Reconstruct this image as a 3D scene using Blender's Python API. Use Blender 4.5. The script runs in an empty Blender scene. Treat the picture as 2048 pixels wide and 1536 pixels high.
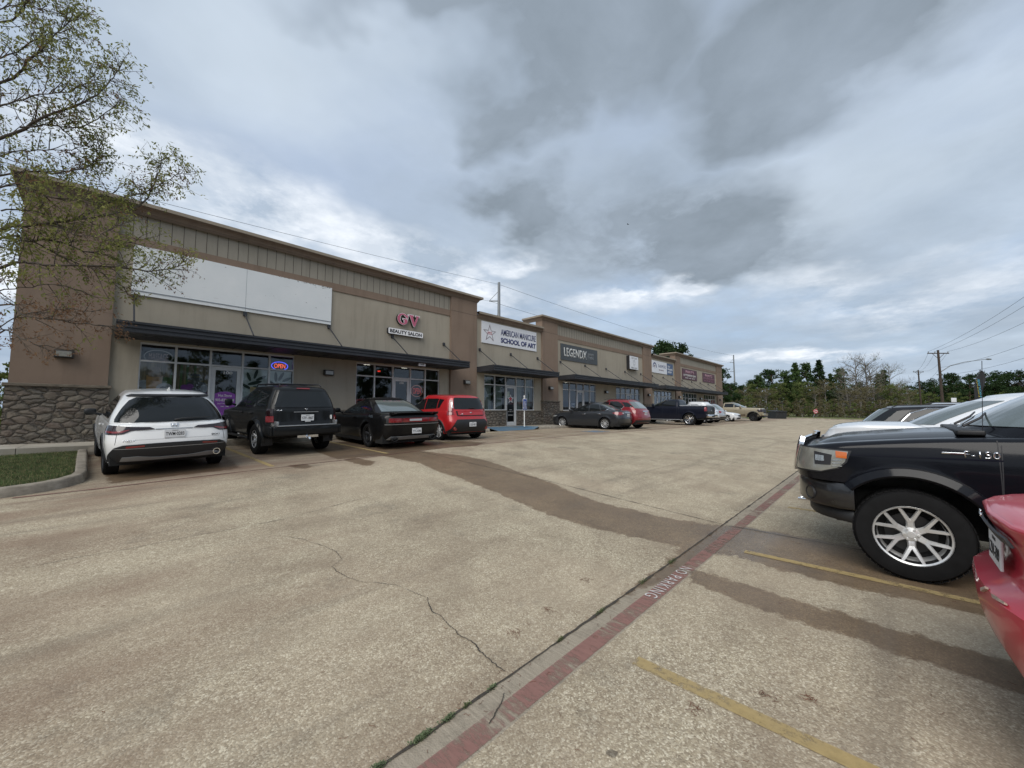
import bpy, bmesh, math, random
import numpy as np
from math import *
from mathutils import Vector, Matrix, noise

random.seed(7)
SC = bpy.context.scene
COL = SC.collection
H = 1.62                      # eye height above the near pavement
# ------------------------------------------------------------------ camera
yaw, pitch, roll = radians(43.97), radians(4.12), radians(-0.04)
F = Vector((cos(pitch)*cos(yaw), cos(pitch)*sin(yaw), sin(pitch)))
Rr = Vector((sin(yaw), -cos(yaw), 0)); Uu = Rr.cross(F)
R2 = Rr*cos(roll)+Uu*sin(roll); U2 = -Rr*sin(roll)+Uu*cos(roll)
cam = bpy.data.cameras.new('camera'); camo = bpy.data.objects.new('camera', cam); COL.objects.link(camo)
camo.matrix_world = Matrix(((R2.x, U2.x, -F.x, 0), (R2.y, U2.y, -F.y, 0), (R2.z, U2.z, -F.z, H), (0, 0, 0, 1)))
cam.sensor_width = 36; cam.lens = 780/2048*36; cam.clip_start = 0.05; cam.clip_end = 3000
SC.camera = camo
SC.view_settings.view_transform = 'Standard'; SC.view_settings.look = 'None'
SC.view_settings.gamma = 1; SC.view_settings.exposure = 0.68
# ------------------------------------------------------------------ light
SUN_EL, SUN_AZ = radians(44), radians(-158)      # azimuth counted from +x towards +y
w = bpy.data.worlds.new('World'); SC.world = w; w.use_nodes = True
NT = w.node_tree; NT.nodes.clear()

class N:
    """tiny node builder"""
    def __init__(s, nt): s.nt = nt
    def n(s, typ, **kw):
        nd = s.nt.nodes.new(typ)
        for k, v in kw.items():
            if k == 'ins':
                for i, val in v.items():
                    sock = nd.inputs[i]
                    if isinstance(val, bpy.types.NodeSocket): s.nt.links.new(val, sock)
                    elif val is not None: sock.default_value = val
            else: setattr(nd, k, v)
        return nd
    def math(s, op, a, b=0.0, c=None, clamp=False):
        nd = s.n('ShaderNodeMath', operation=op, use_clamp=clamp, ins={0: a, 1: b})
        if c is not None:
            if isinstance(c, bpy.types.NodeSocket): s.nt.links.new(c, nd.inputs[2])
            else: nd.inputs[2].default_value = c
        return nd.outputs[0]
    def vmath(s, op, a, b=None):
        nd = s.n('ShaderNodeVectorMath', operation=op, ins={0: a, 1: b}); return nd.outputs[0]
    def noise(s, vec, scale, detail=4, rough=.55, dist=0.0):
        return s.n('ShaderNodeTexNoise', ins={'Vector': vec, 'Scale': scale, 'Detail': detail, 'Roughness': rough, 'Distortion': dist}).outputs['Fac']
    def ramp(s, fac, stops, mode='LINEAR'):
        nd = s.n('ShaderNodeValToRGB', ins={0: fac}); cr = nd.color_ramp; cr.interpolation = mode
        while len(cr.elements) < len(stops): cr.elements.new(.5)
        for e, (p, c) in zip(cr.elements, stops):
            e.position = p; e.color = (c, c, c, 1) if isinstance(c, (int, float)) else (*c[:3], 1)
        return nd.outputs[0]
    def mix(s, fac, a, b, blend='MIX'):
        nd = s.n('ShaderNodeMix', data_type='RGBA', blend_type=blend, clamp_factor=True)
        for i, val in ((0, fac), (6, a), (7, b)):
            if isinstance(val, bpy.types.NodeSocket): s.nt.links.new(val, nd.inputs[i])
            elif i == 0: nd.inputs[0].default_value = val
            else: nd.inputs[i].default_value = (*val[:3], 1)
        return nd.outputs[2]
    def scale(s, col, k):
        nd = s.n('ShaderNodeVectorMath', operation='SCALE', ins={0: col}); nd.inputs[3].default_value = k
        return nd.outputs[0]

g = N(NT)
tc = g.n('ShaderNodeTexCoord').outputs['Generated']
sky = g.n('ShaderNodeTexSky', sky_type='NISHITA'); sky.sun_disc = False
sky.sun_elevation = SUN_EL; sky.sun_rotation = pi/2-SUN_AZ
sky.air_density = 1.6; sky.dust_density = 2.5; sky.ozone_density = 2.0
sep = g.n('ShaderNodeSeparateXYZ', ins={0: tc})
zc = g.math('MAXIMUM', sep.outputs[2], 0.0)
den = g.math('ADD', zc, 0.14)
px = g.math('DIVIDE', sep.outputs[0], den); py = g.math('DIVIDE', sep.outputs[1], den)
pl = g.n('ShaderNodeCombineXYZ', ins={0: px, 1: py, 2: 0.0}).outputs[0]
def cdir(pxl, pyl):
    u, v = (pxl-1024)/780, -(pyl-768)/780
    d = (R2*u+U2*v+F).normalized(); k = max(d.z, 0)+.14
    return (d.x/k, d.y/k)
def blob(c, r, soft=1.0, sx=1.0, ang=0.0):
    """soft disc in the cloud layer: 1 in the middle, 0 outside"""
    mp = g.n('ShaderNodeMapping', vector_type='TEXTURE', ins={0: warp})
    mp.inputs['Location'].default_value = (c[0], c[1], 0); mp.inputs['Rotation'].default_value = (0, 0, ang)
    mp.inputs['Scale'].default_value = (r*sx, r, 1)
    ln = g.n('ShaderNodeVectorMath', operation='LENGTH', ins={0: mp.outputs[0]}).outputs[1]
    return g.n('ShaderNodeMapRange', interpolation_type='SMOOTHSTEP', ins={0: ln, 1: 0.0, 2: 1.2, 3: 1.0, 4: 0.0}).outputs[0]
wn = g.n('ShaderNodeTexNoise', ins={'Vector': pl, 'Scale': 0.9, 'Detail': 5, 'Roughness': .6})
warp = g.vmath('ADD', pl, g.scale(g.vmath('SUBTRACT', wn.outputs['Color'], (.5, .5, .5)), 1.1))
warp2 = g.vmath('ADD', pl, g.scale(g.vmath('SUBTRACT', wn.outputs['Color'], (.5, .5, .5)), .35))
n1 = g.noise(warp2, 0.75, 9, .58)
n2 = g.noise(g.vmath('ADD', warp2, (7.3, 2.1, 0)), 1.9, 8, .6)
n3 = g.noise(g.vmath('ADD', pl, (3.3, 9.1, 0)), 0.33, 3, .5)
# thin bright sheet, open blue, then the dark mass and the low cumulus
SKYMARK = None
def bpx(cx, cy, rx, ry, tilt=0.0):
    c = cdir(cx, cy); t = radians(tilt)
    a = cdir(cx+rx*cos(t), cy+rx*sin(t)); b = cdir(cx-ry*sin(t), cy+ry*cos(t))
    a = (a[0]-c[0], a[1]-c[1]); b = (b[0]-c[0], b[1]-c[1])
    return blob(c, hypot(*b), sx=hypot(*a)/hypot(*b), ang=atan2(a[1], a[0]))
def addm(lst):
    r = lst[0]
    for x in lst[1:]: r = g.math('MAXIMUM', r, x)
    return r
base = g.mix(g.ramp(sep.outputs[2], [(0.0, 0.0), (.10, .25), (.42, 1.0)]), (2.3, 3.35, 5.3), (3.7, 4.35, 5.4))
base = g.mix(.25, base, g.scale(sky.outputs[0], 1.0))
# patches of brighter and darker thin cloud
base = g.mix(g.ramp(n1, [(.38, 0.0), (.62, .65)]), base, (4.5, 5.15, 5.85))
base = g.mix(g.ramp(g.noise(g.vmath('ADD', warp2, (1.7, 5.1, 0)), 1.1, 8, .6), [(.40, 0.0), (.66, .75)]), base, (2.7, 3.3, 4.05))
base = g.mix(g.ramp(g.noise(g.vmath('ADD', warp2, (4.4, .3, 0)), 2.6, 9, .62), [(.42, 0.0), (.68, .55)]), base, (3.0, 3.55, 4.2))
hole = bpx(640, 330, 330, 130, 20)                       # open blue left of the middle
base = g.mix(g.math('MULTIPLY', hole, .55), base, (3.1, 3.8, 5.1))
brt = addm([bpx(560, 120, 330, 200, 10), bpx(1600, 430, 500, 120, -12)])
base = g.mix(g.math('MULTIPLY', brt, .5), base, (5.2, 5.85, 6.5))
# the dark mass
dm = addm([bpx(1120, 60, 330, 200, 8), bpx(1400, 470, 400, 85, 8), bpx(1500, 130, 330, 130, 0), bpx(1060, 110, 240, 170, 15), bpx(900, 20, 330, 90, 5), bpx(1500, 220, 300, 130, -5), bpx(1380, 500, 330, 75, 6),
           bpx(1020, 240, 110, 110), bpx(1650, 60, 420, 130), bpx(1080, 420, 160, 60, 20)])
dk = g.math('MULTIPLY', dm, g.ramp(n2, [(.30, .25), (.52, 1.0)]))
base = g.mix(g.ramp(dk, [(.03, 0.0), (.6, .92)]), base, g.mix(g.ramp(g.noise(g.vmath('ADD', warp2, (2.2, 6.4, 0)), 1.5, 8, .6), [(.35, 0.0), (.65, 1.0)]), (1.55, 1.88, 2.22), (2.4, 2.85, 3.4)))
# cumulus band low over the roofs
cu = addm([bpx(330, 330, 230, 80, 25), bpx(620, 440, 230, 60, 22), bpx(860, 530, 230, 55, 22), bpx(1240, 600, 170, 38, -6),
           bpx(1330, 570, 120, 26, -10), bpx(1000, 500, 130, 30), bpx(1600, 715, 260, 14, 0),
           bpx(-60, 520, 260, 300, 0), bpx(700, 490, 420, 70, 24), bpx(450, 380, 220, 70, 20)])
cu = g.math('MAXIMUM', cu, g.math('MULTIPLY', addm([bpx(1750, 625, 340, 50, 3), bpx(1900, 560, 300, 60, -4), bpx(1640, 560, 220, 40, 0)]), .5))
cun = g.math('MULTIPLY', cu, g.ramp(g.noise(pl, 2.3, 10, .62), [(.36, 0.0), (.56, 1.0)]))
cushade = g.mix(g.ramp(g.noise(g.vmath('ADD', pl, (.12, .18, 0)), 2.3, 8, .62), [(.45, 0.0), (.65, 1.0)]), (5.0, 5.5, 6.15), (7.6, 7.9, 8.3))
base = g.mix(g.ramp(cun, [(.04, 0.0), (.62, .85)]), base, cushade)
# all other bearings behind the camera: plain broken cloud
bg = g.n('ShaderNodeBackground', ins={0: base, 1: 0.09})
NT.links.new(bg.outputs[0], g.n('ShaderNodeOutputWorld').inputs[0])
sl = bpy.data.lights.new('sun', 'SUN'); sl.energy = 1.7; sl.angle = radians(50); sl.color = (1, .96, .9)
so = bpy.data.objects.new('sun', sl); COL.objects.link(so)
sd = Vector((cos(SUN_EL)*cos(SUN_AZ), cos(SUN_EL)*sin(SUN_AZ), sin(SUN_EL)))
so.rotation_euler = sd.to_track_quat('Z', 'Y').to_euler(); so.location = (0, 60, 60)
SC.cycles.use_adaptive_sampling = True
SC.cycles.max_bounces = 6; SC.cycles.transparent_max_bounces = 12
# ------------------------------------------------------------------ the lie of the land
XS = [-12, -5, 0, 1.2, 4.6, 7, 13, 20, 45, 70]; ZS = [-1.40, -1.33, -1.25, -1.21, -1.12, -1.04, -.97, -.97, -.97, -.97]
ZC = [-1.15, -1.1, -1.0, -.98, -.94, -.93, -.92, -.92, -.92, -.92]
ZV = [-1.62, -1.62, -1.62, -1.62, -1.6, -1.57, -1.5, -1.42, -1.25, -1.2]
def gz(x, y):
    zv = float(np.interp(x, XS, ZV)); ze = float(np.interp(x, XS, ZS)); zc_ = float(np.interp(x, XS, ZC))
    if y <= 1.75: z = zv
    elif y <= 9.3: z = zv+(ze-zv)*(y-1.75)/7.55
    elif y <= 13.6: z = ze+(zc_-ze)*(y-9.3)/4.3
    else: z = zc_
    return z+H
def ray(px_, py_):
    return (R2*((px_-1024)/780)+U2*(-(py_-768)/780)+F)
def at(px_, py_, depth):
    return Vector((0, 0, H))+ray(px_, py_)*depth
def on_y(px_, py_, yy):
    r = ray(px_, py_); return Vector((0, 0, H))+r*(yy/r.y)
def hit(px_, py_):
    r = ray(px_, py_); t = .5; dt = .05
    while t < 300:
        p = Vector((0, 0, H))+r*t
        if p.z < gz(p.x, p.y): break
        t += dt
    a, b = t-dt, t
    for _ in range(25):
        m = (a+b)/2; p = Vector((0, 0, H))+r*m
        if p.z < gz(p.x, p.y): b = m
        else: a = m
    return Vector((0, 0, H))+r*b
# ------------------------------------------------------------------ materials
MATS = {}
def newmat(name):
    m = bpy.data.materials.new(name); m.use_nodes = True; nt = m.node_tree; nt.nodes.clear(); MATS[name] = m
    return m, N(nt)
def finish(q, bsdf): q.nt.links.new(bsdf, q.n('ShaderNodeOutputMaterial').inputs[0])
def bump(q, h, strength=.3, dist=.02):
    return q.n('ShaderNodeBump', ins={'Strength': strength, 'Distance': dist, 'Height': h}).outputs[0]
def principled(q, col, rough=.5, metal=0.0, spec=.5, normal=None, coat=0.0, **kw):
    ins = {'Base Color': col if isinstance(col, bpy.types.NodeSocket) else (*col[:3], 1), 'Roughness': rough, 'Metallic': metal, 'Specular IOR Level': spec, 'Coat Weight': coat, 'Coat Roughness': .03}
    if normal is not None: ins['Normal'] = normal
    ins.update(kw)
    return q.n('ShaderNodeBsdfPrincipled', ins=ins).outputs[0]
def objco(q): return q.n('ShaderNodeTexCoord').outputs['Object']
def pos(q): return q.n('ShaderNodeNewGeometry').outputs['Position']
def simple(name, col, rough=.5, metal=0.0, spec=.5, var=.12, sc=4.0, coat=0.0, bmp=0.0):
    if name in MATS: return MATS[name]
    m, q = newmat(name)
    n = q.noise(pos(q), sc, 5, .6)
    c = q.mix(q.ramp(n, [(.3, 0.0), (.7, 1.0)]), tuple(v*(1-var) for v in col), tuple(min(1, v*(1+var)) for v in col))
    r = q.math('ADD', rough, q.math('MULTIPLY', q.math('SUBTRACT', n, .5), .15), clamp=True)
    nm = bump(q, q.noise(pos(q), sc*12, 3), bmp, .01) if bmp else None
    finish(q, principled(q, c, r, metal, spec, nm, coat)); return m
def paint(name, col, metal=.0, rough=.35, coat=1.0, dirt=.10):
    if name in MATS: return MATS[name]
    m, q = newmat(name); o = objco(q)
    fl = q.noise(o, 900, 1); n = q.noise(o, 2.2, 5, .65)
    c = q.mix(q.math('MULTIPLY', fl, .25), col, tuple(min(1, v*1.6) for v in col))
    z = q.n('ShaderNodeSeparateXYZ', ins={0: o}).outputs[2]
    low = q.math('MULTIPLY', q.ramp(z, [(.25, 1.0), (.75, 0.0)]), q.ramp(n, [(.3, .3), (.7, 1.0)]))
    dk = .25 if max(col) < .05 else 1.0
    c = q.mix(q.math('MULTIPLY', low, dirt*1.8*dk), c, (.17, .13, .09))
    c = q.mix(q.math('MULTIPLY', q.ramp(n, [(.45, 0.0), (.8, 1.0)]), dirt*dk), c, (.2, .18, .15))
    cr = q.math('ADD', .03, q.math('MULTIPLY', q.ramp(n, [(.3, 0.0), (.8, 1.0)]), .12))
    finish(q, principled(q, c, rough, metal, (.05 if max(col) < .02 else .2) if max(col) < .05 else .4, None, coat*(.55 if max(col) < .02 else 1), **{'Coat Roughness': cr, 'Coat IOR': 1.42})); return m
def emis(name, col, st):
    m, q = newmat(name); finish(q, q.n('ShaderNodeEmission', ins={0: (*col, 1), 1: st}).outputs[0]); return m

M_glass_car, q = newmat('car_glass')
n_ = q.noise(objco(q), 3.0, 4)
finish(q, principled(q, (.008, .010, .011), q.math('ADD', .015, q.math('MULTIPLY', n_, .03)), 0, .45))
M_glass_win, q = newmat('windscreen_glass')
n_ = q.noise(objco(q), 9.0, 3)
finish(q, principled(q, (.10, .125, .125), q.math('ADD', .03, q.math('MULTIPLY', n_, .08)), 0, 1.0, None, 1.0))
M_pane, q = newmat('shop_glass')
fr = q.n('ShaderNodeFresnel', ins={0: 1.55}).outputs[0]
gl = q.n('ShaderNodeBsdfGlossy', ins={0: (.9, .95, 1, 1), 1: .02, 'Normal': bump(q, q.noise(pos(q), 1.3, 2), .06, .02)}).outputs[0]
trp = q.n('ShaderNodeBsdfTransparent', ins={0: (.66, .70, .69, 1)}).outputs[0]
finish(q, q.n('ShaderNodeMixShader', ins={0: q.math('MULTIPLY', fr, 1.6, clamp=True), 1: trp, 2: gl}).outputs[0])
M_rubber = simple('rubber', (.009, .009, .0095), .8, 0.0, .2, var=.3, sc=9)
M_blkplast = simple('black_plastic', (.013, .0135, .015), .55, var=.15, sc=6)
M_dark = simple('underbody_black', (.006, .006, .006), .9)
M_chrome = simple('chrome', (.75, .76, .78), .12, 1.0, var=.05)
M_alloy = simple('alloy', (.62, .63, .64), .30, .6, var=.1)
M_alloy_dark = simple('dark_alloy', (.06, .062, .066), .35, .7)
M_redlens = simple('red_lens', (.19, .010, .012), .12, var=.2, coat=1.0)
M_darklens = simple('smoked_lens', (.018, .008, .009), .12, coat=.5)
M_clearlens = simple('clear_lens', (.45, .46, .46), .1, .3, coat=1.0, sc=20)
M_amber = simple('amber_lens', (.55, .13, .02), .15, coat=1.0)
M_plate = simple('plate_white', (.62, .63, .64), .4, var=.05)
M_ink = simple('black_ink', (.015, .015, .018), .6)
M_white = simple('white_paint', (.72, .72, .70), .6, var=.04)
M_grey = simple('silver_trim', (.30, .31, .32), .35, .6)
# ------------------------------------------------------------------ mesh helpers
def mobj(name, bm, mat, parent=None, smooth=None, loc=None):
    me = bpy.data.meshes.new(name); bm.to_mesh(me); bm.free()
    for mm in (mat if isinstance(mat, (list, tuple)) else [mat]): me.materials.append(mm)
    o = bpy.data.objects.new(name, me); COL.objects.link(o)
    if smooth is not None:
        for p in me.polygons: p.use_smooth = True
        me.set_sharp_from_angle(angle=radians(smooth))
    if parent is not None: o.parent = parent
    if loc is not None: o.location = loc
    return o
def tag(o, label=None, cat=None, group=None, kind=None):
    if label: o['label'] = label
    if cat: o['category'] = cat
    if group: o['group'] = group
    if kind: o['kind'] = kind
    return o
def empty(name, loc, rz=0.0):
    o = bpy.data.objects.new(name, None); COL.objects.link(o); o.location = loc; o.rotation_euler = (0, 0, rz); o.empty_display_size = .3
    return o
def box(bm, x0, x1, y0, y1, z0, z1, mi=0):
    v = [bm.verts.new(p) for p in ((x0, y0, z0), (x1, y0, z0), (x1, y1, z0), (x0, y1, z0), (x0, y0, z1), (x1, y0, z1), (x1, y1, z1), (x0, y1, z1))]
    for f in ((0, 3, 2, 1), (4, 5, 6, 7), (0, 1, 5, 4), (1, 2, 6, 5), (2, 3, 7, 6), (3, 0, 4, 7)):
        bm.faces.new([v[i] for i in f]).material_index = mi
    return v
def boxb(x0, x1, y0, y1, z0, z1, bev=0.0, seg=2):
    bm = bmesh.new(); box(bm, x0, x1, y0, y1, z0, z1)
    if bev: bmesh.ops.bevel(bm, geom=bm.edges[:], offset=bev, segments=seg, profile=.5, affect='EDGES')
    return bm
def tube(bm, pts, rad, n=8, cap=True):
    pts = [Vector(p) for p in pts]; rings = []
    rr = rad if isinstance(rad, (list, tuple)) else [rad]*len(pts)
    prev = None
    for i, p in enumerate(pts):
        d = (pts[min(i+1, len(pts)-1)]-pts[max(i-1, 0)]).normalized()
        if prev is None:
            a = Vector((0, 0, 1)) if abs(d.z) < .9 else Vector((1, 0, 0)); u = d.cross(a).normalized()
        else:
            u = (prev-d*prev.dot(d))
            u = u.normalized() if u.length > 1e-6 else d.orthogonal().normalized()
        prev = u; v = d.cross(u)
        rings.append([bm.verts.new(p+(u*cos(2*pi*k/n)+v*sin(2*pi*k/n))*rr[i]) for k in range(n)])
    for a, b in zip(rings, rings[1:]):
        for k in range(n): bm.faces.new((a[k], a[(k+1) % n], b[(k+1) % n], b[k]))
    if cap:
        bm.faces.new(rings[0][::-1]); bm.faces.new(rings[-1])
def lathe(bm, prof, n=32, axis='y', mi=0):
    """prof: (radius, offset along axis)"""
    rings = []
    for r, t in prof:
        ring = []
        for k in range(n):
            a = 2*pi*k/n
            ring.append(bm.verts.new((r*cos(a), t, r*sin(a)) if axis == 'y' else (r*cos(a), r*sin(a), t)))
        rings.append(ring)
    for a, b in zip(rings, rings[1:]):
        for k in range(n): bm.faces.new((a[k], a[(k+1) % n], b[(k+1) % n], b[k])).material_index = mi
    return rings
_tc = {}
def text_bm(s, w_=None, h_=None, depth=.004, bold=0.0, spacing=1.0):
    """lettering as a mesh in the xz plane, centred, facing -y, stretched to w_ x h_"""
    cu = bpy.data.curves.new('t', 'FONT'); cu.body = s; cu.size = 1; cu.extrude = 0.0; cu.offset = bold; cu.align_x = 'CENTER'; cu.space_character = spacing; cu.resolution_u = 4
    o = bpy.data.objects.new('t', cu); COL.objects.link(o)
    dg = bpy.context.evaluated_depsgraph_get(); me = bpy.data.meshes.new_from_object(o.evaluated_get(dg))
    bpy.data.objects.remove(o); bpy.data.curves.remove(cu)
    bm = bmesh.new(); bm.from_mesh(me); bpy.data.meshes.remove(me)
    xs = [v.co.x for v in bm.verts]; ys = [v.co.y for v in bm.verts]
    cx_, cy_ = (min(xs)+max(xs))/2, (min(ys)+max(ys))/2; ww, hh = max(xs)-min(xs), max(ys)-min(ys)
    kx = w_/ww if w_ else h_/hh; ky = h_/hh if h_ else kx
    for v in bm.verts: v.co = Vector(((v.co.x-cx_)*kx, 0, (v.co.y-cy_)*ky))
    if depth:
        r = bmesh.ops.extrude_face_region(bm, geom=bm.faces[:])
        for e in r['geom']:
            if isinstance(e, bmesh.types.BMVert): e.co.y -= depth
    return bm
def xform(bm, m): bmesh.ops.transform(bm, matrix=m, verts=bm.verts); return bm
def poly_bm(pts, y0, y1):
    """polygon given in (x,z), from y0 (front) to y1"""
    bm = bmesh.new()
    a = [bm.verts.new((x, y0, z)) for x, z in pts]; f = bm.faces.new(a)
    r = bmesh.ops.extrude_face_region(bm, geom=[f])
    for e in r['geom']:
        if isinstance(e, bmesh.types.BMVert): e.co.y = y1
    bmesh.ops.recalc_face_normals(bm, faces=bm.faces[:])
    return bm
def join(bm, other):
    me = bpy.data.meshes.new('j'); other.to_mesh(me); other.free(); bm.from_mesh(me); bpy.data.meshes.remove(me)
# ------------------------------------------------------------------ pavement
def sdf(P, poly):
    """signed distance (negative inside) of points P (n,2) to a polygon"""
    poly = np.array(poly, float); d = np.full(len(P), 1e9); ins = np.zeros(len(P), bool)
    for i in range(len(poly)):
        a, b = poly[i], poly[(i+1) % len(poly)]; e = b-a; wv = P-a
        t = np.clip((wv@e)/max(e@e, 1e-9), 0, 1); d = np.minimum(d, np.linalg.norm(wv-t[:, None]*e, axis=1))
        c = ((a[1] > P[:, 1]) != (b[1] > P[:, 1]))
        with np.errstate(divide='ignore', invalid='ignore'):
            xi = (b[0]-a[0])*(P[:, 1]-a[1])/(b[1]-a[1])+a[0]
        ins ^= c & (P[:, 0] < xi)
    return np.where(ins, -d, d)
WET = [[(6.0, 9.5), (6.5, 8.2), (6.6, 7.4), (6.48, 6.65), (6.25, 5.6), (6.08, 4.84), (5.8, 4.0), (5.66, 3.47), (5.75, 2.44), (5.96, 1.86), (6.2, 1.5), (6.2, .8), (6.2, -.2), (6.3, -1.4), (6.4, -4),
        (5.0, -4), (4.9, -1.6), (4.86, -.38), (4.79, .34), (4.82, .88), (4.93, 1.3), (4.80, 1.56), (4.3, 1.60), (3.9, 1.58), (3.4, 1.72), (2.9, 1.75), (3.8, 1.77), (4.78, 1.84), (4.7, 2.28), (4.54, 2.79), (4.52, 3.6), (4.75, 4.94), (4.95, 6.25), (4.95, 7.0), (5.15, 8.02), (5.0, 8.8), (4.9, 9.5)],
       [(4.25, 1.5), (4.2, 1.04), (4.15, .49), (4.14, .02), (4.1, -.6), (4.1, -2.2), (3.6, -2.2), (3.70, -.5), (3.76, .28), (3.81, 1.03), (3.95, 1.5)],
       [(4.3, 9.5), (4.45, 8.7), (4.1, 8.35), (4.0, 8.8), (3.95, 9.5)], [(3.1, 9.5), (3.2, 9.05), (2.9, 8.9), (2.75, 9.5)],
       [(6.9, 9.4), (8.0, 9.2), (8.8, 9.7), (8.5, 10.6), (7.2, 11.2), (5.9, 12.8), (4.0, 12.9), (3.9, 9.6), (5.2, 9.4)],
       [(.1, 9.7), (2.0, 9.8), (2.1, 13.4), (-.1, 13.4)]]
def lines(*segs):
    out = []
    for a, b, s in segs: out += list(np.arange(a, b-1e-6, s))
    return out
gx = lines((-40, -12, 2), (-12, -4, .5), (-4, 14, .12), (14, 30, .5), (30, 70, 2))+[70]
gy = lines((-45, -12, 3), (-12, -4, 1), (-4, 1.0, .15), (1.0, 2.4, .05), (2.4, 13.6, .12))+[13.6]
NX, NY = len(gx), len(gy)
def sheet(name, gx, gy, dz, mat, attr=True):
    X, Y = np.meshgrid(gx, gy, indexing='ij'); P = np.stack([X.ravel(), Y.ravel()], 1)
    Z = np.array([gz(x, y) for x, y in P])+dz
    me = bpy.data.meshes.new(name); n, m = len(gx), len(gy)
    idx = np.arange(n*m).reshape(n, m)
    Fc = np.stack([idx[:-1, :-1], idx[1:, :-1], idx[1:, 1:], idx[:-1, 1:]], -1).reshape(-1, 4)
    me.from_pydata(np.column_stack([P, Z]).tolist(), [], Fc.tolist())
    if attr:
        d = np.full(len(P), 9.0)
        for pl_ in WET: d = np.minimum(d, sdf(P, pl_))
        a = me.attributes.new('wet', 'FLOAT', 'POINT'); a.data.foreach_set('value', d.astype(np.float32))
    for p in me.polygons: p.use_smooth = True
    me.materials.append(mat); o = bpy.data.objects.new(name, me); COL.objects.link(o); return o
def lot_material():
    m, q = newmat('pavement'); p = pos(q)
    sx = q.n('ShaderNodeSeparateXYZ', ins={0: p}); x, y = sx.outputs[0], sx.outputs[1]
    vor = q.n('ShaderNodeTexVoronoi', feature='F1', ins={'Vector': p, 'Scale': 110.0}); vc = q.n('ShaderNodeSeparateColor', ins={0: vor.outputs['Color']})
    vor2 = q.n('ShaderNodeTexVoronoi', feature='F1', ins={'Vector': q.vmath('ADD', p, (3.1, 1.7, 0)), 'Scale': 55.0}); vc2 = q.n('ShaderNodeSeparateColor', ins={0: vor2.outputs['Color']})
    big = q.noise(p, .35, 5, .6); mid = q.noise(q.vmath('ADD', p, (9, 4, 0)), 1.3, 7, .68); fine = q.noise(p, 26, 4, .7)
    base = q.ramp(vc.outputs[0], [(0, (.13, .10, .07)), (.35, (.28, .234, .168)), (.72, (.42, .361, .271)), (1, (.85, .80, .66))])
    base = q.mix(.35, base, q.ramp(vc2.outputs[0], [(0, (.15, .12, .09)), (.6, (.31, .27, .21)), (1, (.56, .52, .44))]))
    base = q.mix(.33, base, q.ramp(fine, [(.3, (.18, .142, .102)), (.7, (.52, .452, .340))]))
    base = q.mix(q.ramp(mid, [(.42, 0.0), (.70, .6)]), base, (.165, .128, .095))
    base = q.mix(q.ramp(big, [(.42, 0.0), (.62, .35)]), base, (.44, .365, .28))
    base = q.mix(1.0, base, (1.08, 1.065, 1.0), 'MULTIPLY')
    base = q.mix(q.ramp(q.noise(q.vmath('ADD', q.vmath('MULTIPLY', p, (.6, 1.1, 1)), (11, 2, 0)), .9, 8, .7), [(.52, 0.0), (.70, .35)]), base, (.20, .145, .10))
    # rusty run-off towards the island and along the shops
    rn = q.noise(q.vmath('ADD', q.vmath('MULTIPLY', p, (.45, 1.6, 1)), (4, 0, 0)), 1.0, 7, .65)
    rust = q.math('MULTIPLY', q.ramp(rn, [(.40, 0.0), (.62, 1.0)]), q.math('ADD', q.math('MULTIPLY', q.n('ShaderNodeMapRange', ins={0: x, 1: 3.5, 2: -1.0, 3: 0.0, 4: .55}).outputs[0], 1.0), q.n('ShaderNodeMapRange', ins={0: y, 1: 8.2, 2: 9.8, 3: 0.0, 4: .7}).outputs[0]), clamp=True)
    base = q.mix(rust, base, (.185, .115, .078))
    # tyre-darkened stall band by the shops
    lane = q.n('ShaderNodeMapRange', ins={0: y, 1: 9.2, 2: 9.4, 3: 0.0, 4: .4}).outputs[0]
    base = q.mix(q.math('MULTIPLY', lane, q.ramp(mid, [(.3, .6), (.6, 1.0)])), base, (.20, .155, .115))
    # oil spots and small dark specks
    sp = q.n('ShaderNodeTexVoronoi', feature='F1', ins={'Vector': p, 'Scale': 1.1}); spn = q.math('ADD', sp.outputs['Distance'], q.math('MULTIPLY', q.math('SUBTRACT', fine, .5), .05))
    base = q.mix(q.math('MULTIPLY', q.math('LESS_THAN', spn, .035), .55), base, (.05, .045, .04))
    base = q.mix(q.ramp(q.noise(q.vmath('ADD', p, (2, 8, 0)), .8, 8, .75), [(.56, 0.0), (.75, .6)]), base, (.10, .09, .075))
    # smooth gutter strip between the valley joint and the red line
    gut = q.math('MULTIPLY', q.math('GREATER_THAN', y, 1.49), q.math('LESS_THAN', y, 1.76))
    gcol = q.ramp(q.noise(q.vmath('MULTIPLY', p, (60, 3, 1)), 1.0, 4, .6), [(.3, (.22, .19, .145)), (.7, (.37, .32, .25))])
    gcol = q.mix(q.ramp(q.noise(p, 7, 6, .7), [(.5, 0.0), (.7, .7)]), gcol, (.16, .14, .11))
    base = q.mix(q.math('MULTIPLY', gut, .85), base, gcol)
    # wet run-off
    wa = q.n('ShaderNodeAttribute', attribute_name='wet').outputs['Fac']
    wj = q.math('ADD', wa, q.math('MULTIPLY', q.math('SUBTRACT', q.noise(p, 6.5, 9, .72), .5), .34))
    wet = q.n('ShaderNodeMapRange', ins={0: wj, 1: .022, 2: -.022, 3: 0.0, 4: 1.0}).outputs[0]
    base = q.mix(wet, base, q.mix(1.0, base, q.mix(q.ramp(q.noise(q.vmath('ADD', p, (3, 1, 0)), 2.2, 7, .7), [(.35, 0.0), (.65, 1.0)]), (.46, .37, .28), (.62, .51, .40)), 'MULTIPLY'))
    base = q.mix(q.math('MULTIPLY', wet, .12), base, (.105, .078, .055))
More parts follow.
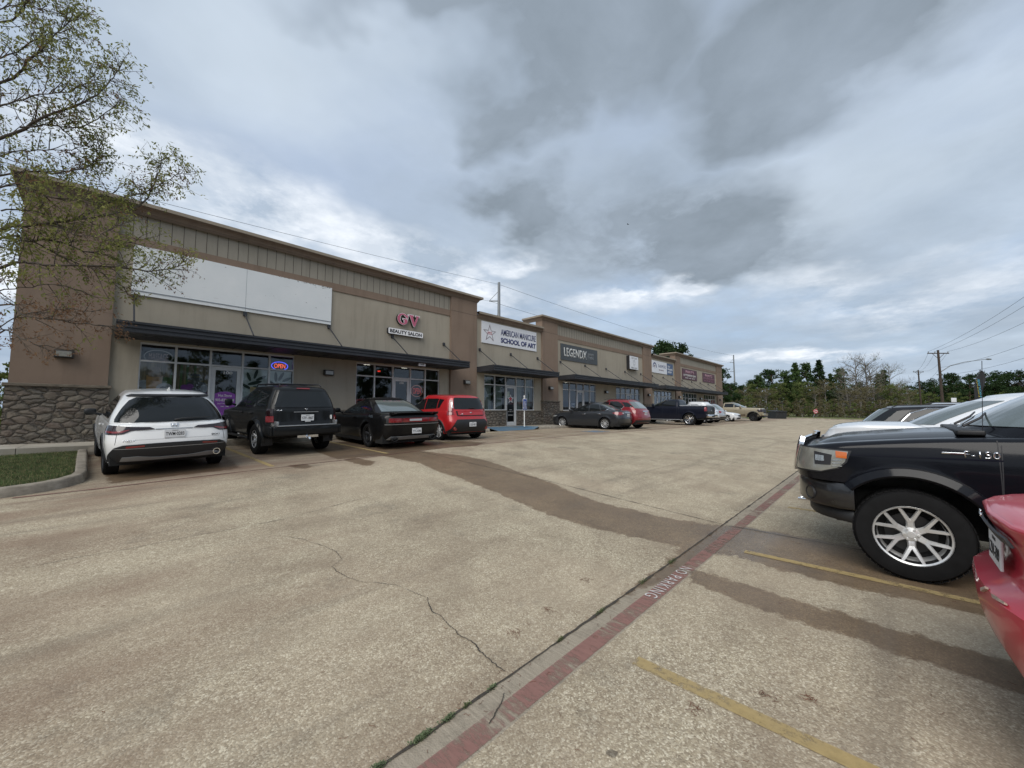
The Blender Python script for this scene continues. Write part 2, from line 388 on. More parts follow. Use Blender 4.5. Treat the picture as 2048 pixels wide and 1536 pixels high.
    damp = q.n('ShaderNodeMapRange', ins={0: q.math('ADD', wa, q.math('MULTIPLY', mid, .5)), 1: .45, 2: .15, 3: 0.0, 4: .16}).outputs[0]
    base = q.mix(damp, base, (.12, .10, .08))
    rough = q.math('SUBTRACT', .93, q.math('MULTIPLY', wet, q.math('ADD', .32, q.math('MULTIPLY', mid, .25))))
    # standing water shows by the joint
    pud = q.math('MULTIPLY', wet, q.math('MULTIPLY', q.n('ShaderNodeMapRange', ins={0: q.math('ABSOLUTE', q.math('SUBTRACT', y, 1.42)), 1: .42, 2: .16, 3: 0.0, 4: 1.0}).outputs[0], q.n('ShaderNodeMapRange', ins={0: q.math('ABSOLUTE', q.math('SUBTRACT', x, 5.45)), 1: .85, 2: .6, 3: 0.0, 4: 1.0}).outputs[0]))
    rough = q.math('SUBTRACT', rough, q.math('MULTIPLY', pud, .34))
    h = q.math('ADD', q.math('MULTIPLY', vor.outputs['Distance'], -.6), q.math('MULTIPLY', fine, .8))
    nm = bump(q, h, .55, .006)
    tm = q.noise(q.vmath('ADD', q.vmath('MULTIPLY', p, (.16, 2.4, 1)), (8, 3, 0)), 1.0, 6, .6)
    base = q.mix(q.ramp(tm, [(.56, 0.0), (.70, .38)]), base, (.13, .105, .08))
    finish(q, principled(q, base, rough, 0, q.math('ADD', .3, q.math('MULTIPLY', wet, .25)), nm)); return m
M_lot = lot_material()
lot = tag(sheet('parking_lot', gx, gy, 0.0, M_lot), kind='structure')
# the land all round, one sheet to the horizon
m, q = newmat('field_grass'); p = pos(q)
c = q.ramp(q.noise(p, .25, 6, .65), [(.3, (.11, .135, .045)), (.55, (.17, .175, .07)), (.8, (.30, .25, .14))])
c = q.mix(q.ramp(q.noise(p, 14, 3, .7), [(.35, 0.0), (.7, .6)]), c, (.03, .045, .012))
finish(q, principled(q, c, .95, 0, .2, bump(q, q.noise(p, 9, 4, .7), .8, .08))); M_field = m
X2 = [-900, -400, -150, -80]+[-50+4*i for i in range(36)]+[100, 130, 200, 400, 1200]
Y2 = [-900, -400, -150, -80, -46, -30, -20, -12, -6, -2, 1.75, 3, 5, 7, 9.3, 11, 13.6, 20, 40, 80, 200, 500, 1200]
tag(sheet('ground', X2, Y2, -.035, M_field, False), kind='structure')
# draped strips ------------------------------------------------------
def drape(name, quadrows, mat, dz, kind='structure'):
    """quadrows: list of rows of (x,y); consecutive rows are joined"""
    bm = bmesh.new(); rows = [[bm.verts.new((x, y, gz(x, y)+dz)) for x, y in r] for r in quadrows]
    for a, b in zip(rows, rows[1:]):
        for i in range(len(a)-1): bm.faces.new((a[i], a[i+1], b[i+1], b[i]))
    bmesh.ops.recalc_face_normals(bm, faces=bm.faces[:])
    if bm.faces and bm.faces[:][0].normal.z < 0: bmesh.ops.reverse_faces(bm, faces=bm.faces[:])
    return tag(mobj(name, bm, mat), kind=kind)
def strip(name, x0, y0, x1, y1, wd, mat, dz=.004, step=.12):
    d = Vector((x1-x0, y1-y0)); L = d.length; d /= L; nrm = Vector((-d.y, d.x))*wd/2; n = max(1, int(L/step))
    return drape(name, [[(x0+d.x*L*i/n+nrm.x*k, y0+d.y*L*i/n+nrm.y*k) for k in (-1, 0, 1)] for i in range(n+1)], mat, dz)
def paintmat(name, col, wear, sc=22.0, along=(1, 1, 1), edge=.5, dark=.4):
    m, q = newmat(name); p = pos(q)
    n = q.noise(q.vmath('MULTIPLY', p, along), sc, 6, .7); n_b = q.noise(q.vmath('ADD', p, (5, 5, 0)), 1.7, 5, .65)
    c = q.mix(q.ramp(n, [(.3, 0.0), (.75, .5)]), col, tuple(v*dark for v in col))
    c = q.mix(q.ramp(n_b, [(.45, 0.0), (.75, .35)]), c, (.25, .21, .16))
    k = q.math('ADD', q.math('MULTIPLY', n, .5), q.math('MULTIPLY', n_b, .5))
    al = q.n('ShaderNodeMapRange', ins={0: k, 1: wear-.06, 2: wear+.06, 3: .84, 4: 0.0}).outputs[0]
    b = principled(q, c, .75, 0, .35, bump(q, q.noise(p, 60, 3), .3, .003))
    t = q.n('ShaderNodeBsdfTransparent').outputs[0]
    finish(q, q.n('ShaderNodeMixShader', ins={0: al, 1: t, 2: b}).outputs[0]); return m
M_yel = paintmat('yellow_line_paint', (.46, .34, .15), .585)
M_yel2 = paintmat('worn_yellow_line_paint', (.38, .30, .15), .50)
M_red = paintmat('red_kerb_paint', (.29, .15, .125), .53, 30.0, (1.0, .25, 1))
M_red2 = paintmat('thin_red_paint', (.22, .06, .055), .56)
M_wpt = paintmat('white_letter_paint', (.70, .68, .66), .60, 40)
M_blu = paintmat('blue_ramp_paint', (.10, .20, .30), .60)
M_blu2 = paintmat('worn_blue_paint', (.17, .27, .38), .53)
strip('fire_lane_line', -3.2, 1.565, 14.5, 1.575, .13, M_red, .004)
for i in range(6):
    x = 2.47+2.68*i; strip('stall_line', x, 1.27, x-.02, -4.1, .10, M_yel if i < 3 else M_yel2, .0045)
for i in range(4): strip('stall_line', 2.53+2.67*i, 9.58, 2.33+2.71*i, 13.4, .10, M_yel if i < 2 else M_yel2, .0045)
for x in (15.4, 18.1, 20.8, 23.5, 26.2, 28.9, 31.6, 34.3, 37.0, 39.7, 42.4, 45.1, 47.8): strip('stall_line', x, 9.6, x, 13.4, .10, M_yel2, .0045, .4)
for i in range(4): strip('hatch_line', 11.0+i*.95, 9.7, 12.0+i*.95, 13.2, .10, M_yel2, .0045, .4)
strip('red_stall_line', -.9, 9.36, 40, 9.50, .045, M_red2, .0045, .3)
strip('blue_parking_emblem', 16.2, 10.5, 17.4, 10.5, 1.0, M_blu2, .0045, .4)
tb = text_bm('NO PARKING', .87, .108, 0, -.004, 1.25)
for v in tb.verts:
    x, y = 3.79-v.co.x, 1.577-v.co.z; v.co = Vector((x, y, gz(x, y)+.009))
tag(mobj('no_parking_lettering', tb, M_wpt), kind='structure')
# joints and cracks -----------------------------------------------------
M_crack = simple('crack_dirt', (.05, .042, .033), .95, var=.4, sc=30)
def wob(name, pts, wd, mat, dz, amp=.0, step=.04, jag=0.0):
    out = []; R = random.Random(len(pts)*7+int(pts[0][0]*10))
    for a, b in zip(pts, pts[1:]):
        L = hypot(b[0]-a[0], b[1]-a[1]); n = max(1, int(L/step))
        for i in range(n): out.append((a[0]+(b[0]-a[0])*i/n, a[1]+(b[1]-a[1])*i/n))
    out.append(pts[-1]); rows = []
    for i, (x, y) in enumerate(out):
        a, b = out[max(0, i-1)], out[min(len(out)-1, i+1)]; dx, dy = b[0]-a[0], b[1]-a[1]; L = hypot(dx, dy) or 1; nx, ny = -dy/L, dx/L
        j = (noise.noise(Vector((x*9, y*9, 0)))*amp+R.uniform(-1, 1)*jag); wv = wd*(.35+1.1*abs(noise.noise(Vector((x*6, y*6, 3)))+.35))
        rows.append([(x+nx*(j-wv/2), y+ny*(j-wv/2)), (x+nx*(j+wv/2), y+ny*(j+wv/2))])
    return drape(name, rows, mat, dz)
wob('pavement_joint', [(-3.5, 1.755), (20, 1.76), (34, 1.9)], .022, M_crack, .006, .006, .05, .002)
wob('pavement_joint', [(-.9, 9.33), (9.3, 9.42), (14, 9.6), (40, 9.6)], .016, M_crack, .006, .004, .1)
wob('pavement_joint', [(5.99, -4.2), (6.1, 1.7), (6.14, 5), (6.0, 9.3)], .014, M_crack, .006, .004, .06)
wob('pavement_joint', [(12.1, -3), (12.2, 1.7), (12.4, 9.5)], .018, M_crack, .006, .006, .1)
wob('pavement_joint', [(18.4, 1.9), (18.4, 9.5)], .02, M_crack, .006, .006, .2)
def pxy(l): return [tuple(hit(*p)[:2]) for p in l]
wob('pavement_crack', pxy([(37, 1140), (140, 1118), (260, 1098), (400, 1070), (470, 1058), (560, 1040), (640, 1020), (700, 1003), (745, 994)]), .007, M_crack, .006, .012, .03, .003)
wob('pavement_crack', pxy([(850, 1196), (868, 1225), (905, 1255), (913, 1272), (950, 1288), (978, 1318), (1008, 1346)]), .009, M_crack, .006, .03, .012, .006)
wob('pavement_crack', pxy([(560, 1072), (600, 1078), (645, 1092), (672, 1103), (683, 1120), (663, 1134), (690, 1155), (730, 1165), (790, 1170), (850, 1196)]), .0042, M_crack, .006, .014, .015, .005)
wob('pavement_crack', pxy([(1008, 1388), (1002, 1410), (978, 1450)]), .006, M_crack, .0065, .008, .01, .003)
# ------------------------------------------------------------------ loose litter and weeds
M_twig = simple('dead_twig', (.13, .05, .025), .9, var=.3)
bm = bmesh.new(); R = random.Random(11)
for k in range(420):
    x = R.uniform(-1.5, 9); y = R.uniform(-2.5, 9) if R.random() < .45 else R.uniform(-1.2, 2.2)
    if R.random() < .3: x, y = R.uniform(0, 9), 1.72+R.gauss(0, .07)
    a = R.uniform(0, 6.28); L = R.uniform(.015, .05); p = []
    for j in range(4):
        p.append((x, y, gz(x, y)+.004+.003*(j % 2))); x += cos(a)*L/3; y += sin(a)*L/3; a += R.uniform(-.9, .9)
    tube(bm, p, .0011, 4, False)
for (cx_, cy_) in pxy([(1030, 1268), (1390, 1420), (1100, 1222), (1170, 1160), (1620, 1400), (1540, 1395)]):
    for k in range(14):
        x, y = cx_+R.gauss(0, .02), cy_+R.gauss(0, .02); a = R.uniform(0, 6.28); p = []
        for j in range(4):
            p.append((x, y, gz(x, y)+.005+.004*(j % 2))); x += cos(a)*.012; y += sin(a)*.012; a += R.uniform(-.8, .8)
        tube(bm, p, .0012, 4, False)
tag(mobj('fallen_twigs', bm, M_twig), 'tiny brown catkins and twigs scattered over the pavement', 'twigs', kind='stuff')
M_weed = simple('weed_leaf', (.08, .105, .045), .7, var=.5, sc=40)
M_moss = simple('moss', (.07, .085, .03), .95, var=.5, sc=60)
def weed(px_, py_, r, n, lab, mat):
    c0 = hit(px_, py_); bm = bmesh.new(); R = random.Random(px_)
    for k in range(n):
        x, y = c0.x+R.gauss(0, r), 1.755+R.gauss(0, r*.25); z = gz(x, y)+R.uniform(.0, .018); a = R.uniform(0, 6.28); s = R.uniform(.006, .014)
        d = Vector((cos(a), sin(a), R.uniform(.1, .8))).normalized()*s; s_ = d.cross(Vector((0, 0, 1))).normalized()*s*.35; o_ = Vector((x, y, z))
        bm.faces.new([bm.verts.new(v) for v in (o_, o_+d*.5+s_, o_+d, o_+d*.5-s_)])
    tag(mobj('weed', bm, mat), lab, 'weed', 'weeds in the pavement joint')
weed(845, 1478, .03, 420, 'bright green weed tuft nearest the camera but one in the joint', M_weed)
weed(897, 1440, .02, 200, 'small green weed tuft just beyond the brightest one', M_weed)
weed(742, 1532, .03, 260, 'weed tuft cut off by the bottom edge of the photo', M_weed)
weed(930, 1413, .012, 80, 'sprig of weed between the near tufts and the crack', M_moss)
weed(985, 1378, .018, 130, 'low green weed in the joint where the jagged crack ends', M_weed)
weed(1110, 1275, .02, 120, 'mossy sprig in the joint opposite the bare patch of red line', M_moss)
weed(1195, 1222, .03, 160, 'moss clump in the joint below the NO PARKING lettering', M_moss)
weed(1335, 1122, .05, 220, 'moss streak in the joint opposite the NO PARKING lettering', M_moss)
weed(1280, 1162, .04, 160, 'olive moss in the joint just short of the lettering', M_moss)
# ------------------------------------------------------------------ island, kerbs, walkway
m, q = newmat('kerb_concrete'); p = pos(q)
c = q.ramp(q.noise(p, 3, 8, .7), [(.3, (.17, .145, .115)), (.55, (.30, .265, .215)), (.75, (.38, .34, .285))])
c = q.mix(q.ramp(q.noise(q.vmath('MULTIPLY', p, (3, 3, 14)), 1.5, 6, .7), [(.5, 0.0), (.72, .6)]), c, (.11, .095, .07))
finish(q, principled(q, c, .9, 0, .3, bump(q, q.noise(p, 55, 4, .7), .35, .01))); M_kerb = m
m, q = newmat('walk_concrete'); p = pos(q)
c = q.ramp(q.noise(p, 1.2, 8, .7), [(.3, (.27, .24, .195)), (.7, (.40, .37, .31))])
finish(q, principled(q, c, .9, 0, .3, bump(q, q.noise(p, 55, 4, .7), .3, .008))); M_walk = m
def kerb(name, path, wd, top, zf=None):
    """path is the outer foot line; the kerb lies to the left of travel"""
    pts = []
    for a, b in zip(path, path[1:]):
        L = hypot(b[0]-a[0], b[1]-a[1]); n = max(1, int(L/.15))
        for i in range(n): pts.append((a[0]+(b[0]-a[0])*i/n, a[1]+(b[1]-a[1])*i/n))
    pts.append(path[-1]); bm = bmesh.new(); rings = []
    for i, (x, y) in enumerate(pts):
        a, b = pts[max(0, i-1)], pts[min(len(pts)-1, i+1)]; dx, dy = b[0]-a[0], b[1]-a[1]; L = hypot(dx, dy); nx, ny = -dy/L, dx/L
        zg = gz(x, y); zt = zg+top if zf is None else zf(x, y)
        prof = [(0, zg-.1), (0.0, zg+.02), (.018, zt-.03), (.03, zt-.010), (.05, zt), (wd-.02, zt), (wd, zt-.02), (wd, zg-.1)]
        rings.append([bm.verts.new((x+nx*o, y+ny*o, z)) for o, z in prof])
    for a, b in zip(rings, rings[1:]):
        for k in range(len(a)-1): bm.faces.new((a[k], b[k], b[k+1], a[k+1]))
    bm.faces.new(rings[0]); bm.faces.new(rings[-1][::-1])
    bmesh.ops.recalc_face_normals(bm, faces=bm.faces[:])
    return tag(mobj(name, bm, M_kerb, smooth=40), kind='structure')
arc = [(-14, 8.75), (-6, 9.1), (-3, 9.25), (-1.5, 9.36), (-.95, 9.45), (-.62, 9.58), (-.38, 9.80), (-.22, 10.10), (-.17, 10.5), (-.19, 11.2), (-.22, 12.1), (-.25, 13.55)]
kerb('island_kerb', arc, .17, .15)
def inz(x, y): return gz(x, y)+.135
bm = bmesh.new(); R = random.Random(3)
gpts = []; m, q = newmat('lawn'); p = pos(q)
c = q.ramp(q.noise(p, 5, 6, .7), [(.35, (.025, .035, .012)), (.55, (.06, .075, .025)), (.75, (.13, .11, .055))]); finish(q, principled(q, c, .95, 0, .1, bump(q, q.noise(p, 50, 3), .8, .02))); M_lawn = m
rows = []
for i in range(28):
    t = i/27; row = []
    for j in range(24):
        x = -14+(14-.36)*(1-(1-j/23)**2)
        yb = float(np.interp(x, [a[0] for a in arc[:9]], [a[1] for a in arc[:9]]))+.16
        if x > -.55: yb = max(yb, 10.0+(x+.55)*2)
        row.append((x, yb+(13.6-yb)*t))
    rows.append(row)
b2 = bmesh.new(); vv = [[b2.verts.new((x, y, inz(x, y)-.02+.02*noise.noise(Vector((x, y, 0))))) for x, y in r] for r in rows]
for a, b in zip(vv, vv[1:]):
    for i in range(len(a)-1): b2.faces.new((a[i], a[i+1], b[i+1], b[i]))
tag(mobj('island_ground', b2, M_lawn, smooth=60), kind='structure')
for k in range(52000):
    x = -.36-abs(R.gauss(0, 1.6)); y = R.uniform(9.6, 13.55)
    yb = float(np.interp(x, [a[0] for a in arc[:9]], [a[1] for a in arc[:9]]))+.17
    if x > -.6: yb = max(yb, 9.95+(x+.6)*2.2)
    if x < -3.2 or y < yb: continue
    z = inz(x, y)-.02; h = R.uniform(.02, .055)*(1.25 if y < yb+.5 else .85); a = R.uniform(0, 6.28); l = Vector((R.gauss(0, .015), R.gauss(0, .015), h)); s_ = Vector((cos(a), sin(a), 0))*.0032
    o_ = Vector((x, y, z)); f = bm.faces.new([bm.verts.new(v) for v in (o_-s_, o_+s_, o_+l)]); f.material_index = 0 if R.random() < .72 else 1
M_gr = simple('grass_blade', (.07, .105, .03), .8, var=.6, sc=5); M_gr2 = simple('dry_grass_blade', (.22, .19, .09), .85, var=.3)
tag(mobj('lawn_grass', bm, [M_gr, M_gr2]), 'short green lawn grass on the kerbed island', 'grass', kind='stuff')
ZW = -.78+H
def wz(x, y): return ZW
kerb('walkway_kerb', [(-.25, 13.6), (2, 13.6), (12.6, 13.6)], .15, 0, wz)
kerb('walkway_kerb', [(16.2, 13.6), (30, 13.6), (58, 13.6)], .15, 0, wz)
bm = bmesh.new()
for x in np.arange(-15, 58, 1.52):
    if x+1.52 < 12.7 or x > 16.0: y0 = 13.745 if x > -1 else 13.62
    else: y0 = 14.95
    box(bm, x, x+1.508, y0, 15.75, ZW-.3, ZW+.001)
for a_, b_, c_ in ((-15, 12.58, 13.8), (16.22, 58, 13.8), (12.59, 16.21, 14.97)): box(bm, a_, b_, c_, 15.7, ZW-.32, ZW-.012)
bmesh.ops.delete(bm, geom=[], context='VERTS')
tag(mobj('walkway', bm, M_walk), kind='structure')
bm = bmesh.new()
v = [bm.verts.new(p) for p in ((12.6, 13.6, ZW), (13.1, 13.55, gz(13.1, 13.5)+.006), (15.7, 13.55, gz(15.7, 13.5)+.006), (16.2, 13.6, ZW), (16.2, 14.96, ZW+.002), (15.7, 14.96, ZW+.002), (13.1, 14.96, ZW+.002), (12.6, 14.96, ZW+.002))]
bm.faces.new((v[1], v[2], v[5], v[6])); bm.faces.new((v[0], v[1], v[6], v[7])); bm.faces.new((v[2], v[3], v[4], v[5]))
tag(mobj('kerb_ramp', bm, M_walk), kind='structure')
bm = bmesh.new()
v = [bm.verts.new(p) for p in ((12.62, 13.6, ZW+.006), (13.1, 13.53, gz(13.1, 13.5)+.011), (15.7, 13.53, gz(15.7, 13.5)+.011), (16.18, 13.6, ZW+.006), (16.18, 14.94, ZW+.008), (15.7, 14.94, ZW+.008), (13.1, 14.94, ZW+.008), (12.62, 14.94, ZW+.008))]
bm.faces.new((v[1], v[2], v[5], v[6])); bm.faces.new((v[0], v[1], v[6], v[7])); bm.faces.new((v[2], v[3], v[4], v[5]))
tag(mobj('ramp_paint', bm, M_blu), kind='structure')
# far edge of the lot
kerb('lot_kerb', [(70, -45), (70, 13.6)], .15, .13)
# ------------------------------------------------------------------ the shopping strip
WY = 15.6
def Z(z): return z+H
def stucco(name, col, col2):
    m, q = newmat(name); p = pos(q)
    c = q.mix(q.ramp(q.noise(p, .9, 7, .65), [(.35, 0.0), (.7, 1.0)]), col, col2)
    st = q.noise(q.vmath('MULTIPLY', p, (2.2, 2.2, .22)), 1.4, 6, .6)
    c = q.mix(q.ramp(st, [(.50, 0.0), (.74, .5)]), c, tuple(v*.62 for v in col))
    c = q.mix(q.math('MULTIPLY', q.noise(p, 70, 3, .7), .25), c, tuple(v*.6 for v in col))
    finish(q, principled(q, c, .92, 0, .25, bump(q, q.noise(p, 90, 4, .7), .45, .006))); return m
M_tan = stucco('tan_stucco', (.335, .298, .238), (.375, .335, .27))
M_brown = stucco('brown_stucco', (.215, .158, .120), (.245, .182, .14))
M_side = stucco('siding_stucco', (.28, .258, .215), (.315, .29, .245))
M_corn = stucco('cornice_stucco', (.20, .155, .122), (.24, .185, .145))
M_cap = simple('cornice_cap_metal', (.27, .225, .17), .55, .2, sc=2)
M_groove = simple('panel_groove', (.07, .055, .045), .9)
m, q = newmat('field_stone'); p = pos(q)
jit = q.n('ShaderNodeTexNoise', ins={'Vector': p, 'Scale': 2.4, 'Detail': 5, 'Roughness': .6})
pw = q.vmath('MULTIPLY', q.vmath('ADD', p, q.scale(q.vmath('SUBTRACT', jit.outputs['Color'], (.5, .5, .5)), .17)), (1, 1, 1.75))
de = q.n('ShaderNodeTexVoronoi', feature='DISTANCE_TO_EDGE', ins={'Vector': pw, 'Scale': 3.9}).outputs['Distance']
f1 = q.n('ShaderNodeTexVoronoi', feature='F1', ins={'Vector': pw, 'Scale': 3.9}).outputs['Color']
fc = q.n('ShaderNodeSeparateColor', ins={0: f1})
scol = q.ramp(fc.outputs[0], [(0, (.085, .076, .066)), (.3, (.145, .125, .102)), (.55, (.125, .095, .08)), (.78, (.17, .148, .115)), (1, (.135, .13, .12))])
ny = q.noise(q.vmath('MULTIPLY', p, (1, 1, 2.4)), 6.5, 7, .68)
scol = q.mix(q.ramp(ny, [(.32, 0.0), (.72, .75)]), scol, (.225, .20, .165))
scol = q.mix(q.ramp(q.noise(p, 2.1, 5, .6), [(.45, 0.0), (.7, .5)]), scol, (.13, .09, .068))
mort = q.ramp(q.math('ADD', de, q.math('MULTIPLY', q.math('SUBTRACT', ny, .5), .05)), [(.012, 1.0), (.045, 0.0)])
scol = q.mix(q.math('MULTIPLY', mort, .65), scol, (.085, .078, .068))
hh = q.math('ADD', q.ramp(de, [(.0, 0.0), (.12, .75), (.3, 1.0)]), q.math('MULTIPLY', ny, .5))
finish(q, principled(q, scol, .88, 0, .3, bump(q, hh, 1.0, .07))); M_stone = m
M_stonecap = simple('stone_cap', (.15, .125, .095), .85, var=.35, sc=5, bmp=.5)
M_alum = simple('storefront_aluminium', (.52, .53, .54), .45, .0, var=.08, sc=3)
M_awn = simple('charcoal_metal', (.032, .034, .040), .48, .3, var=.25, sc=1.5)
M_soff = simple('soffit_metal', (.05, .048, .05), .6, .2, var=.2)
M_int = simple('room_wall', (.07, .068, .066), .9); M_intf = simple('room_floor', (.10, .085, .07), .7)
M_roof = simple('roof_membrane', (.42, .41, .38), .9, var=.2, sc=.6)
bld = tag(empty('strip_mall_building', (26, 15.6, Z(-.78))), 'long one storey tan and brown stucco shopping strip with stone base and dark awnings', 'building')
bld_inv = Matrix.Translation((-26, -15.6, -Z(-.78)))
def bpart(name, bm, mat, parent=None, smooth=None):
    o = mobj(name, bm, mat, None, smooth)
    o.data.transform(bld_inv); o.parent = parent or bld
    return o
SECT = [('P', -1.72, -.02, 1), ('W', -.02, 11.7, 1), ('P', 11.7, 13.4, 1), ('W', 13.4, 18.82, 0), ('P', 18.82, 20.42, 1), ('W', 20.42, 32.9, 1),
        ('P', 32.9, 34.55, 1), ('W', 34.55, 40.1, 0), ('P', 40.1, 41.5, 1), ('W', 41.5, 53.4, 1), ('P', 53.4, 55.6, 1)]
WIN = [.58, 7.0, 14.02, 21.06, 28.14, 35.15, 42.2, 48.7]
WOFF = [0, .81, 1.66, 2.53, 3.32, 4.10]
def wall_grid(bm, x0, x1, z0, z1, y, holes, depth=.14):
    xs = sorted({x0, x1, *[h for a in holes for h in a[:2] if x0 < h < x1]}); zs = sorted({z0, z1, *[h for a in holes for h in a[2:] if z0 < h < z1]})
    for a, b in zip(xs, xs[1:]):
        for c, d in zip(zs, zs[1:]):
            mx, mz = (a+b)/2, (c+d)/2
            if any(h[0] < mx < h[1] and h[2] < mz < h[3] for h in holes): continue
            bm.faces.new([bm.verts.new(p) for p in ((a, y, c), (b, y, c), (b, y, d), (a, y, d))])
    for h in holes:
        for (p, q_) in (((h[0], h[2]), (h[0], h[3])), ((h[0], h[3]), (h[1], h[3])), ((h[1], h[3]), (h[1], h[2])), ((h[1], h[2]), (h[0], h[2]))):
            bm.faces.new([bm.verts.new(v) for v in ((p[0], y, p[1]), (q_[0], y, q_[1]), (q_[0], y+depth, q_[1]), (p[0], y+depth, p[1]))])
    bmesh.ops.remove_doubles(bm, verts=bm.verts, dist=.0005)
def cornice(bm, x0, x1, y, zb, zt, ret0, ret1, mi=0):
    """stepped cove cornice along x with returns to depth ret at its free ends"""
    h = zt-zb
    prof = [(0, zb), (.025, zb), (.025, zb+.08*h), (.045, zb+.10*h), (.045, zb+.18*h), (.065, zb+.2*h), (.075, zb+.28*h), (.10, zb+.42*h), (.15, zb+.54*h), (.21, zb+.61*h), (.225, zb+.63*h), (.225, zb+.66*h), (.25, zb+.67*h), (.25, zt), (-.3, zt+.01)]
    rows = []
    for o, z in prof:
        r = []
        if ret0: r.append((x0-o, y+ret0))
        r.append((x0-(o if ret0 else 0), y-o)); r.append((x1+(o if ret1 else 0), y-o))
        if ret1: r.append((x1+o, y+ret1))
        rows.append([bm.verts.new((a, b, Z(z))) for a, b in r])
    for k, (a, b) in enumerate(zip(rows, rows[1:])):
        for i in range(len(a)-1):
            f = bm.faces.new((a[i], a[i+1], b[i+1], b[i])); f.material_index = 1 if k >= 12 else 0
for typ, x0, x1, tall in SECT:
    ct, cb = (6.09, 5.78) if tall else (5.33, 5.0)
    if typ == 'P':
        y = WY-.10; bm = bmesh.new()
        wall_grid(bm, x0, x1, Z(.72), Z(cb+.05), y, [])
        for xx in (x0, x1): bm.faces.new([bm.verts.new(p) for p in ((xx, y, Z(.72)), (xx, WY+.4, Z(.72)), (xx, WY+.4, Z(cb+.05)), (xx, y, Z(cb+.05)))])
        # reveal joint
        bpart('pillar', bm, M_brown)
        bm = bmesh.new(); box(bm, x0+.002, x1-.002, y-.004, y+.02, Z(5.09), Z(5.105)); bpart('reveal_joint', bm, M_groove)
        bm = bmesh.new()
        nx_, nz_ = max(4, int((x1-x0)/.07)), 20
        V = [[bm.verts.new((x0-.04+(x1-x0+.08)*i/nx_, y-.07+.018*noise.noise(Vector((x0+i*.2, 1, j*.4))), Z(-.8+1.46*j/nz_))) for j in range(nz_+1)] for i in range(nx_+1)]
        for i in range(nx_):
            for j in range(nz_): bm.faces.new((V[i][j], V[i+1][j], V[i+1][j+1], V[i][j+1]))
        for xx in (x0-.04, x1+.04): bm.faces.new([bm.verts.new(p) for p in ((xx, y-.07, Z(-.8)), (xx, WY+.2, Z(-.8)), (xx, WY+.2, Z(.66)), (xx, y-.07, Z(.66)))])
        bpart('stone_base', bm, M_stone)
        cb_ = boxb(x0-.08, x1+.08, y-.13, WY+.1, Z(.655), Z(.73), .012)
        bpart('stone_cap', cb_, M_stonecap)
    else:
        ws = [w_ for w_ in WIN if x0 < w_ < x1]
        holes = [(w_, w_+4.10, Z(-.8), Z(2.05)) for w_ in ws]
        bm = bmesh.new(); wall_grid(bm, x0, x1, Z(-.8), Z(4.8 if tall else 5.1), WY, holes)
        bpart('wall', bm, M_tan)
        if tall:
            bpart('band', boxb(x0, x1, WY-.035, WY+.05, Z(4.80), Z(5.10)), M_brown)
            bm = bmesh.new(); wall_grid(bm, x0, x1, Z(5.10), Z(5.85), WY-.005, []); bpart('panel', bm, M_side)
            bm = bmesh.new(); n = int((x1-x0)/.284)
            for i in range(1, n+1):
                xx = x0+i*(x1-x0)/(n+.3); box(bm, xx-.007, xx+.007, WY-.009, WY, Z(5.102), Z(5.80))
            if x0 < 41: bpart('panel_joint', bm, M_groove)
            else: bm.free()
        # knee wall of stone between the openings, a little proud
        spans = []; xa = x0
        for w_ in ws: spans += [(xa, w_), (w_, w_+1.66), (w_+2.53, w_+4.10)]; xa = w_+4.10
        spans.append((xa, x1))
        for a, b in spans:
            if b-a < .1: continue
            inside = any(w_-.01 <= a and b <= w_+4.11 for w_ in ws)
            bm = bmesh.new(); box(bm, a, b, WY-.06+(.001 if inside else 0), WY+.12, Z(-.8), Z(.035)); bpart('stone_base', bm, M_stone)
            bpart('stone_cap', boxb(a, b, WY-.09, WY+.13, Z(.036), Z(.10), .008), M_stonecap)
# cornices
bm = bmesh.new(); cornice(bm, -1.72, 13.4, WY-.08, 5.78, 6.09, 3.0, 1.5); bpart('cornice', bm, [M_corn, M_cap], smooth=25)
bm = bmesh.new(); cornice(bm, 13.41, 18.81, WY-.02, 5.0, 5.33, 0, 0); bpart('cornice', bm, [M_corn, M_cap], smooth=25)
bm = bmesh.new(); cornice(bm, 18.82, 34.55, WY-.08, 5.78, 6.09, 1.5, 1.5); bpart('cornice', bm, [M_corn, M_cap], smooth=25)
bm = bmesh.new(); cornice(bm, 34.56, 40.09, WY-.02, 5.0, 5.33, 0, 0); bpart('cornice', bm, [M_corn, M_cap], smooth=25)
bm = bmesh.new(); cornice(bm, 40.1, 55.6, WY-.08, 5.78, 6.09, 1.5, 3.0); bpart('cornice', bm, [M_corn, M_cap], smooth=25)
bm = bmesh.new()
box(bm, -1.70, 55.58, 15.82, 33.8, Z(3.6), Z(4.9)); bpart('roof', bm, M_roof)
bm = bmesh.new()
for xx in (-1.719, 55.599): wall = bm.faces.new([bm.verts.new(p) for p in ((xx, WY, Z(-.9)), (xx, 33.9, Z(-.9)), (xx, 33.9, Z(5.9)), (xx, WY, Z(5.9)))])
bm.faces.new([bm.verts.new(p) for p in ((-1.719, 33.9, Z(-.9)), (55.599, 33.9, Z(-.9)), (55.599, 33.9, Z(5.9)), (-1.719, 33.9, Z(5.9)))])
bpart('side_wall', bm, M_brown)
bm = bmesh.new(); box(bm, 13.42, 18.80, WY+.25, WY+.5, Z(4.9), Z(5.32)); box(bm, 34.57, 40.08, WY+.25, WY+.5, Z(4.9), Z(5.32)); box(bm, -1.71, 13.39, WY+.15, WY+.45, Z(4.9), Z(6.08)); box(bm, 18.83, 34.54, WY+.15, WY+.45, Z(4.9), Z(6.08)); box(bm, 40.11, 55.59, WY+.15, WY+.45, Z(4.9), Z(6.08))
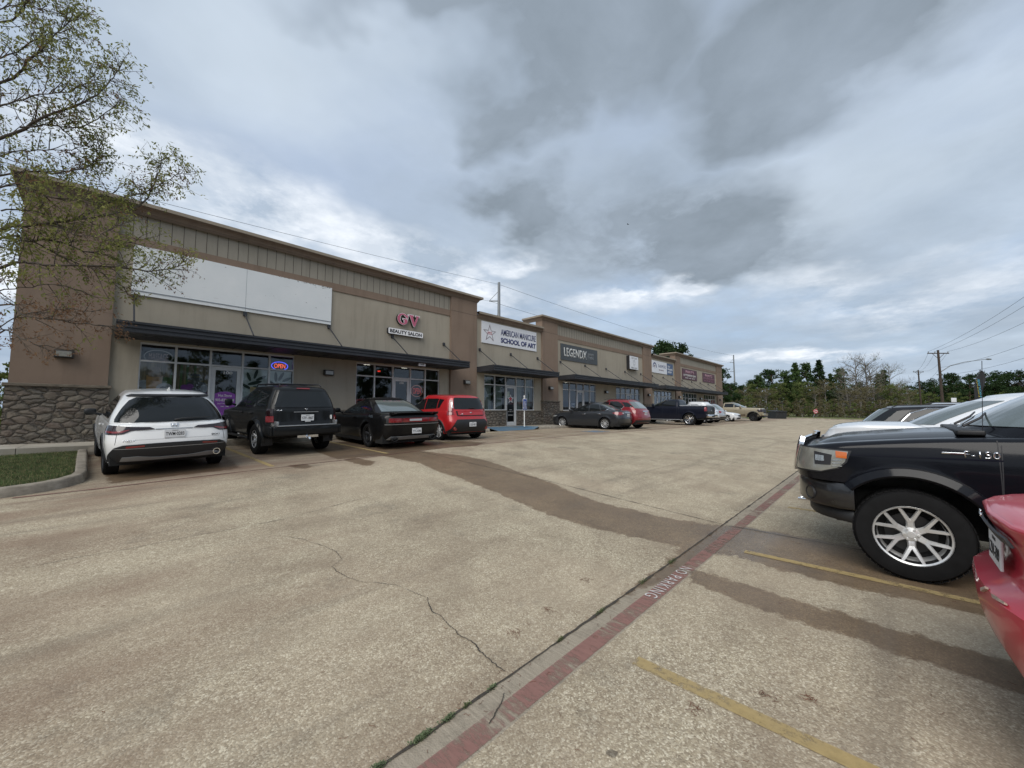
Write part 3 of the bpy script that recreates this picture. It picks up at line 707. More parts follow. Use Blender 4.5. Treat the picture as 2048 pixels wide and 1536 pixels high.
bpart('parapet_wall', bm, M_brown)
bm = bmesh.new()
for (x, y) in ((50.6, 17.5), (51.4, 17.6), (53.0, 17.2)): box(bm, x, x+.7, y, y+1.0, Z(4.9), Z(6.5))
bpart('roof_vent', bm, M_roof)
# storefronts -----------------------------------------------------------
M_blind = simple('pale_blind', (.36, .41, .37), .8, var=.1, sc=2)
M_lit = emis('ceiling_lamp_glow', (1, .93, .8), 2.2)
for k, w0 in enumerate(WIN):
    xs = [w0+o for o in WOFF]; yf = WY+.07
    bm = bmesh.new()
    def bar(xa, xb, za, zb, y0=yf-.05, y1=yf+.05): box(bm, xa, xb, y0, y1, Z(za), Z(zb))
    for i, x in enumerate(xs):
        hw = .028; zb = -.78 if i in (2, 3) else .12
        bar(max(x-hw, xs[0]), min(x+hw, xs[-1]), zb, 2.05)
    bar(xs[0]+.028, xs[-1]-.028, 1.995, 2.048, yf-.048, yf+.048)
    for a, b in zip(xs, xs[1:]): bar(a+.028, b-.028, 1.485, 1.535, yf-.047, yf+.047)
    for a, b in ((xs[0], xs[2]), (xs[3], xs[5])): bar(a+.0, b-.0, .101, .15, yf-.055, yf+.055)
    fr = bpart('window', bm, M_alum); fr['label'] = 'aluminium shopfront window beside the shop door'
    bm = bmesh.new()
    for i, (a, b) in enumerate(zip(xs, xs[1:])):
        for za, zb in (((1.53, 2.0),) if i == 2 else ((.14, 1.49), (1.53, 2.0))):
            bm.faces.new([bm.verts.new(p) for p in ((a, yf, Z(za)), (b, yf, Z(za)), (b, yf, Z(zb)), (a, yf, Z(zb)))])
    bpart('pane', bm, M_pane, fr)
    bm = bmesh.new(); a, b = xs[2]+.03, xs[3]-.03
    for (xa, xb, za, zb) in ((a, a+.115, -.77, 1.48), (b-.115, b, -.77, 1.48), (a+.115, b-.115, -.77, -.55), (a+.115, b-.115, 1.37, 1.48)): box(bm, xa, xb, yf-.022, yf+.022, Z(za), Z(zb))
    dr = bpart('door', bm, M_alum)
    bm = bmesh.new(); bm.faces.new([bm.verts.new(p) for p in ((a+.11, yf+.003, Z(-.56)), (b-.11, yf+.003, Z(-.56)), (b-.11, yf+.003, Z(1.38)), (a+.11, yf+.003, Z(1.38)))]); bpart('pane', bm, M_pane, dr)
    bm = bmesh.new(); tube(bm, [(a+.06, yf-.02, Z(.1)), (a+.06, yf-.08, Z(.1)), (a+.06, yf-.08, Z(.38)), (a+.06, yf-.02, Z(.38))], .012, 8); bpart('handle', bm, M_ink, dr)
    # room behind
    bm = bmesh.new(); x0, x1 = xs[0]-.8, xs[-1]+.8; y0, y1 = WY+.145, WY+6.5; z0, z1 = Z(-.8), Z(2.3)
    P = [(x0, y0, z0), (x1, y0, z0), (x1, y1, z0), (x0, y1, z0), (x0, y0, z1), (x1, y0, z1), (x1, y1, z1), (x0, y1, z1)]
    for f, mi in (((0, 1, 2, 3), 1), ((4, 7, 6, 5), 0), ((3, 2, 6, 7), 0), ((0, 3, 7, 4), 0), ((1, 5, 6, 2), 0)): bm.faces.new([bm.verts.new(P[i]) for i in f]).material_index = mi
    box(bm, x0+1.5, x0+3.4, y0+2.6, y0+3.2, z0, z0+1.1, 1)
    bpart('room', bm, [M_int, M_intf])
    if k in (1, 3, 4):
        for i in range(4):
            bm = bmesh.new(); box(bm, xs[0]+.4+1.0*i, xs[0]+.7+1.0*i, y0+1.2+.7*(i % 2), y0+1.5+.7*(i % 2), z1-.03, z1-.01); bpart('ceiling_lamp', bm, M_lit)
    if k == 2:
        for i, (a, b) in enumerate(zip(xs, xs[1:])):
            if i == 2: continue
            for za, zb in ((.13, 1.5), (1.52, 2.02)):
                if i == 1 and za > 1: continue
                bm = bmesh.new(); n = 9
                for j in range(n):
                    xa = a+.03+(b-a-.16)*j/n; xb = a+.03+(b-a-.16)*(j+1.02)/n; yy = yf+.13+.006*(j % 2)
                    bm.faces.new([bm.verts.new(p) for p in ((xa, yy, Z(za)), (xb, yy+.012, Z(za)), (xb, yy+.012, Z(zb)), (xa, yy, Z(zb)))])
                bpart('blind', bm, M_blind, fr)
# awnings -------------------------------------------------------------------
AWN = [(.05, 11.85, [.38, 3.09, 5.85, 8.56, 11.32]), (13.42, 18.85, [13.66, 16.04, 18.43]), (20.47, 33.0, [20.79, 23.71, 26.61, 29.6, 32.46]),
       (34.5, 39.95, [34.79, 37.2, 39.56]), (41.5, 53.2, [42.02, 44.76, 47.5, 50.24, 53.04])]
for x0, x1, rods in AWN:
    yfr = 14.2; bm = bmesh.new(); y1 = WY-.001
    prof = [(yfr, 2.115), (yfr, 2.165), (yfr+.03, 2.175), (yfr+.03, 2.215), (yfr, 2.225), (yfr, 2.275), (yfr+.03, 2.285), (yfr+.03, 2.325), (yfr-.015, 2.335), (yfr-.015, 2.395), (yfr+.02, 2.40), (y1, 2.375), (y1, 2.10), (yfr+.02, 2.095)]
    a = [bm.verts.new((x0, y, Z(z))) for y, z in prof]; b = [bm.verts.new((x1, y, Z(z))) for y, z in prof]
    n = len(prof)
    for i in range(n): bm.faces.new((a[i], b[i], b[(i+1) % n], a[(i+1) % n]))
    bm.faces.new(a[::-1]); bm.faces.new(b)
    aw = bpart('awning', bm, M_awn)
    bm = bmesh.new(); nseg = int((x1-x0)/.86)
    for i in range(nseg+1):
        xx = x0+.03+(x1-x0-.06)*i/nseg; box(bm, xx-.012, xx+.012, yfr+.06, y1-.01, Z(2.082), Z(2.0955))
    for j in range(3): box(bm, x0+.03, x1-.03, yfr+.3+j*.4, yfr+.32+j*.4, Z(2.087), Z(2.0955))
    bpart('soffit', bm, M_soff, aw)
    for xr_ in rods:
        bm = bmesh.new(); tube(bm, [(xr_, WY-.03, Z(3.31)), (xr_, yfr+.10, Z(2.42))], .021, 8); bpart('rod', bm, M_awn, aw)
        bpart('wall_bracket', boxb(xr_-.055, xr_+.055, WY-.07, WY+.001, Z(3.25), Z(3.40), .01), M_awn, aw)
# lamps on the wall --------------------------------------------------------
M_bronze = simple('bronze_lamp_housing', (.025, .022, .02), .5); M_lens = simple('prismatic_lens', (.20, .19, .165), .2, coat=1, sc=20)
LABL = ['bronze wall lamp on the brown pillar at the building corner, above the stone base', 'bronze wall lamp under the first awning between the massage shop and the beauty salon', 'bronze wall lamp on the brown pillar between the beauty salon and the manicure school',
        'bronze wall lamp on the brown pillar between manicure school and barber shop', 'bronze wall lamp under the long awning between the barber shop and the next window', 'bronze wall lamp on the pillar left of the insurance office',
        'bronze wall lamp on the pillar right of the insurance office', 'bronze wall lamp between the two maroon-signed shops', 'bronze wall lamp on the last pillar of the strip']
for i, x in enumerate([-.85, 5.88, 12.67, 19.55, 26.5, 33.7, 40.8, 47.35, 54.3]):
    y = WY-(.10 if i not in (1, 4, 7) else 0)
    t = tag(empty('wall_lamp', (x, y, Z(1.52))), LABL[i], 'wall lamp', 'bronze lamps along the shop fronts')
    bm = bmesh.new(); prof = [(-.001, -.10), (-.15, -.10), (-.17, -.085), (-.15, .085), (-.10, .11), (-.001, .11)]
    a = [bm.verts.new((-.17, yy, zz)) for yy, zz in prof]; b = [bm.verts.new((.17, yy, zz)) for yy, zz in prof]
    for k in range(len(prof)): bm.faces.new((a[k], b[k], b[(k+1) % len(prof)], a[(k+1) % len(prof)]))
    bm.faces.new(a[::-1]); bm.faces.new(b)
    mobj('housing', bm, M_bronze, t)
    bm = bmesh.new(); bm.faces.new([bm.verts.new(p) for p in ((-.14, -.176, -.07), (.14, -.176, -.07), (.14, -.158, .07), (-.14, -.158, .07))]); r = bmesh.ops.extrude_face_region(bm, geom=bm.faces[:])
    for e in r['geom']:
        if isinstance(e, bmesh.types.BMVert): e.co.y -= .012
    mobj('lens', bm, M_lens, t)
# signs ----------------------------------------------------------------------
def place(bm, x, y, z): return xform(bm, Matrix.Translation((x, y, z)))
def sign(name, x0, x1, z0, z1, depth, mat, label, cat='sign', group=None, edge=.0, gap=0.0):
    cx, cz = (x0+x1)/2, (z0+z1)/2
    o = mobj(name, boxb(x0-cx, x1-cx, -depth-gap, -.002-gap, z0-cz, z1-cz, edge, 3), mat, smooth=30, loc=(cx, WY, Z(cz)))
    tag(o, label, cat, group); o['w'] = x1-x0; o['h'] = z1-z0; o['d'] = depth+gap
    return o
def letters(s, parent, cx, cz, w_, h_, mat, bold=.0, name='lettering', depth=.006, sp=1.0):
    bm = text_bm(s, w_, h_, depth, bold, sp); place(bm, cx, -parent['d']-.001, cz); return mobj(name, bm, mat, parent)
m, q = newmat('blank_banner'); p = pos(q)
c = q.mix(q.ramp(q.noise(p, .8, 6, .6), [(.3, 0.0), (.7, 1.0)]), (.64, .67, .68), (.72, .735, .74))
c = q.mix(q.math('MULTIPLY', q.ramp(q.noise(q.vmath('MULTIPLY', p, (1, 1, 3)), 3.5, 7, .7), [(.62, 0.0), (.7, 1.0)]), .25), c, (.30, .28, .25)); finish(q, principled(q, c, .45, 0, .4)); M_banner = m
s = sign('blank_sign', .31, 5.91, 3.41, 4.87, .06, M_banner, 'large blank white sign panel over the first awning')
mobj('seam', boxb(-.025-.004, -.025+.004, -.0625, -.059, -.73, .73), M_grey, s); mobj('trim', boxb(-2.8, 2.8, -.075, -.059, -.625, -.60), M_grey, s)
bm = bmesh.new(); R = random.Random(5)
for k in range(70):
    x = R.uniform(-2.7, 2.75) if R.random() < .3 else 2.75-abs(R.gauss(0, .7)); z = .73-abs(R.gauss(0, .02)) if R.random() < .8 else R.uniform(-.7, .7); zz = R.uniform(.004, .014)
    box(bm, x, x+R.uniform(.01, .06), -.0625, -.059, z-zz, z)
mobj('peeling_edge', bm, M_ink, s)
M_pinkl = simple('raspberry_letter_face', (.46, .09, .16), .35, coat=.3); M_wedge = simple('white_letter_edge', (.75, .74, .74), .4)
def glyph_G(k=0.0):
    out = []
    R1, R0 = .5+k*.7, .33-k*.4
    pts = [( .42*cos(a)+0.0, R1*sin(a)) for a in np.linspace(radians(38), radians(360-28), 34)]
    inn = [( (.24-k)*cos(a)+.01, (R0+.06)*sin(a)) for a in np.linspace(radians(360-38), radians(48), 30)]
    return pts+[(.36+k, -.02-k), (.36+k, .04+k), (.02-k, .04+k), (.02-k, -.02-k), (.12-k, -.05-k), (.12-k, -.30)]+inn+[(.24, .24-k), (.33, .12-k), (.40+k, .12-k), (.40+k, .45+k), (.36, .45+k)]
def glyph_V(k=0.0):
    return [(-.5-k, .5+k), (-.5-k, .42-k), (-.42, .41-k), (-.08, -.5-k), (.06, -.5-k), (.37, .41-k), (.47+k, .42-k), (.47+k, .5+k), (.12-k, .5+k), (.12-k, .42-k), (.22, .40), (.03, -.18), (-.17, .41), (-.08+k, .42-k), (-.08+k, .5+k)]
for gl_, cx, w_, nm, lb in ((glyph_G, 8.99, .62, 'letter_sign', 'pink letter G in a white edge on the tan wall above the beauty salon plate'), (glyph_V, 9.58, .56, 'letter_sign', 'pink letter V in a white edge on the tan wall above the beauty salon plate')):
    t = empty(nm, (cx, WY, Z(4.16)))
    tag(t, lb, 'letter', 'raised pink letters over the beauty salon')
    mobj('can', poly_bm([(x*w_, z*.5) for x, z in gl_(.055)], -.13, -.002), [M_ink], t)
    mobj('rim', poly_bm([(x*w_, z*.5) for x, z in gl_(.05)], -.142, -.131), M_wedge, t)
    mobj('face', poly_bm([(x*w_, z*.5) for x, z in gl_(0)], -.150, -.143), M_pinkl, t)
cab = bmesh.new(); pts = []
for (cx, cz, a0) in ((.83, .08, 0), (-.83, .08, 90), (-.83, -.08, 180), (.83, -.08, 270)):
    for j in range(5): a = radians(a0+j*22.5); pts.append((cx+.05*cos(a), cz+.05*sin(a)))
o = mobj('salon_plate', poly_bm(pts, -.13, -.002), M_ink, loc=(9.18, WY, Z(3.555))); tag(o, 'white rounded plate reading BEAUTY SALON under the pink letters', 'sign'); o['d'] = .14
mobj('face', poly_bm([(x*.99, z*.97) for x, z in pts], -.14, -.131), M_wedge, o)
letters('BEAUTY SALON', o, 0, 0, 1.6, .155, M_ink, .025)
M_navy = simple('navy_print', (.025, .035, .13), .5); M_starr = simple('dark_star_print', (.09, .03, .04), .5)
M_signw = simple('white_sign_board', (.66, .67, .70), .45, var=.03)
s = sign('school_sign', 13.78, 18.31, 3.74, 4.92, .05, M_signw, 'white sign board reading AMERICAN MANICURE SCHOOL OF ART with a star')
letters('AMERICAN MANICURE', s, .68, .18, 3.02, .36, M_navy, .015); letters('SCHOOL OF ART', s, .68, -.28, 3.02, .30, M_navy, .045)
def star(r, r2, k=5, rot=90): return [((r if i % 2 == 0 else r2)*cos(radians(rot+i*180/k)), (r if i % 2 == 0 else r2)*sin(radians(rot+i*180/k))) for i in range(2*k)]
def ringpoly(outer, inner, y0, y1):
    bm = bmesh.new(); n = len(outer)
    for y in (y0,):
        A = [bm.verts.new((x, y, z)) for x, z in outer]; B = [bm.verts.new((x, y, z)) for x, z in inner]
        for i in range(n): bm.faces.new((A[i], A[(i+1) % n], B[(i+1) % n], B[i]))
    r = bmesh.ops.extrude_face_region(bm, geom=bm.faces[:])
    for e in r['geom']:
        if isinstance(e, bmesh.types.BMVert): e.co.y = y1
    bmesh.ops.recalc_face_normals(bm, faces=bm.faces[:]); return bm
for sc_, th in ((.50, .025), (.43, .022)):
    bm = ringpoly([(x, z*1.0) for x, z in star(sc_, sc_*.40)], [(x*(1-th*2.4), z*(1-th*2.4)) for x, z in star(sc_, sc_*.40)], -.056, -.051)
    place(bm, -1.68, 0, -.02); mobj('star_outline', bm, M_starr, s)
letters('AMERICAN', s, -1.68, .03, .34, .07, simple('pink_print', (.6, .2, .22), .5), .01); letters('MANICURE', s, -1.68, -.06, .34, .05, MATS['pink_print'], .01)
M_slate = simple('slate_sign_board', (.055, .062, .068), .55, var=.2, sc=8); M_bone = simple('bone_letter', (.55, .55, .53), .5)
s = sign('barber_sign', 20.83, 25.35, 3.5, 4.59, .05, M_slate, 'dark slate sign board reading LEGENDX BARBER STUDIO in tall white letters')
letters('LEGENDX', s, -.55, .02, 2.75, .60, M_bone, .02); letters('BARBER', s, 1.35, .13, .78, .19, M_grey, .01); letters('STUDIO', s, 1.35, -.12, .78, .20, M_grey, .01)
s = sign('light_box_sign', 29.95, 31.5, 3.56, 4.70, .28, M_ink, 'square white light box sign hanging over the long awning')
mobj('face', boxb(-.76, .76, -.30, -.281, -.55, .55, .01), M_signw, s); s['d'] = .30
letters('TATTOOS', s, 0, .40, 1.0, .15, M_grey, .01); letters('PIERCING', s, 0, -.42, 1.1, .13, M_grey, .01)
def ell(rx, rz, n=28): return [(rx*cos(2*pi*i/n), rz*sin(2*pi*i/n)) for i in range(n)]
for rx, rz, dz in ((.20, .27, 0), (.09, .07, .12), (.08, .05, -.12)):
    bm = ringpoly(ell(rx, rz), ell(rx-.015, rz-.015), -.306, -.301); place(bm, 0, 0, dz); mobj('round_emblem', bm, M_grey, s)
s = sign('insurance_sign', 34.76, 38.10, 3.67, 4.81, .05, M_signw, 'white sign board reading FARMERS INSURANCE with an arched blue emblem')
letters('FARMERS', s, .55, .12, 1.75, .30, M_navy, .0, sp=1.25); letters('INSURANCE', s, .35, -.25, 1.1, .12, M_starr, .0, sp=1.2)
arcp = [(.40*cos(a), .40*sin(a)) for a in np.linspace(radians(-15), radians(195), 18)]+[(.28*cos(a), .28*sin(a)) for a in np.linspace(radians(195), radians(-15), 18)]
bm = poly_bm(arcp, -.056, -.051); place(bm, -1.1, 0, 0); mobj('arch_emblem', bm, M_navy, s)
bm = poly_bm([(-.10, .16), (.10, .16), (.10, .0), (.03, -.02), (0, -.22), (-.03, -.02), (-.10, 0)], -.056, -.051); place(bm, -1.1, 0, 0); mobj('arch_emblem', bm, M_starr, s)
M_bluesign = simple('blue_sign_board', (.06, .10, .19), .5)
s = sign('agency_sign', 38.13, 39.6, 3.67, 4.78, .05, M_bluesign, 'small blue sign board with white lettering right of the insurance sign')
letters('CODY', s, -.28, .26, .62, .18, M_signw, .02); letters('PERSON', s, -.02, -.02, 1.15, .19, M_signw, .03); letters('AGENCY', s, -.10, -.30, 1.0, .18, M_signw, .03)
M_maroon = simple('maroon_sign_board', (.085, .030, .045), .55, var=.25, sc=2); M_pinkp = simple('dusty_pink_letter', (.45, .25, .30), .5); M_pinkd = simple('dim_pink_letter', (.27, .12, .16), .5)
s = sign('extension_bar_sign', 42.1, 46.45, 3.5, 4.63, .05, M_maroon, "left maroon sign board reading PHAT'S over white EXTENSION BAR")
letters("PHAT'S", s, 0, .26, 2.5, .34, M_pinkp, .03); letters('EXTENSION BAR', s, 0, -.12, 3.7, .24, M_bone, .02); letters('BRAIDS   WIGS   BEAUTY', s, .1, -.40, 2.9, .10, M_bone, .02)
s = sign('second_maroon_sign', 48.4, 52.72, 3.54, 4.62, .05, M_maroon, "right maroon sign board reading PHAT'S in dim pink at the end of the strip")
letters("PHAT'S", s, -.1, .24, 2.6, .34, M_pinkp, .03); letters('EXTENSION CENTER', s, 0, -.12, 3.8, .22, M_pinkd, .01); letters('BRAIDS WIGS BEAUTY SUPPLY', s, 0, -.38, 3.6, .10, M_pinkd, .0)
# window graphics of the first shop ------------------------------------------
def graphic(name, x0, x1, z0, z1, bgcol, shapes, label, y=WY+.085, cat='window graphic', group='window graphics of the massage shop'):
    t = tag(empty(name, ((x0+x1)/2, y, Z(z0))), label, cat, group); w2 = (x1-x0)/2
    mobj('backing', boxb(-w2, w2, 0, .004, 0, z1-z0), bgcol, t)
    for i, (nm, pts, mt) in enumerate(shapes):
        if name in ('towel_graphic', 'stone_graphic') and 'bamboo' not in nm: pts = [(x, min(z+.27, z1-z0-.01)) for x, z in pts]
        bm = poly_bm([(x, z) for x, z in pts], -.0006-.0006*(i+1), -.0002-.0006*(i)); mobj(nm, bm, mt, t)
    return t
def mcol(n, c): return simple('print_'+n, tuple(min(.85, v*2.0) for v in c), .6, var=.25, sc=9)
def oval(cx, cz, rx, rz, n=20, rot=0.0):
    return [(cx+rx*cos(a)*cos(rot)-rz*sin(a)*sin(rot), cz+rx*cos(a)*sin(rot)+rz*sin(a)*cos(rot)) for a in np.linspace(0, 2*pi, n, endpoint=False)]
m, q = newmat('print_bamboo_mat'); p = pos(q)
c = q.ramp(q.noise(q.vmath('MULTIPLY', p, (7, 1, .25)), 2.0, 3, .5), [(.35, (.08, .06, .04)), (.5, (.24, .18, .10)), (.7, (.42, .33, .20))]); finish(q, principled(q, c, .5)); M_bam = m
zg = .16
tw = mcol('towel', (.27, .26, .27)); tn = mcol('tan_basket', (.30, .18, .08)); stn = mcol('grey_stone', (.055, .055, .065)); grn = mcol('green_stem', (.06, .10, .035)); prp = mcol('purple', (.17, .045, .20)); lg = mcol('light_stone', (.22, .22, .24)); crm = mcol('cream_board', (.36, .37, .36)); lf = mcol('dark_leaf', (.02, .03, .024)); cndl = mcol('candle', (.40, .30, .17))
graphic('towel_graphic', .62, 1.36, zg, 1.47, M_bam, [('stone', oval(-.16, .12, .30, .18), lg), ('stone', oval(-.26, .40, .15, .12), lg), ('basket', [(-.22, .25), (.10, .25), (.12, .66), (-.24, .66)], tn), ('towel_stack', [(-.2, .62), (.1, .62), (.08, .82), (.03, .92), (-.12, .92), (-.18, .82)], mcol('folded_towel', (.19, .14, .10))),
        ('leaf', [(.12, .40), (.34, .42), (.33, .85), (.28, .62), (.14, .64)], grn), ('rolled_towel', oval(.18, .28, .19, .17), tw), ('rolled_towel_core', oval(.15, .29, .07, .06), stn)],
        'window graphic of rolled towels and a basket left of the stone picture')
graphic('stone_graphic', 1.43, 2.20, zg, 1.47, M_bam, [('bamboo_stem', [(-.32, 0), (-.27, 0), (-.24, 1.3), (-.30, 1.3)], grn), ('bamboo_stem', [(-.16, 0), (-.11, 0), (-.10, 1.3), (-.16, 1.3)], grn), ('bamboo_stem', [(.02, .4), (.08, .4), (.09, 1.3), (.03, 1.3)], grn), ('purple_ground', [(-.38, 0), (.38, 0), (.38, .20), (0, .12), (-.38, .16)], prp),
        ('stone', oval(.08, .30, .30, .09), stn), ('stone', oval(.10, .47, .24, .08), stn), ('stone', oval(.06, .61, .19, .065), stn), ('stone', oval(.06, .74, .13, .05), stn), ('stone', oval(.30, .32, .10, .13), lg), ('stone', oval(.26, .12, .13, .08), lg), ('flower', oval(-.18, .34, .10, .09), prp), ('flower', oval(-.05, .38, .09, .08), prp), ('flower', oval(-.08, .25, .09, .07), prp)],
        'window graphic of stacked dark stones and a purple flower beside the door')
leaves = [oval(-.20, 1.05, .16, .05, 14, 1.9), oval(0, 1.15, .17, .05, 14, 1.3), oval(.16, 1.02, .17, .05, 14, .5), oval(-.02, .85, .22, .06, 14, .3), oval(-.26, .72, .16, .05, 14, 2.6), oval(.24, .80, .14, .045, 14, 0.1), oval(.1, .66, .18, .06, 14, -.3)]
graphic('orchid_graphic', 3.15, 3.87, zg, 1.47, crm, [('leaf', l, lf) for l in leaves]+[('candle', [(-.15, .25), (.16, .25), (.16, .66), (-.15, .72)], cndl), ('stone', oval(-.2, .2, .26, .18), lg)], 'window graphic of dark leaves and a square candle right of the purple door')
leaves = [oval(-.15, 1.1, .18, .05, 14, 1.6), oval(.02, 1.12, .18, .05, 14, 1.1), oval(.20, 1.02, .16, .05, 14, .5), oval(.2, .8, .18, .05, 14, .1), oval(.24, .55, .16, .06, 14, .9), oval(-.2, .82, .16, .05, 14, 2.4), oval(-.05, .72, .14, .05, 14, 1.5)]
graphic('branch_graphic', 3.93, 4.62, zg, 1.47, crm, [('leaf', l, lf) for l in leaves]+[('stone', oval(-.18, .28, .14, .08), lg)], 'window graphic of a dark leafy branch at the right end under the neon sign')
t = tag(empty('door_decal', (2.67, WY+.068, Z(.0))), 'purple door decal reading Hot Stone with a phone number', 'door decal')
mobj('purple_panel', poly_bm([(-.28, -.45), (.28, -.45), (.28, .60), (.14, .66), (0, .68), (-.14, .66), (-.28, .60)], -.003, 0), mcol('violet', (.11, .03, .16)), t); t['d'] = .003
for s_, z_, w_, h_ in (('Hot Stone', .55, .36, .085), ('903-830-9048', .40, .50, .085), ('Open 7 Days A Week', .28, .40, .045), ('AM - PM', .19, .22, .04)): letters(s_, t, 0, z_, w_, h_, MATS['white_paint'], .01, depth=.002)
def stick(s_, x, z, w_, h_, lab):
    o = mobj('door_number', place(text_bm(s_, w_, h_, .003, .02), 0, 0, 0), M_white, loc=(x, WY+.066, Z(z))); tag(o, lab, 'number')
stick('100', 2.72, 1.30, .24, .09, 'white suite number 100 on the glass of the purple door'); stick('200', 9.1, 1.30, .22, .08, 'white suite number 200 on the beauty salon door'); stick('400', 23.16, 1.28, .2, .07, 'white suite number 400 on the barber shop door')
def neon(name, x, z, rx, rz, label, on=1.0, y=WY+.13, ring=(.10, .10, 1.0), ltr=(1.0, .12, .04), word='OPEN'):
    t = tag(empty(name, (x, y, Z(z))), label, 'neon sign')
    bm = bmesh.new(); pts = [(rx*cos(a), 0, rz*sin(a)) for a in np.linspace(0, 2*pi, 33)]; tube(bm, pts, .014, 6, False); mobj('tube_ring', bm, emis('neon_ring_'+name, ring, 1.1*on), t)
    mobj('tube_letters', text_bm(word, rx*1.35, rz*1.05, .01, -.004), emis('neon_letter_'+name, ltr, 1.2*on), t)
neon('neon_open_sign', 4.24, 1.66, .26, .145, 'lit oval neon OPEN sign in blue and red high in the first shop window', y=WY+.11)
neon('round_open_sign', 9.95, .98, .30, .26, 'faint oval red OPEN sign inside the beauty salon window', .16, WY+.15, (.7, .3, .25), (1.0, .08, .05))
neon('arched_neon_sign', 1.0, 1.66, .32, .20, 'dim unlit neon sign in the top left pane of the first shop', .05, WY+.12, (.5, .55, .6), (.6, .45, .45), 'MASSAGE')
t = tag(mobj('exit_sign', boxb(-.10, .10, 0, .05, -.06, .06), M_ink, loc=(8.25, 16.1, Z(1.80))), 'small red lit sign behind the top pane of the beauty salon', 'exit sign'); mobj('lettering', place(text_bm('EXIT', .13, .05, .003), 0, -.001, 0), emis('red_sign_glow', (1, .05, .03), 2.0), t)
bm = bmesh.new(); 
for (i_, c_) in ((0, 48.75), (3, 51.3)):
    for k in range(1): pass
bm.free()
for x0_, lb in ((48.78, 'left red and pink poster in the last shop window'), (51.35, 'right red and pink poster in the last shop window')):
    o = mobj('window_poster', boxb(-.72, .72, -.004, 0, 0, 1.3), mcol('crimson', (.35, .05, .08)), loc=(x0_+.75, WY+.10, Z(.18))); tag(o, lb, 'poster', 'posters in the last shop')
    mobj('figure', poly_bm([(-.3, .0), (.25, 0), (.35, .5), (.1, 1.2), (-.1, .9), (-.2, .4)], -.008, -.0045), mcol('blush', (.6, .42, .42)), o)
t = tag(empty('star_decal', (16.12, WY+.066, Z(.75))), 'white outlined star decal on the glass door of the manicure school', 'door decal')
mobj('star_outline', ringpoly(star(.27, .12), star(.20, .085), -.004, 0), M_wedge, t); mobj('star_core', poly_bm(star(.17, .07), -.003, 0), mcol('dark_red', (.20, .02, .03)), t)
for s_, z_, w_, h_ in (('HOURS', -.62, .2, .04), ('TUE - SAT  9 - 5', -.72, .44, .05), ('903-372-8011', -.92, .38, .05)):
    mobj('lettering', place(text_bm(s_, w_, h_, .002, .01), 0, -.001, z_), M_white, t)
o = tag(mobj('door_notice', boxb(-.1, .1, -.003, 0, -.15, .15), M_blind, loc=(15.93, WY+.062, Z(1.02))), 'pale paper notice on the school door above the star', 'notice')
o = tag(mobj('shop_notice', boxb(-.2, .2, -.003, 0, -.17, .17), M_signw, loc=(22.35, WY+.10, Z(.45))), 'white and blue paper notice in the lower barber shop window', 'notice'); mobj('print', boxb(-.12, .12, -.006, -.0035, -.06, .02), M_navy, o)
o = tag(mobj('awning_number', boxb(-.17, .17, -.03, .03, -.055, .055, .01), M_signw, loc=(9.30, 14.35, Z(2.03))), 'small white number plate hanging under the first awning near the salon door', 'number plate'); mobj('lettering', place(text_bm('200', .2, .06, .003, .02), 0, -.031, 0), M_ink, o)
mobj('hanger', boxb(.14, .15, -.004, .004, .05, .30), M_ink, o)
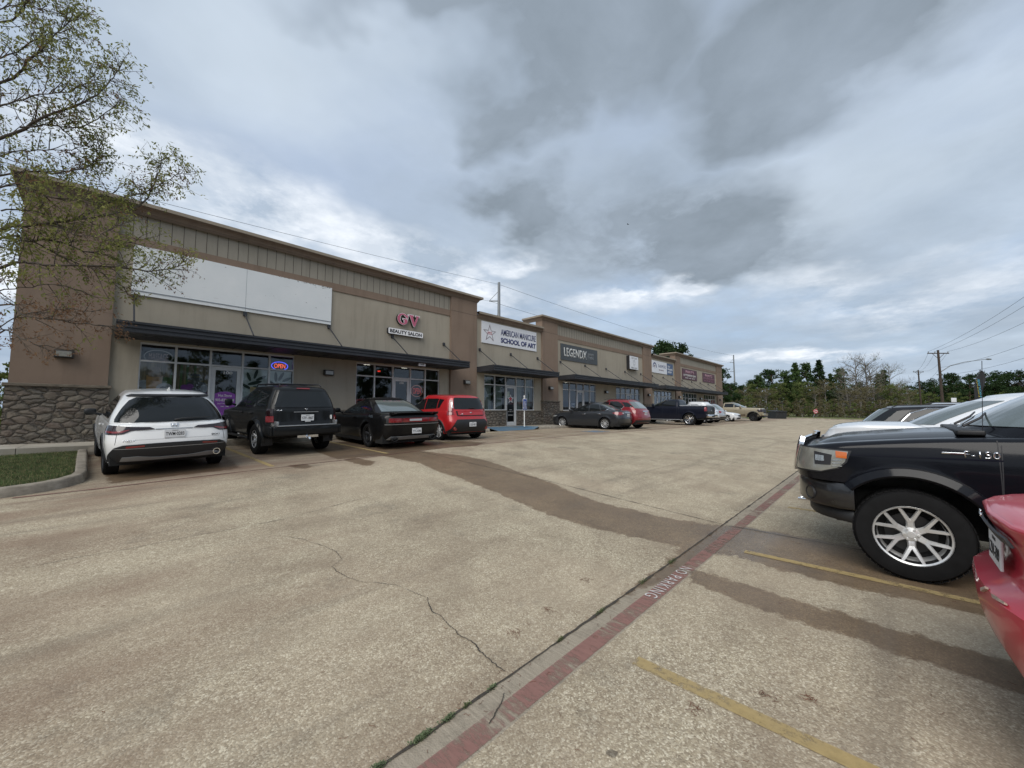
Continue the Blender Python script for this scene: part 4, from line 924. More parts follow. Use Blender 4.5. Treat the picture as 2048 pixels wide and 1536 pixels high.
# ------------------------------------------------------------------ vehicles
def pchip(tab):
    xs = [a[0] for a in tab]; ys = [a[1] for a in tab]; n = len(xs)
    if n == 1: return lambda x: ys[0]
    h = [xs[i+1]-xs[i] for i in range(n-1)]; d = [(ys[i+1]-ys[i])/h[i] for i in range(n-1)]
    m = [d[0]]+[0 if d[i-1]*d[i] <= 0 else 2*d[i-1]*d[i]/(d[i-1]+d[i]) for i in range(1, n-1)]+[d[-1]]
    def f(x):
        if x <= xs[0]: return ys[0]
        if x >= xs[-1]: return ys[-1]
        i = 0
        while x > xs[i+1]: i += 1
        t = (x-xs[i])/h[i]
        return ((2*t**3-3*t*t+1)*ys[i]+(t**3-2*t*t+t)*h[i]*m[i]+(-2*t**3+3*t*t)*ys[i+1]+(t**3-t*t)*h[i]*m[i+1])
    return f
class Shell:
    """a closed body surface: plan outline stacked over z; x forward, y left"""
    def __init__(s, xr, xf, W, top, bot, Lr=.5, Lf=.6, pr=2.2, qr=4.5, pf=2.2, qf=3.5, wx=((-9, 1), (9, 1)), rnd=.06, flare=(), crown=.03, shear=.2, inset=0):
        s.xr, s.xf, s.W, s.top, s.bot, s.wx = map(pchip, (xr, xf, W, top, bot, wx))
        s.Lr, s.Lf, s.pr, s.qr, s.pf, s.qf, s.rnd, s.flare, s.crown, s.shear = Lr, Lf, pr, qr, pf, qf, rnd, flare, crown, shear
        s.zm = (bot[0][1]+top[0][1])/2
        s.arch = []
    def w0(s, x, z):
        y = s.W(z)*s.wx(x)
        for xa, R, amt, zc in s.flare:
            d = hypot(x-xa, z-zc)
            if z > zc-.25: y += amt*exp(-((d-R)/.06)**2) if d > R else amt
        return y
    def rr(s, x, z):
        zt = s.top(x); d = zt-z
        if d < s.rnd: e = s.rnd-max(d, 0); return s.rnd-sqrt(max(s.rnd**2-e*e, 0))
        return 0
    def half(s, x, z):
        tr = min(max((s.xr(z)+s.Lr-x)/s.Lr, 0), 1); tf = min(max((x-s.xf(z)+s.Lf)/s.Lf, 0), 1)
        return s.w0(x, z)*(1-tr**s.pr)**(1/s.qr)*(1-tf**s.pf)**(1/s.qf)
    def rear(s, y, z):
        k = min(abs(y)/max(s.w0(s.xr(z)+.1, z), .05), .9999); return s.xr(z)+s.Lr*(1-(1-k**s.qr)**(1/s.pr))
    def front(s, y, z):
        k = min(abs(y)/max(s.w0(s.xf(z)-.1, z), .05), .9999); return s.xf(z)-s.Lf*(1-(1-k**s.qf)**(1/s.pf))
    def ru(s, u, z):
        """around the rear: |u| 0 centre .. 1 where the side starts, beyond 1 metres along the side; sign = side"""
        a = abs(u); sg = 1 if u >= 0 else -1
        if a >= 1:
            x = s.xr(z)+s.Lr+(a-1); return Vector((x, sg*s.w0(x, z), z))
        ph = a*pi/2; tr = cos(ph)**(2/s.pr); k = sin(ph)**(2/s.qr); x = s.xr(z)+s.Lr*(1-tr)
        return Vector((x, sg*k*s.w0(x, z), z))
    def fu(s, u, z):
        a = abs(u); sg = 1 if u >= 0 else -1
        if a >= 1:
            x = s.xf(z)-s.Lf-(a-1); return Vector((x, sg*s.w0(x, z), z))
        ph = a*pi/2; tr = cos(ph)**(2/s.pf); k = sin(ph)**(2/s.qf); x = s.xf(z)-s.Lf*(1-tr)
        return Vector((x, sg*k*s.w0(x, z), z))
    def uy(s, y, z, end='r'):
        q_ = s.qr if end == 'r' else s.qf; x = s.xr(z)+.15 if end == 'r' else s.xf(z)-.15
        k = min(abs(y)/s.w0(x, z), 1); return copysign(asin(k**(q_/2))/(pi/2), y)
    def ux(s, x, z, sg=1, end='r'):
        if end == 'r': t = (s.xr(z)+s.Lr-x)/s.Lr; p_ = s.pr
        else: t = (x-s.xf(z)+s.Lf)/s.Lf; p_ = s.pf
        L = s.Lr if end == 'r' else s.Lf
        if t <= 0: return sg*(1-t*L)
        return sg*acos(min(t, 1)**(p_/2))/(pi/2)
    def mesh(s, nv=14, zfix=None, lip=.2, extra=()):
        zl = s.bot(0); zh = s.top(0)
        zr = (s.bot(-9)+s.top(-9))/2; zf = (s.bot(9)+s.top(9))/2
        x0, x1 = s.xr(zr)+s.Lr, s.xf(zf)-s.Lf
        cols = []
        for i in range(9): cols.append(('r', sin(i/9*pi/2)**.9 if i else 0.0))
        xs = list(np.linspace(x0, x1, 26))
        for xa, R, rc in s.arch:
            xs = [x for x in xs if abs(x-xa) > R+.03]
            xs += [xa-R-.03, xa-R-.004, xa+R+.004, xa+R+.03]+[xa+R*sin(t) for t in np.linspace(-pi/2*.995, pi/2*.995, 17)]
        xs = sorted(x for x in list(xs)+list(extra) if x0-.001 <= x <= x1+.001)
        for x in xs: cols.append(('s', x))
        for i in range(9): cols.append(('f', sin((8-i)/9*pi/2)**.9 if i < 8 else 0.0))
        bm = bmesh.new(); G = []
        cv = []
        for typ, a in cols:
            def P(z, off=0.0):
                if typ == 'r': p = s.ru(a, z)
                elif typ == 'f': p = s.fu(a, z)
                else:
                    tt = (a-x0)/max(x1-x0, .01); wr = max(0, 1-tt/s.shear) if s.shear < 1 else 1-tt; wf = max(0, 1-(1-tt)/s.shear) if s.shear < 1 else tt
                    x = a+wr*(s.xr(z)-s.xr(zr))+wf*(s.xf(z)-s.xf(zf)); p = Vector((x, s.w0(x, z), z))
                return p
            xn = P(s.top(a if typ == 's' else (x0 if typ == 'r' else x1))).x; zt = s.top(xn); xn = P(zt).x; zt = s.top(xn)
            zb = s.bot(a if typ == 's' else (P(zr).x if typ == 'r' else P(zf).x))
            if typ == 's':
                for xa, R, rc in s.arch:
                    if abs(a-xa) < R+.001: zb = max(zb, rc+sqrt(max(R*R-(a-xa)**2, 0)))
            col = []
            nr = 5
            zz = [zb+(zt-s.rnd-zb)*i/nv for i in range(nv)]+[zt-s.rnd*(1-sin(j/nr*pi/2)) for j in range(nr+1)]
            for z in zz:
                p = P(z); e = max(0, z-(zt-s.rnd)); ins_ = s.rnd-sqrt(max(s.rnd**2-e*e, 0)) if e > 0 else 0
                if ins_:
                    if typ == 's': n = Vector((0, 1, 0))
                    else:
                        ph = a*pi/2; n = Vector((-cos(ph), sin(ph), 0)) if typ == 'r' else Vector((cos(ph), sin(ph), 0))
                        n = Vector((n.x*(1 if abs(n.x) > .02 else 0), n.y, 0)).normalized()
                    p = Vector((p.x-n.x*ins_, max(p.y-n.y*ins_, 0), p.z))
                col.append(p)
            cv.append(col)
        K = 5
        left = []; right = []
        for col in cv:
            low = [Vector((col[0].x, max(col[0].y-lip, 0), col[0].z)), Vector((col[0].x, max(col[0].y-.02, 0), col[0].z-.004))] if lip else []
            cc = low+col
            tp = col[-1]; wm = max(tp.y, .001)
            cap = [Vector((tp.x, tp.y*(1-k/K), tp.z+s.crown*(1-(1-k/K)**2)*min(1, wm/.5))) for k in range(1, K+1)]
            left.append([bm.verts.new(p) for p in cc+cap])
            right.append([bm.verts.new((p.x, -p.y, p.z)) for p in cc+cap])
        for A, sg in ((left, 1), (right, -1)):
            for c0, c1 in zip(A, A[1:]):
                for i in range(len(c0)-1):
                    f = (c0[i], c0[i+1], c1[i+1], c1[i])
                    try: bm.faces.new(f if sg > 0 else f[::-1])
                    except ValueError: pass
        bmesh.ops.remove_doubles(bm, verts=bm.verts, dist=.0015)
        bmesh.ops.dissolve_degenerate(bm, dist=.0003, edges=bm.edges)
        bmesh.ops.recalc_face_normals(bm, faces=bm.faces)
        return bm
def patch(fn, poly, off=.006, du=.06, dz=.06, sink=.012, sgn=1):
    """a thin raised panel that follows surface fn(u,z); poly in (u,z)"""
    bm = bmesh.new(); f = bm.faces.new([bm.verts.new((u, 0, z)) for u, z in poly])
    us = [p[0] for p in poly]; zs = [p[1] for p in poly]
    for lo, hi, d, n in ((min(us), max(us), du, (1, 0, 0)), (min(zs), max(zs), dz, (0, 0, 1))):
        k = int((hi-lo)/d)
        for i in range(1, k+1):
            c = lo+(hi-lo)*i/(k+1)
            bmesh.ops.bisect_plane(bm, geom=bm.verts[:]+bm.edges[:]+bm.faces[:], plane_co=(c, 0, c), plane_no=n)
    bmesh.ops.triangulate(bm, faces=[f for f in bm.faces if len(f.verts) > 4])
    if sink:
        bd = [e for e in bm.edges if e.is_boundary]; r = bmesh.ops.extrude_edge_only(bm, edges=bd)
        low = {e for e in r['geom'] if isinstance(e, bmesh.types.BMVert)}
    else: low = set()
    for v in bm.verts:
        u, z = v.co.x, v.co.z; p = fn(u, z); e = .004
        a = fn(u+e, z)-fn(u-e, z); b = fn(u, z+e)-fn(u, z-e); n = a.cross(b)
        n = n.normalized() if n.length > 1e-9 else Vector((0, 1, 0))
        if n.dot(p-Vector((_mid[0], 0, .75))) < 0: n = -n
        v.co = p+n*(off if v not in low else off-sink)
    bmesh.ops.recalc_face_normals(bm, faces=bm.faces[:])
    return bm
_mid = [1.3]
def v_out(p): return 1 if p.x > _mid[0] else -1
def wheel(root, x, y, r, tw, rr, style, mrim, sg, name='wheel', steer=0.0, dish=.03):
    """tyre with rim; sg +1 = left side (outer face +y)"""
    bm = bmesh.new(); h = tw/2; sh = .28*(r-rr)
    prof = [(rr-.005, -h*.8), (rr+.01, -h*.95), (rr+(r-rr)*.5, -h), (r-sh*.6, -h*.93), (r-.012, -h*.8), (r-.002, -h*.62), (r, -h*.2), (r, h*.2), (r-.002, h*.62), (r-.012, h*.8), (r-sh*.6, h*.93), (rr+(r-rr)*.5, h), (rr+.01, h*.95), (rr-.005, h*.8), (rr-.03, h*.6), (rr-.03, -h*.7)]
    lathe(bm, prof, 48)
    n = 46                                                            # tread blocks
    for k in range(n):
        a0 = 2*pi*k/n; a1 = 2*pi*(k+.72)/n
        for t0, t1, o in ((-.80, -.45, 0), (-.38, -.06, .4), (.0, .34, .1), (.42, .80, .5)):
            vs = []
            for R_ in (r-.006, r+.003):
                for (a, t) in ((a0+o*2*pi/n, t0), (a1+o*2*pi/n, t0), (a1+o*2*pi/n, t1), (a0+o*2*pi/n, t1)): vs.append(bm.verts.new((R_*cos(a), t*h, R_*sin(a))))
            for f in ((4, 5, 6, 7), (0, 1, 5, 4), (1, 2, 6, 5), (2, 3, 7, 6), (3, 0, 4, 7)): bm.faces.new([vs[i] for i in f])
    bmesh.ops.recalc_face_normals(bm, faces=bm.faces[:])
    o = mobj(name, bm, M_rubber, root, 38, (x, y, r)); o.rotation_euler = (0, 0, steer+(0 if sg > 0 else pi))
    bm = bmesh.new(); yo = h*.88
    lathe(bm, [(rr, yo), (rr+.008, yo-.004), (rr+.004, yo-.02), (rr-.018, yo-.03), (rr-.03, yo-.05), (rr-.04, -h*.6), (rr-.002, -h*.8)], 48)
    lathe(bm, [(rr-.015, yo-.012), (rr-.002, yo-.001)], 48)
    def spoke(a, w0, w1, r0, r1, y0, y1, th=.022, skew=0.0):
        ca, sa = cos(a), sin(a); vs = []
        for (rad, w_, yy, sk) in ((r0, w0, y0, 0), ((r0+r1)/2, (w0+w1)/2*.9, (y0+y1)/2+.004, skew/2), (r1, w1, y1, skew)):
            for (t, dy) in ((-.5, -th), (-.32, 0), (.32, 0), (.5, -th)):
                tt = t*w_+sk; vs.append(bm.verts.new((rad*ca-tt*sa, yy+dy, rad*sa+tt*ca)))
        for k in range(2):
            for j in range(3): bm.faces.new((vs[k*4+j], vs[k*4+j+1], vs[k*4+4+j+1], vs[k*4+4+j]))
    yc = yo-dish
    nsp = style.get('n', 5); w_ = style.get('w', .05); 
    for k in range(nsp):
        a = 2*pi*k/nsp+style.get('rot', pi/2)
        if style.get('y'):                                            # split Y spokes
            spoke(a, w_*1.5, w_*1.25, .05, rr*.45, yc-.02, yc-.008)
            for s_ in (-1, 1): spoke(a+s_*.02, w_*.95, w_*.75, rr*.40, rr-.008, yc-.008, yo-.016, skew=s_*rr*style.get('spread', .22))
        elif style.get('pair'):
            for s_ in (-1, 1): spoke(a+s_*style['pair'], w_, w_*.9, .05, rr-.01, yc, yo-.016)
        else: spoke(a, w_*1.1, w_, .04, rr-.01, yc, yo-.016)
    lathe(bm, [(.001, yc+.002), (.028, yc+.002), (.033, yc-.004), (.062, yc-.012), (.07, yc-.03)], 20)
    for k in range(style.get('lugs', 5)):
        a = 2*pi*(k+.5)/style.get('lugs', 5)+pi/2; tube(bm, [(.052*cos(a), yc-.02, .052*sin(a)), (.052*cos(a), yc+.004, .052*sin(a))], .010, 6)
    bmesh.ops.recalc_face_normals(bm, faces=bm.faces[:])
    mobj('rim', bm, mrim, o, 30)
    bm = bmesh.new(); lathe(bm, [(.001, -.01), (rr*.68, -.01), (rr*.68, -.03)], 24); mobj('brake_disc', bm, M_alloy_dark, o)
    bm = bmesh.new(); lathe(bm, [(.001, -.035), (rr-.035, -.035)], 20); mobj('wheel_back', bm, M_dark, o)
    return o
def rbox(name, x0, x1, y0, y1, z0, z1, mat, parent, bev=.02, seg=3):
    return mobj(name, boxb(x0, x1, y0, y1, z0, z1, bev, seg), mat, parent, 35)
def decal(root, sh, end, poly, mat, name, off=.006, both=False, sink=.012, du=None):
    """end 'r','f': poly of (coord, z) with coord = y, or ('x', v) for a point on the side; 's': (x,z) on a side"""
    for sg in ((1, -1) if both else (1,)):
        if end == 's':
            fn = (lambda u, z, sg=sg: Vector((u, sg*sh.half(u, z), z))); pl_ = poly
            bm = patch(fn, pl_, off, du or .12, .05, sink)
        else:
            pl_ = []
            for c, z in poly:
                if isinstance(c, tuple): u = sh.ux(c[1], z, 1, end)
                else: u = sh.uy(c, z, end)
                pl_.append((u*sg, z))
            if sg < 0: pl_ = pl_[::-1]
            bm = patch(sh.ru if end == 'r' else sh.fu, pl_, off, du or .05, .05, sink)
        o = mobj(name, bm, mat, root, 40)
    return o
def seam(root, sh, pts, end='s', wd=.007, mat=None, both=True, off=.0012, name='panel_gap'):
    """a thin dark line following the body surface"""
    for sg in ((1, -1) if both else (1,)):
        bm = bmesh.new(); P = []
        for (a, z), (b, z2) in zip(pts, pts[1:]):
            n = max(1, int(hypot(b-a, z2-z)/.05))
            for i in range(n): P.append((a+(b-a)*i/n, z+(z2-z)*i/n))
        P.append(pts[-1]); Q = []
        for a, z in P:
            if end == 's': Q.append(Vector((a, sg*(sh.half(a, z)+off), z)))
            elif end == 'r': Q.append(Vector((sh.rear(a, z)-off, sg*a, z)))
            else: Q.append(Vector((sh.front(a, z)+off, sg*a, z)))
        row = []
        for i, q_ in enumerate(Q):
            t = (Q[min(i+1, len(Q)-1)]-Q[max(i-1, 0)]).normalized(); nn = Vector((0, sg, 0)) if end == 's' else Vector((-1 if end == 'r' else 1, 0, 0)); w_ = t.cross(nn).normalized()*wd/2
            row.append((bm.verts.new(q_-w_), bm.verts.new(q_+w_)))
        for a, b in zip(row, row[1:]): bm.faces.new((a[0], a[1], b[1], b[0]))
        o = mobj(name, bm, mat or M_ink, root)
    return o
def arch_trim(root, sh, xa, zc, R, wd, mat, both=True, a0=-8, a1=188, off=.014, name='wheel_arch_trim'):
    for sg in ((1, -1) if both else (1,)):
        bm = bmesh.new(); rows = []
        for a in np.linspace(radians(a0), radians(a1), 30):
            row = []
            for r_, o_ in ((R-.012, -.03), (R-.008, off*.7), (R+.01, off), (R+wd-.01, off*.8), (R+wd, .0), (R+wd, -.01)):
                x = xa+r_*cos(a); z = zc+r_*sin(a); row.append(bm.verts.new((x, sg*(sh.half(x, max(z, .2))+o_), z)))
            rows.append(row)
        for p, q_ in zip(rows, rows[1:]):
            for i in range(5): bm.faces.new((p[i], p[i+1], q_[i+1], q_[i]))
        bmesh.ops.recalc_face_normals(bm, faces=bm.faces[:]); mobj(name, bm, mat, root, 40)
def mirror(root, sh, x, z, mat, size=(.12, .20, .14), y=None, sg_list=(1, -1)):
    for sg in sg_list:
        yy = (y or sh.half(x, z))
        bm = bmesh.new(); bmesh.ops.create_uvsphere(bm, u_segments=16, v_segments=10, radius=.5)
        for v in bm.verts:
            c = v.co; k = lambda t: copysign(abs(t*2)**.62/2, t)
            v.co = Vector((k(c.x)*size[0]*1.3, k(c.y)*size[1]*1.15, k(c.z)*size[2]*1.25))
        place(bm, x, sg*(yy+.07+size[1]/2), z+.05)
        tube(bm, [(x+.02, sg*(yy-.03), z-.03), (x, sg*(yy+.12), z+.02)], [.03, .02], 8)
        mobj('mirror', bm, mat, root, 50)
def plate_at(root, x, y, z, tilt, txt, facing=-1, steer=0.0, top='TEXAS'):
    """licence plate; facing -1 = looks backwards"""
    bm = boxb(-.006, .006, -.155, .155, -.077, .077, .004, 2)
    o = mobj('licence_plate', bm, M_plate, root, None, (x, y, z)); o.rotation_euler = (0, tilt, (0 if facing < 0 else pi)+steer)
    R_ = Matrix.Rotation(-pi/2, 4, 'Z')
    for s_, z_, w_, h_ in ((txt, -.008, .27, .066), (top, .054, .09, .018)):
        b = text_bm(s_, w_, h_, .001, .012); xform(b, Matrix.Translation((-.0068, 0, z_)) @ R_); mobj('lettering', b, M_ink, o)
    return o
def badge_text(root, s_, x, y, z, w_, h_, mat, side='r', name='badge', bold=.02, tilt=0):
    b = text_bm(s_, w_, h_, .004, bold)
    R_ = Matrix.Rotation({'r': -pi/2, 'f': pi/2, 'l': pi, 'R': 0}[side], 4, 'Z')
    xform(b, Matrix.Translation((x, y, z)) @ R_ @ Matrix.Rotation(tilt, 4, 'X')); return mobj(name, b, mat, root)
def begin(name, label, x, y, hd, wb, cat='car', group=None):
    """x, y = rear axle on the ground"""
    c, s_ = cos(radians(hd)), sin(radians(hd)); zr = gz(x, y); zf = gz(x+c*wb, y+s_*wb)
    lx, ly = -s_, c; zl = (gz(x+lx*.8, y+ly*.8)-gz(x-lx*.8, y-ly*.8))/1.6
    o = empty(name, (x, y, zr)); o.rotation_euler = Matrix.Rotation(radians(hd), 3, 'Z').to_euler()
    X = Vector((c*wb, s_*wb, zf-zr)).normalized(); Y = Vector((lx, ly, zl)).normalized(); Zz = X.cross(Y).normalized(); Y = Zz.cross(X)
    o.rotation_euler = Matrix(((X.x, Y.x, Zz.x), (X.y, Y.y, Zz.y), (X.z, Y.z, Zz.z))).to_euler()
    return tag(o, label, cat, group)
def chassis(root, wb, r, tw, tr, rr, style, mrim, body, xr, xf, zf=.24, steer=0.0, dish=.03, archR=None):
    for (x, n) in ((0, 0), (wb, 1)):
        for sg in (1, -1): wheel(root, x, sg*tr/2, r, tw, rr, style, mrim, sg, steer=steer if n else 0, dish=dish)
    bm = bmesh.new(); hw = tr/2-tw/2-.04
    box(bm, xr+.25, xf-.25, -hw, hw, zf, zf+.35)
    hw2 = body.W(.6)-.06
    for a, b in ((xr+.22, -r-.10), (r+.10, wb-r-.10), (wb+r+.10, xf-.30)):
        if b > a: box(bm, a, b, -hw2, hw2, zf-.0, zf+.32)
    for x in (0, wb): box(bm, x-r-.12, x+r+.12, -hw2+.03, hw2-.03, r*2+.10, r*2+.14)
    mobj('underbody', bm, M_dark, root)
def std(name, label, x, y, hd, c):
    """body + cabin + glass + running gear from a table"""
    wb, r = c['wb'], c['r']; _mid[0] = wb/2
    root = begin(name, label, x, y, hd, wb, c.get('cat', 'car'), c.get('group'))
    Ra = r+c.get('gap', .05); fl = tuple((xa, Ra, c.get('fl', .015), r) for xa in (0, wb))
    B = Shell(c['xr'], c['xf'], c['W'], c['top'], c['bot'], c.get('Lr', .42), c.get('Lf', .55), flare=fl, rnd=c.get('rnd', .05), crown=c.get('crown', .03), wx=c.get('wx', ((-9, 1), (9, 1))), qr=c.get('qr', 4.5), qf=c.get('qf', 3.5), shear=.12)
    B.arch = [(0, Ra, r), (wb, Ra, r)]
    mobj('body', B.mesh(), c['paint'], root, 32)
    K = Shell(c['cxr'], c['cxf'], c['cW'], c['ctop'], [(0, c['cz'])], c.get('cLr', .3), c.get('cLf', .5), rnd=c.get('crnd', .07), crown=c.get('ccrown', .04), shear=1.0, qr=c.get('cqr', 5), qf=c.get('cqf', 3), pf=2)
    mobj('cabin', K.mesh(nv=10, lip=0), c.get('cpaint', c['paint']), root, 32)
    gm = c.get('glass', M_glass_car)
    for pl_ in c.get('side', ()): decal(root, K, 's', pl_, gm, 'side_window', .005, True, .012)
    if c.get('trimwin'): 
        for pl_ in c['trimwin']: seam(root, K, pl_, 's', .022, M_chrome, True, .008, 'window_trim')
    if 'rw' in c: decal(root, K, 'r', c['rw'], c.get('rglass', gm), 'rear_window', .006)
    if 'ws' in c: decal(root, K, 'f', c['ws'], c.get('wglass', M_glass_car), 'windscreen', .006)
    for s_ in c.get('seams', ()): seam(root, B, s_)
    for hx, hz in c.get('handles', ()):
        for sg in (1, -1): 
            yy = B.half(hx, hz); rbox('door_handle', hx-.10, hx+.10, min(sg*(yy+.008), sg*(yy+.038)), max(sg*(yy+.008), sg*(yy+.038)), hz-.015, hz+.02, c.get('hmat', c['paint']), root, .008)
    if 'mir' in c: mirror(root, B, c['mir'][0], c['mir'][1], c.get('mmat', c['paint']), c.get('msize', (.10, .17, .12)), y=c['mir'][2] if len(c['mir']) > 2 else None)
    chassis(root, wb, r, c['tw'], c['tr'], c['rr'], c['style'], c['rim'], B, B.xr(.5), B.xf(.5), c.get('zf', .24), c.get('steer', 0), c.get('dish', .03))
    return root, B, K
P_white = paint('white_pearl_paint', (.78, .78, .77), 0, .35, 1, .06)
P_black = paint('black_car_paint', (.006, .006, .0065), 0, .3, 1, .025)
P_black2 = paint('black_old_paint', (.010, .011, .012), 0, .35, .9, .045)
P_navy = paint('dark_navy_truck_paint', (.008, .010, .018), .1, .3, 1, .03)
P_red = paint('bright_red_paint', (.38, .012, .016), .1, .35, 1, .05)
P_maroon = paint('dark_red_paint', (.19, .008, .016), .2, .35, 1, .05)
P_char = paint('charcoal_paint', (.030, .033, .038), .4, .32, 1, .03)
P_sand = paint('sand_paint', (.27, .235, .165), .3, .38, .8, .10)
P_silver = paint('silver_paint', (.42, .43, .45), .6, .35, 1, .05)
P_wtruck = paint('white_truck_paint', (.78, .79, .80), .2, .35, 1, .05)
# ---- white compact SUV by the island -----------------------------------------
c = dict(wb=2.655, r=.335, tw=.22, tr=1.60, rr=.235, gap=.06, paint=P_white, fl=.012,
    xr=[(.25, -.78), (.42, -.90), (.60, -.935), (.80, -.90), (.98, -.85)], xf=[(.2, 3.45), (.45, 3.57), (.7, 3.55), (.95, 3.40)],
    W=[(.2, .84), (.4, .885), (.66, .915), (.85, .90), (1.0, .862)], top=[(-1, .985), (0, 1.0), (2.2, 1.0), (2.9, .98), (3.6, .84)], bot=[(-1, .32), (-.45, .26), (3, .22), (3.7, .24)],
    cz=.93, cxr=[(.93, -.83), (1.05, -.79), (1.25, -.65), (1.42, -.47), (1.52, -.36)], cxf=[(.93, 2.75), (1.1, 2.45), (1.3, 2.0), (1.5, 1.45)], cW=[(.93, .862), (1.05, .845), (1.3, .755), (1.45, .68), (1.56, .63)], ctop=[(-.5, 1.515), (0, 1.56), (1, 1.585), (1.6, 1.55)], cLr=.5, cLf=.8, crnd=.08, cqr=3.6,
    side=[[(2.3, 1.04), (1.95, 1.22), (1.5, 1.40), (1.0, 1.47), (.88, 1.475), (.88, 1.04)], [(.84, 1.04), (.84, 1.475), (.3, 1.46), (-.02, 1.38), (-.16, 1.28), (-.17, 1.16), (-.05, 1.06), (.1, 1.04)]],
    rw=[(-.80, 1.01), (.80, 1.01), (.795, 1.06), (.70, 1.26), (.60, 1.40), (.50, 1.46), (-.50, 1.46), (-.60, 1.40), (-.70, 1.26), (-.795, 1.06)],
    ws=[(-.7, 1.05), (.7, 1.05), (.58, 1.45), (-.58, 1.45)], seams=[[(.86, .3), (.86, .98)], [(2.2, .3), (2.25, .98)], [(.0, .75), (.15, .98)]], handles=[(1.0, .88)], mir=(2.2, 1.02), mmat=M_blkplast,
    style=dict(n=5, w=.05, pair=.2), rim=M_alloy_dark)
t, B, K = std('parked_car', 'white compact SUV parked beside the kerbed grass island, rear to the camera', .9, 10.8, 93, c)
decal(t, B, 'r', [(('x', -.42), .30), (('x', -.50), .46), (('x', -.62), .58), (.72, .615), (0, .635), (-.72, .615), (('x', -.62), .58), ][:0] or [(-.86, .30), (.86, .30), (.87, .42), (.80, .57), (.70, .615), (0, .63), (-.70, .615), (-.80, .57), (-.87, .42)], M_blkplast, 'rear_bumper', .014, False, .03)
decal(t, B, 'r', [(-.72, .33), (.72, .33), (.70, .40), (.5, .41), (.2, .375), (-.2, .375), (-.5, .41), (-.70, .40)], M_grey, 'bumper_strip', .024)
decal(t, B, 'r', [(-.82, .545), (.82, .545), (.815, .555), (-.815, .555)], M_grey, 'bumper_crease', .0165)
decal(t, B, 'r', [(.42, .575), (.66, .56), (.66, .592), (.42, .603)], M_redlens, 'reflector', .018, True)
decal(t, B, 'r', [(('x', -.40), .83), (('x', -.42), .93), (('x', -.55), .965), (.77, .955), (.35, .925), (.28, .885), (.42, .875), (.60, .865), (.70, .81), (.80, .80), (('x', -.55), .80)], M_darklens, 'tail_light', .009, True)
decal(t, B, 'r', [(('x', -.50), .845), (('x', -.58), .835), (.78, .825), (.71, .835), (.62, .875), (.62, .888), (.73, .865), (.80, .855), (('x', -.55), .865)], M_redlens, 'tail_light_bar', .0125, True)
decal(t, B, 'r', [(-.27, .877), (.27, .877), (.27, .889), (-.27, .889)], M_grey, 'tailgate_strip', .006)
seam(t, B, [(.80, .62), (.78, .80), (.75, .97)], 'r')
for z_ in (.70,): seam(t, B, [(-.7, z_), (.7, z_)], 'r', .004, M_grey, False, .001, 'tailgate_crease')
decal(t, K, 'r', [(-.62, 1.47), (.62, 1.47), (.55, 1.505), (-.55, 1.505)], M_blkplast, 'spoiler', .03, False, .05)
bm = bmesh.new(); tube(bm, [(-.84, .0, 1.045), (-.86, -.1, 1.07), (-.80, -.55, 1.085)], [.022, .016, .008], 6); mobj('rear_wiper', bm, M_blkplast, t, 40)
bm = bmesh.new(); v = [bm.verts.new(p) for p in ((-.15, -.018, 1.575), (.05, -.018, 1.60), (.05, .018, 1.60), (-.15, .018, 1.575), (-.17, 0, 1.66), (-.11, 0, 1.665))]
for f in ((0, 1, 5, 4), (2, 3, 4, 5), (0, 4, 3), (1, 2, 5)): bm.faces.new([v[i] for i in f])
mobj('roof_antenna', bm, M_white, t)
plate_at(t, B.rear(0, .80)-.02, -.0, .795, .06, 'TWM·0283')
badge_text(t, 'H', B.rear(0, .945)-.012, 0, .945, .07, .055, M_chrome, name='badge'); decal(t, B, 'r', [(.055, .912), (.062, .975), (.05, .98), (-.05, .98), (-.062, .975), (-.055, .912), (-.04, .908), (.04, .908)], M_alloy, 'badge_plate', .006)
badge_text(t, 'HR-V', B.rear(.62, .69)-.012, .62, .69, .17, .035, M_chrome); badge_text(t, 'SPORT', B.rear(.64, .72)-.012, -.64, .735, .14, .03, M_ink)
bm = bmesh.new(); lathe(bm, [(.048, 0), (.05, -.03), (.062, -.03), (.062, .10)], 20); xform(bm, Matrix.Translation((-.87, -.66, .385)) @ Matrix.Rotation(-pi/2, 4, 'Z')); mobj('exhaust_tip', bm, M_chrome, t, 30)
arch_trim(t, B, 0, .335, .395, .05, M_blkplast); arch_trim(t, B, 2.655, .335, .395, .05, M_blkplast)
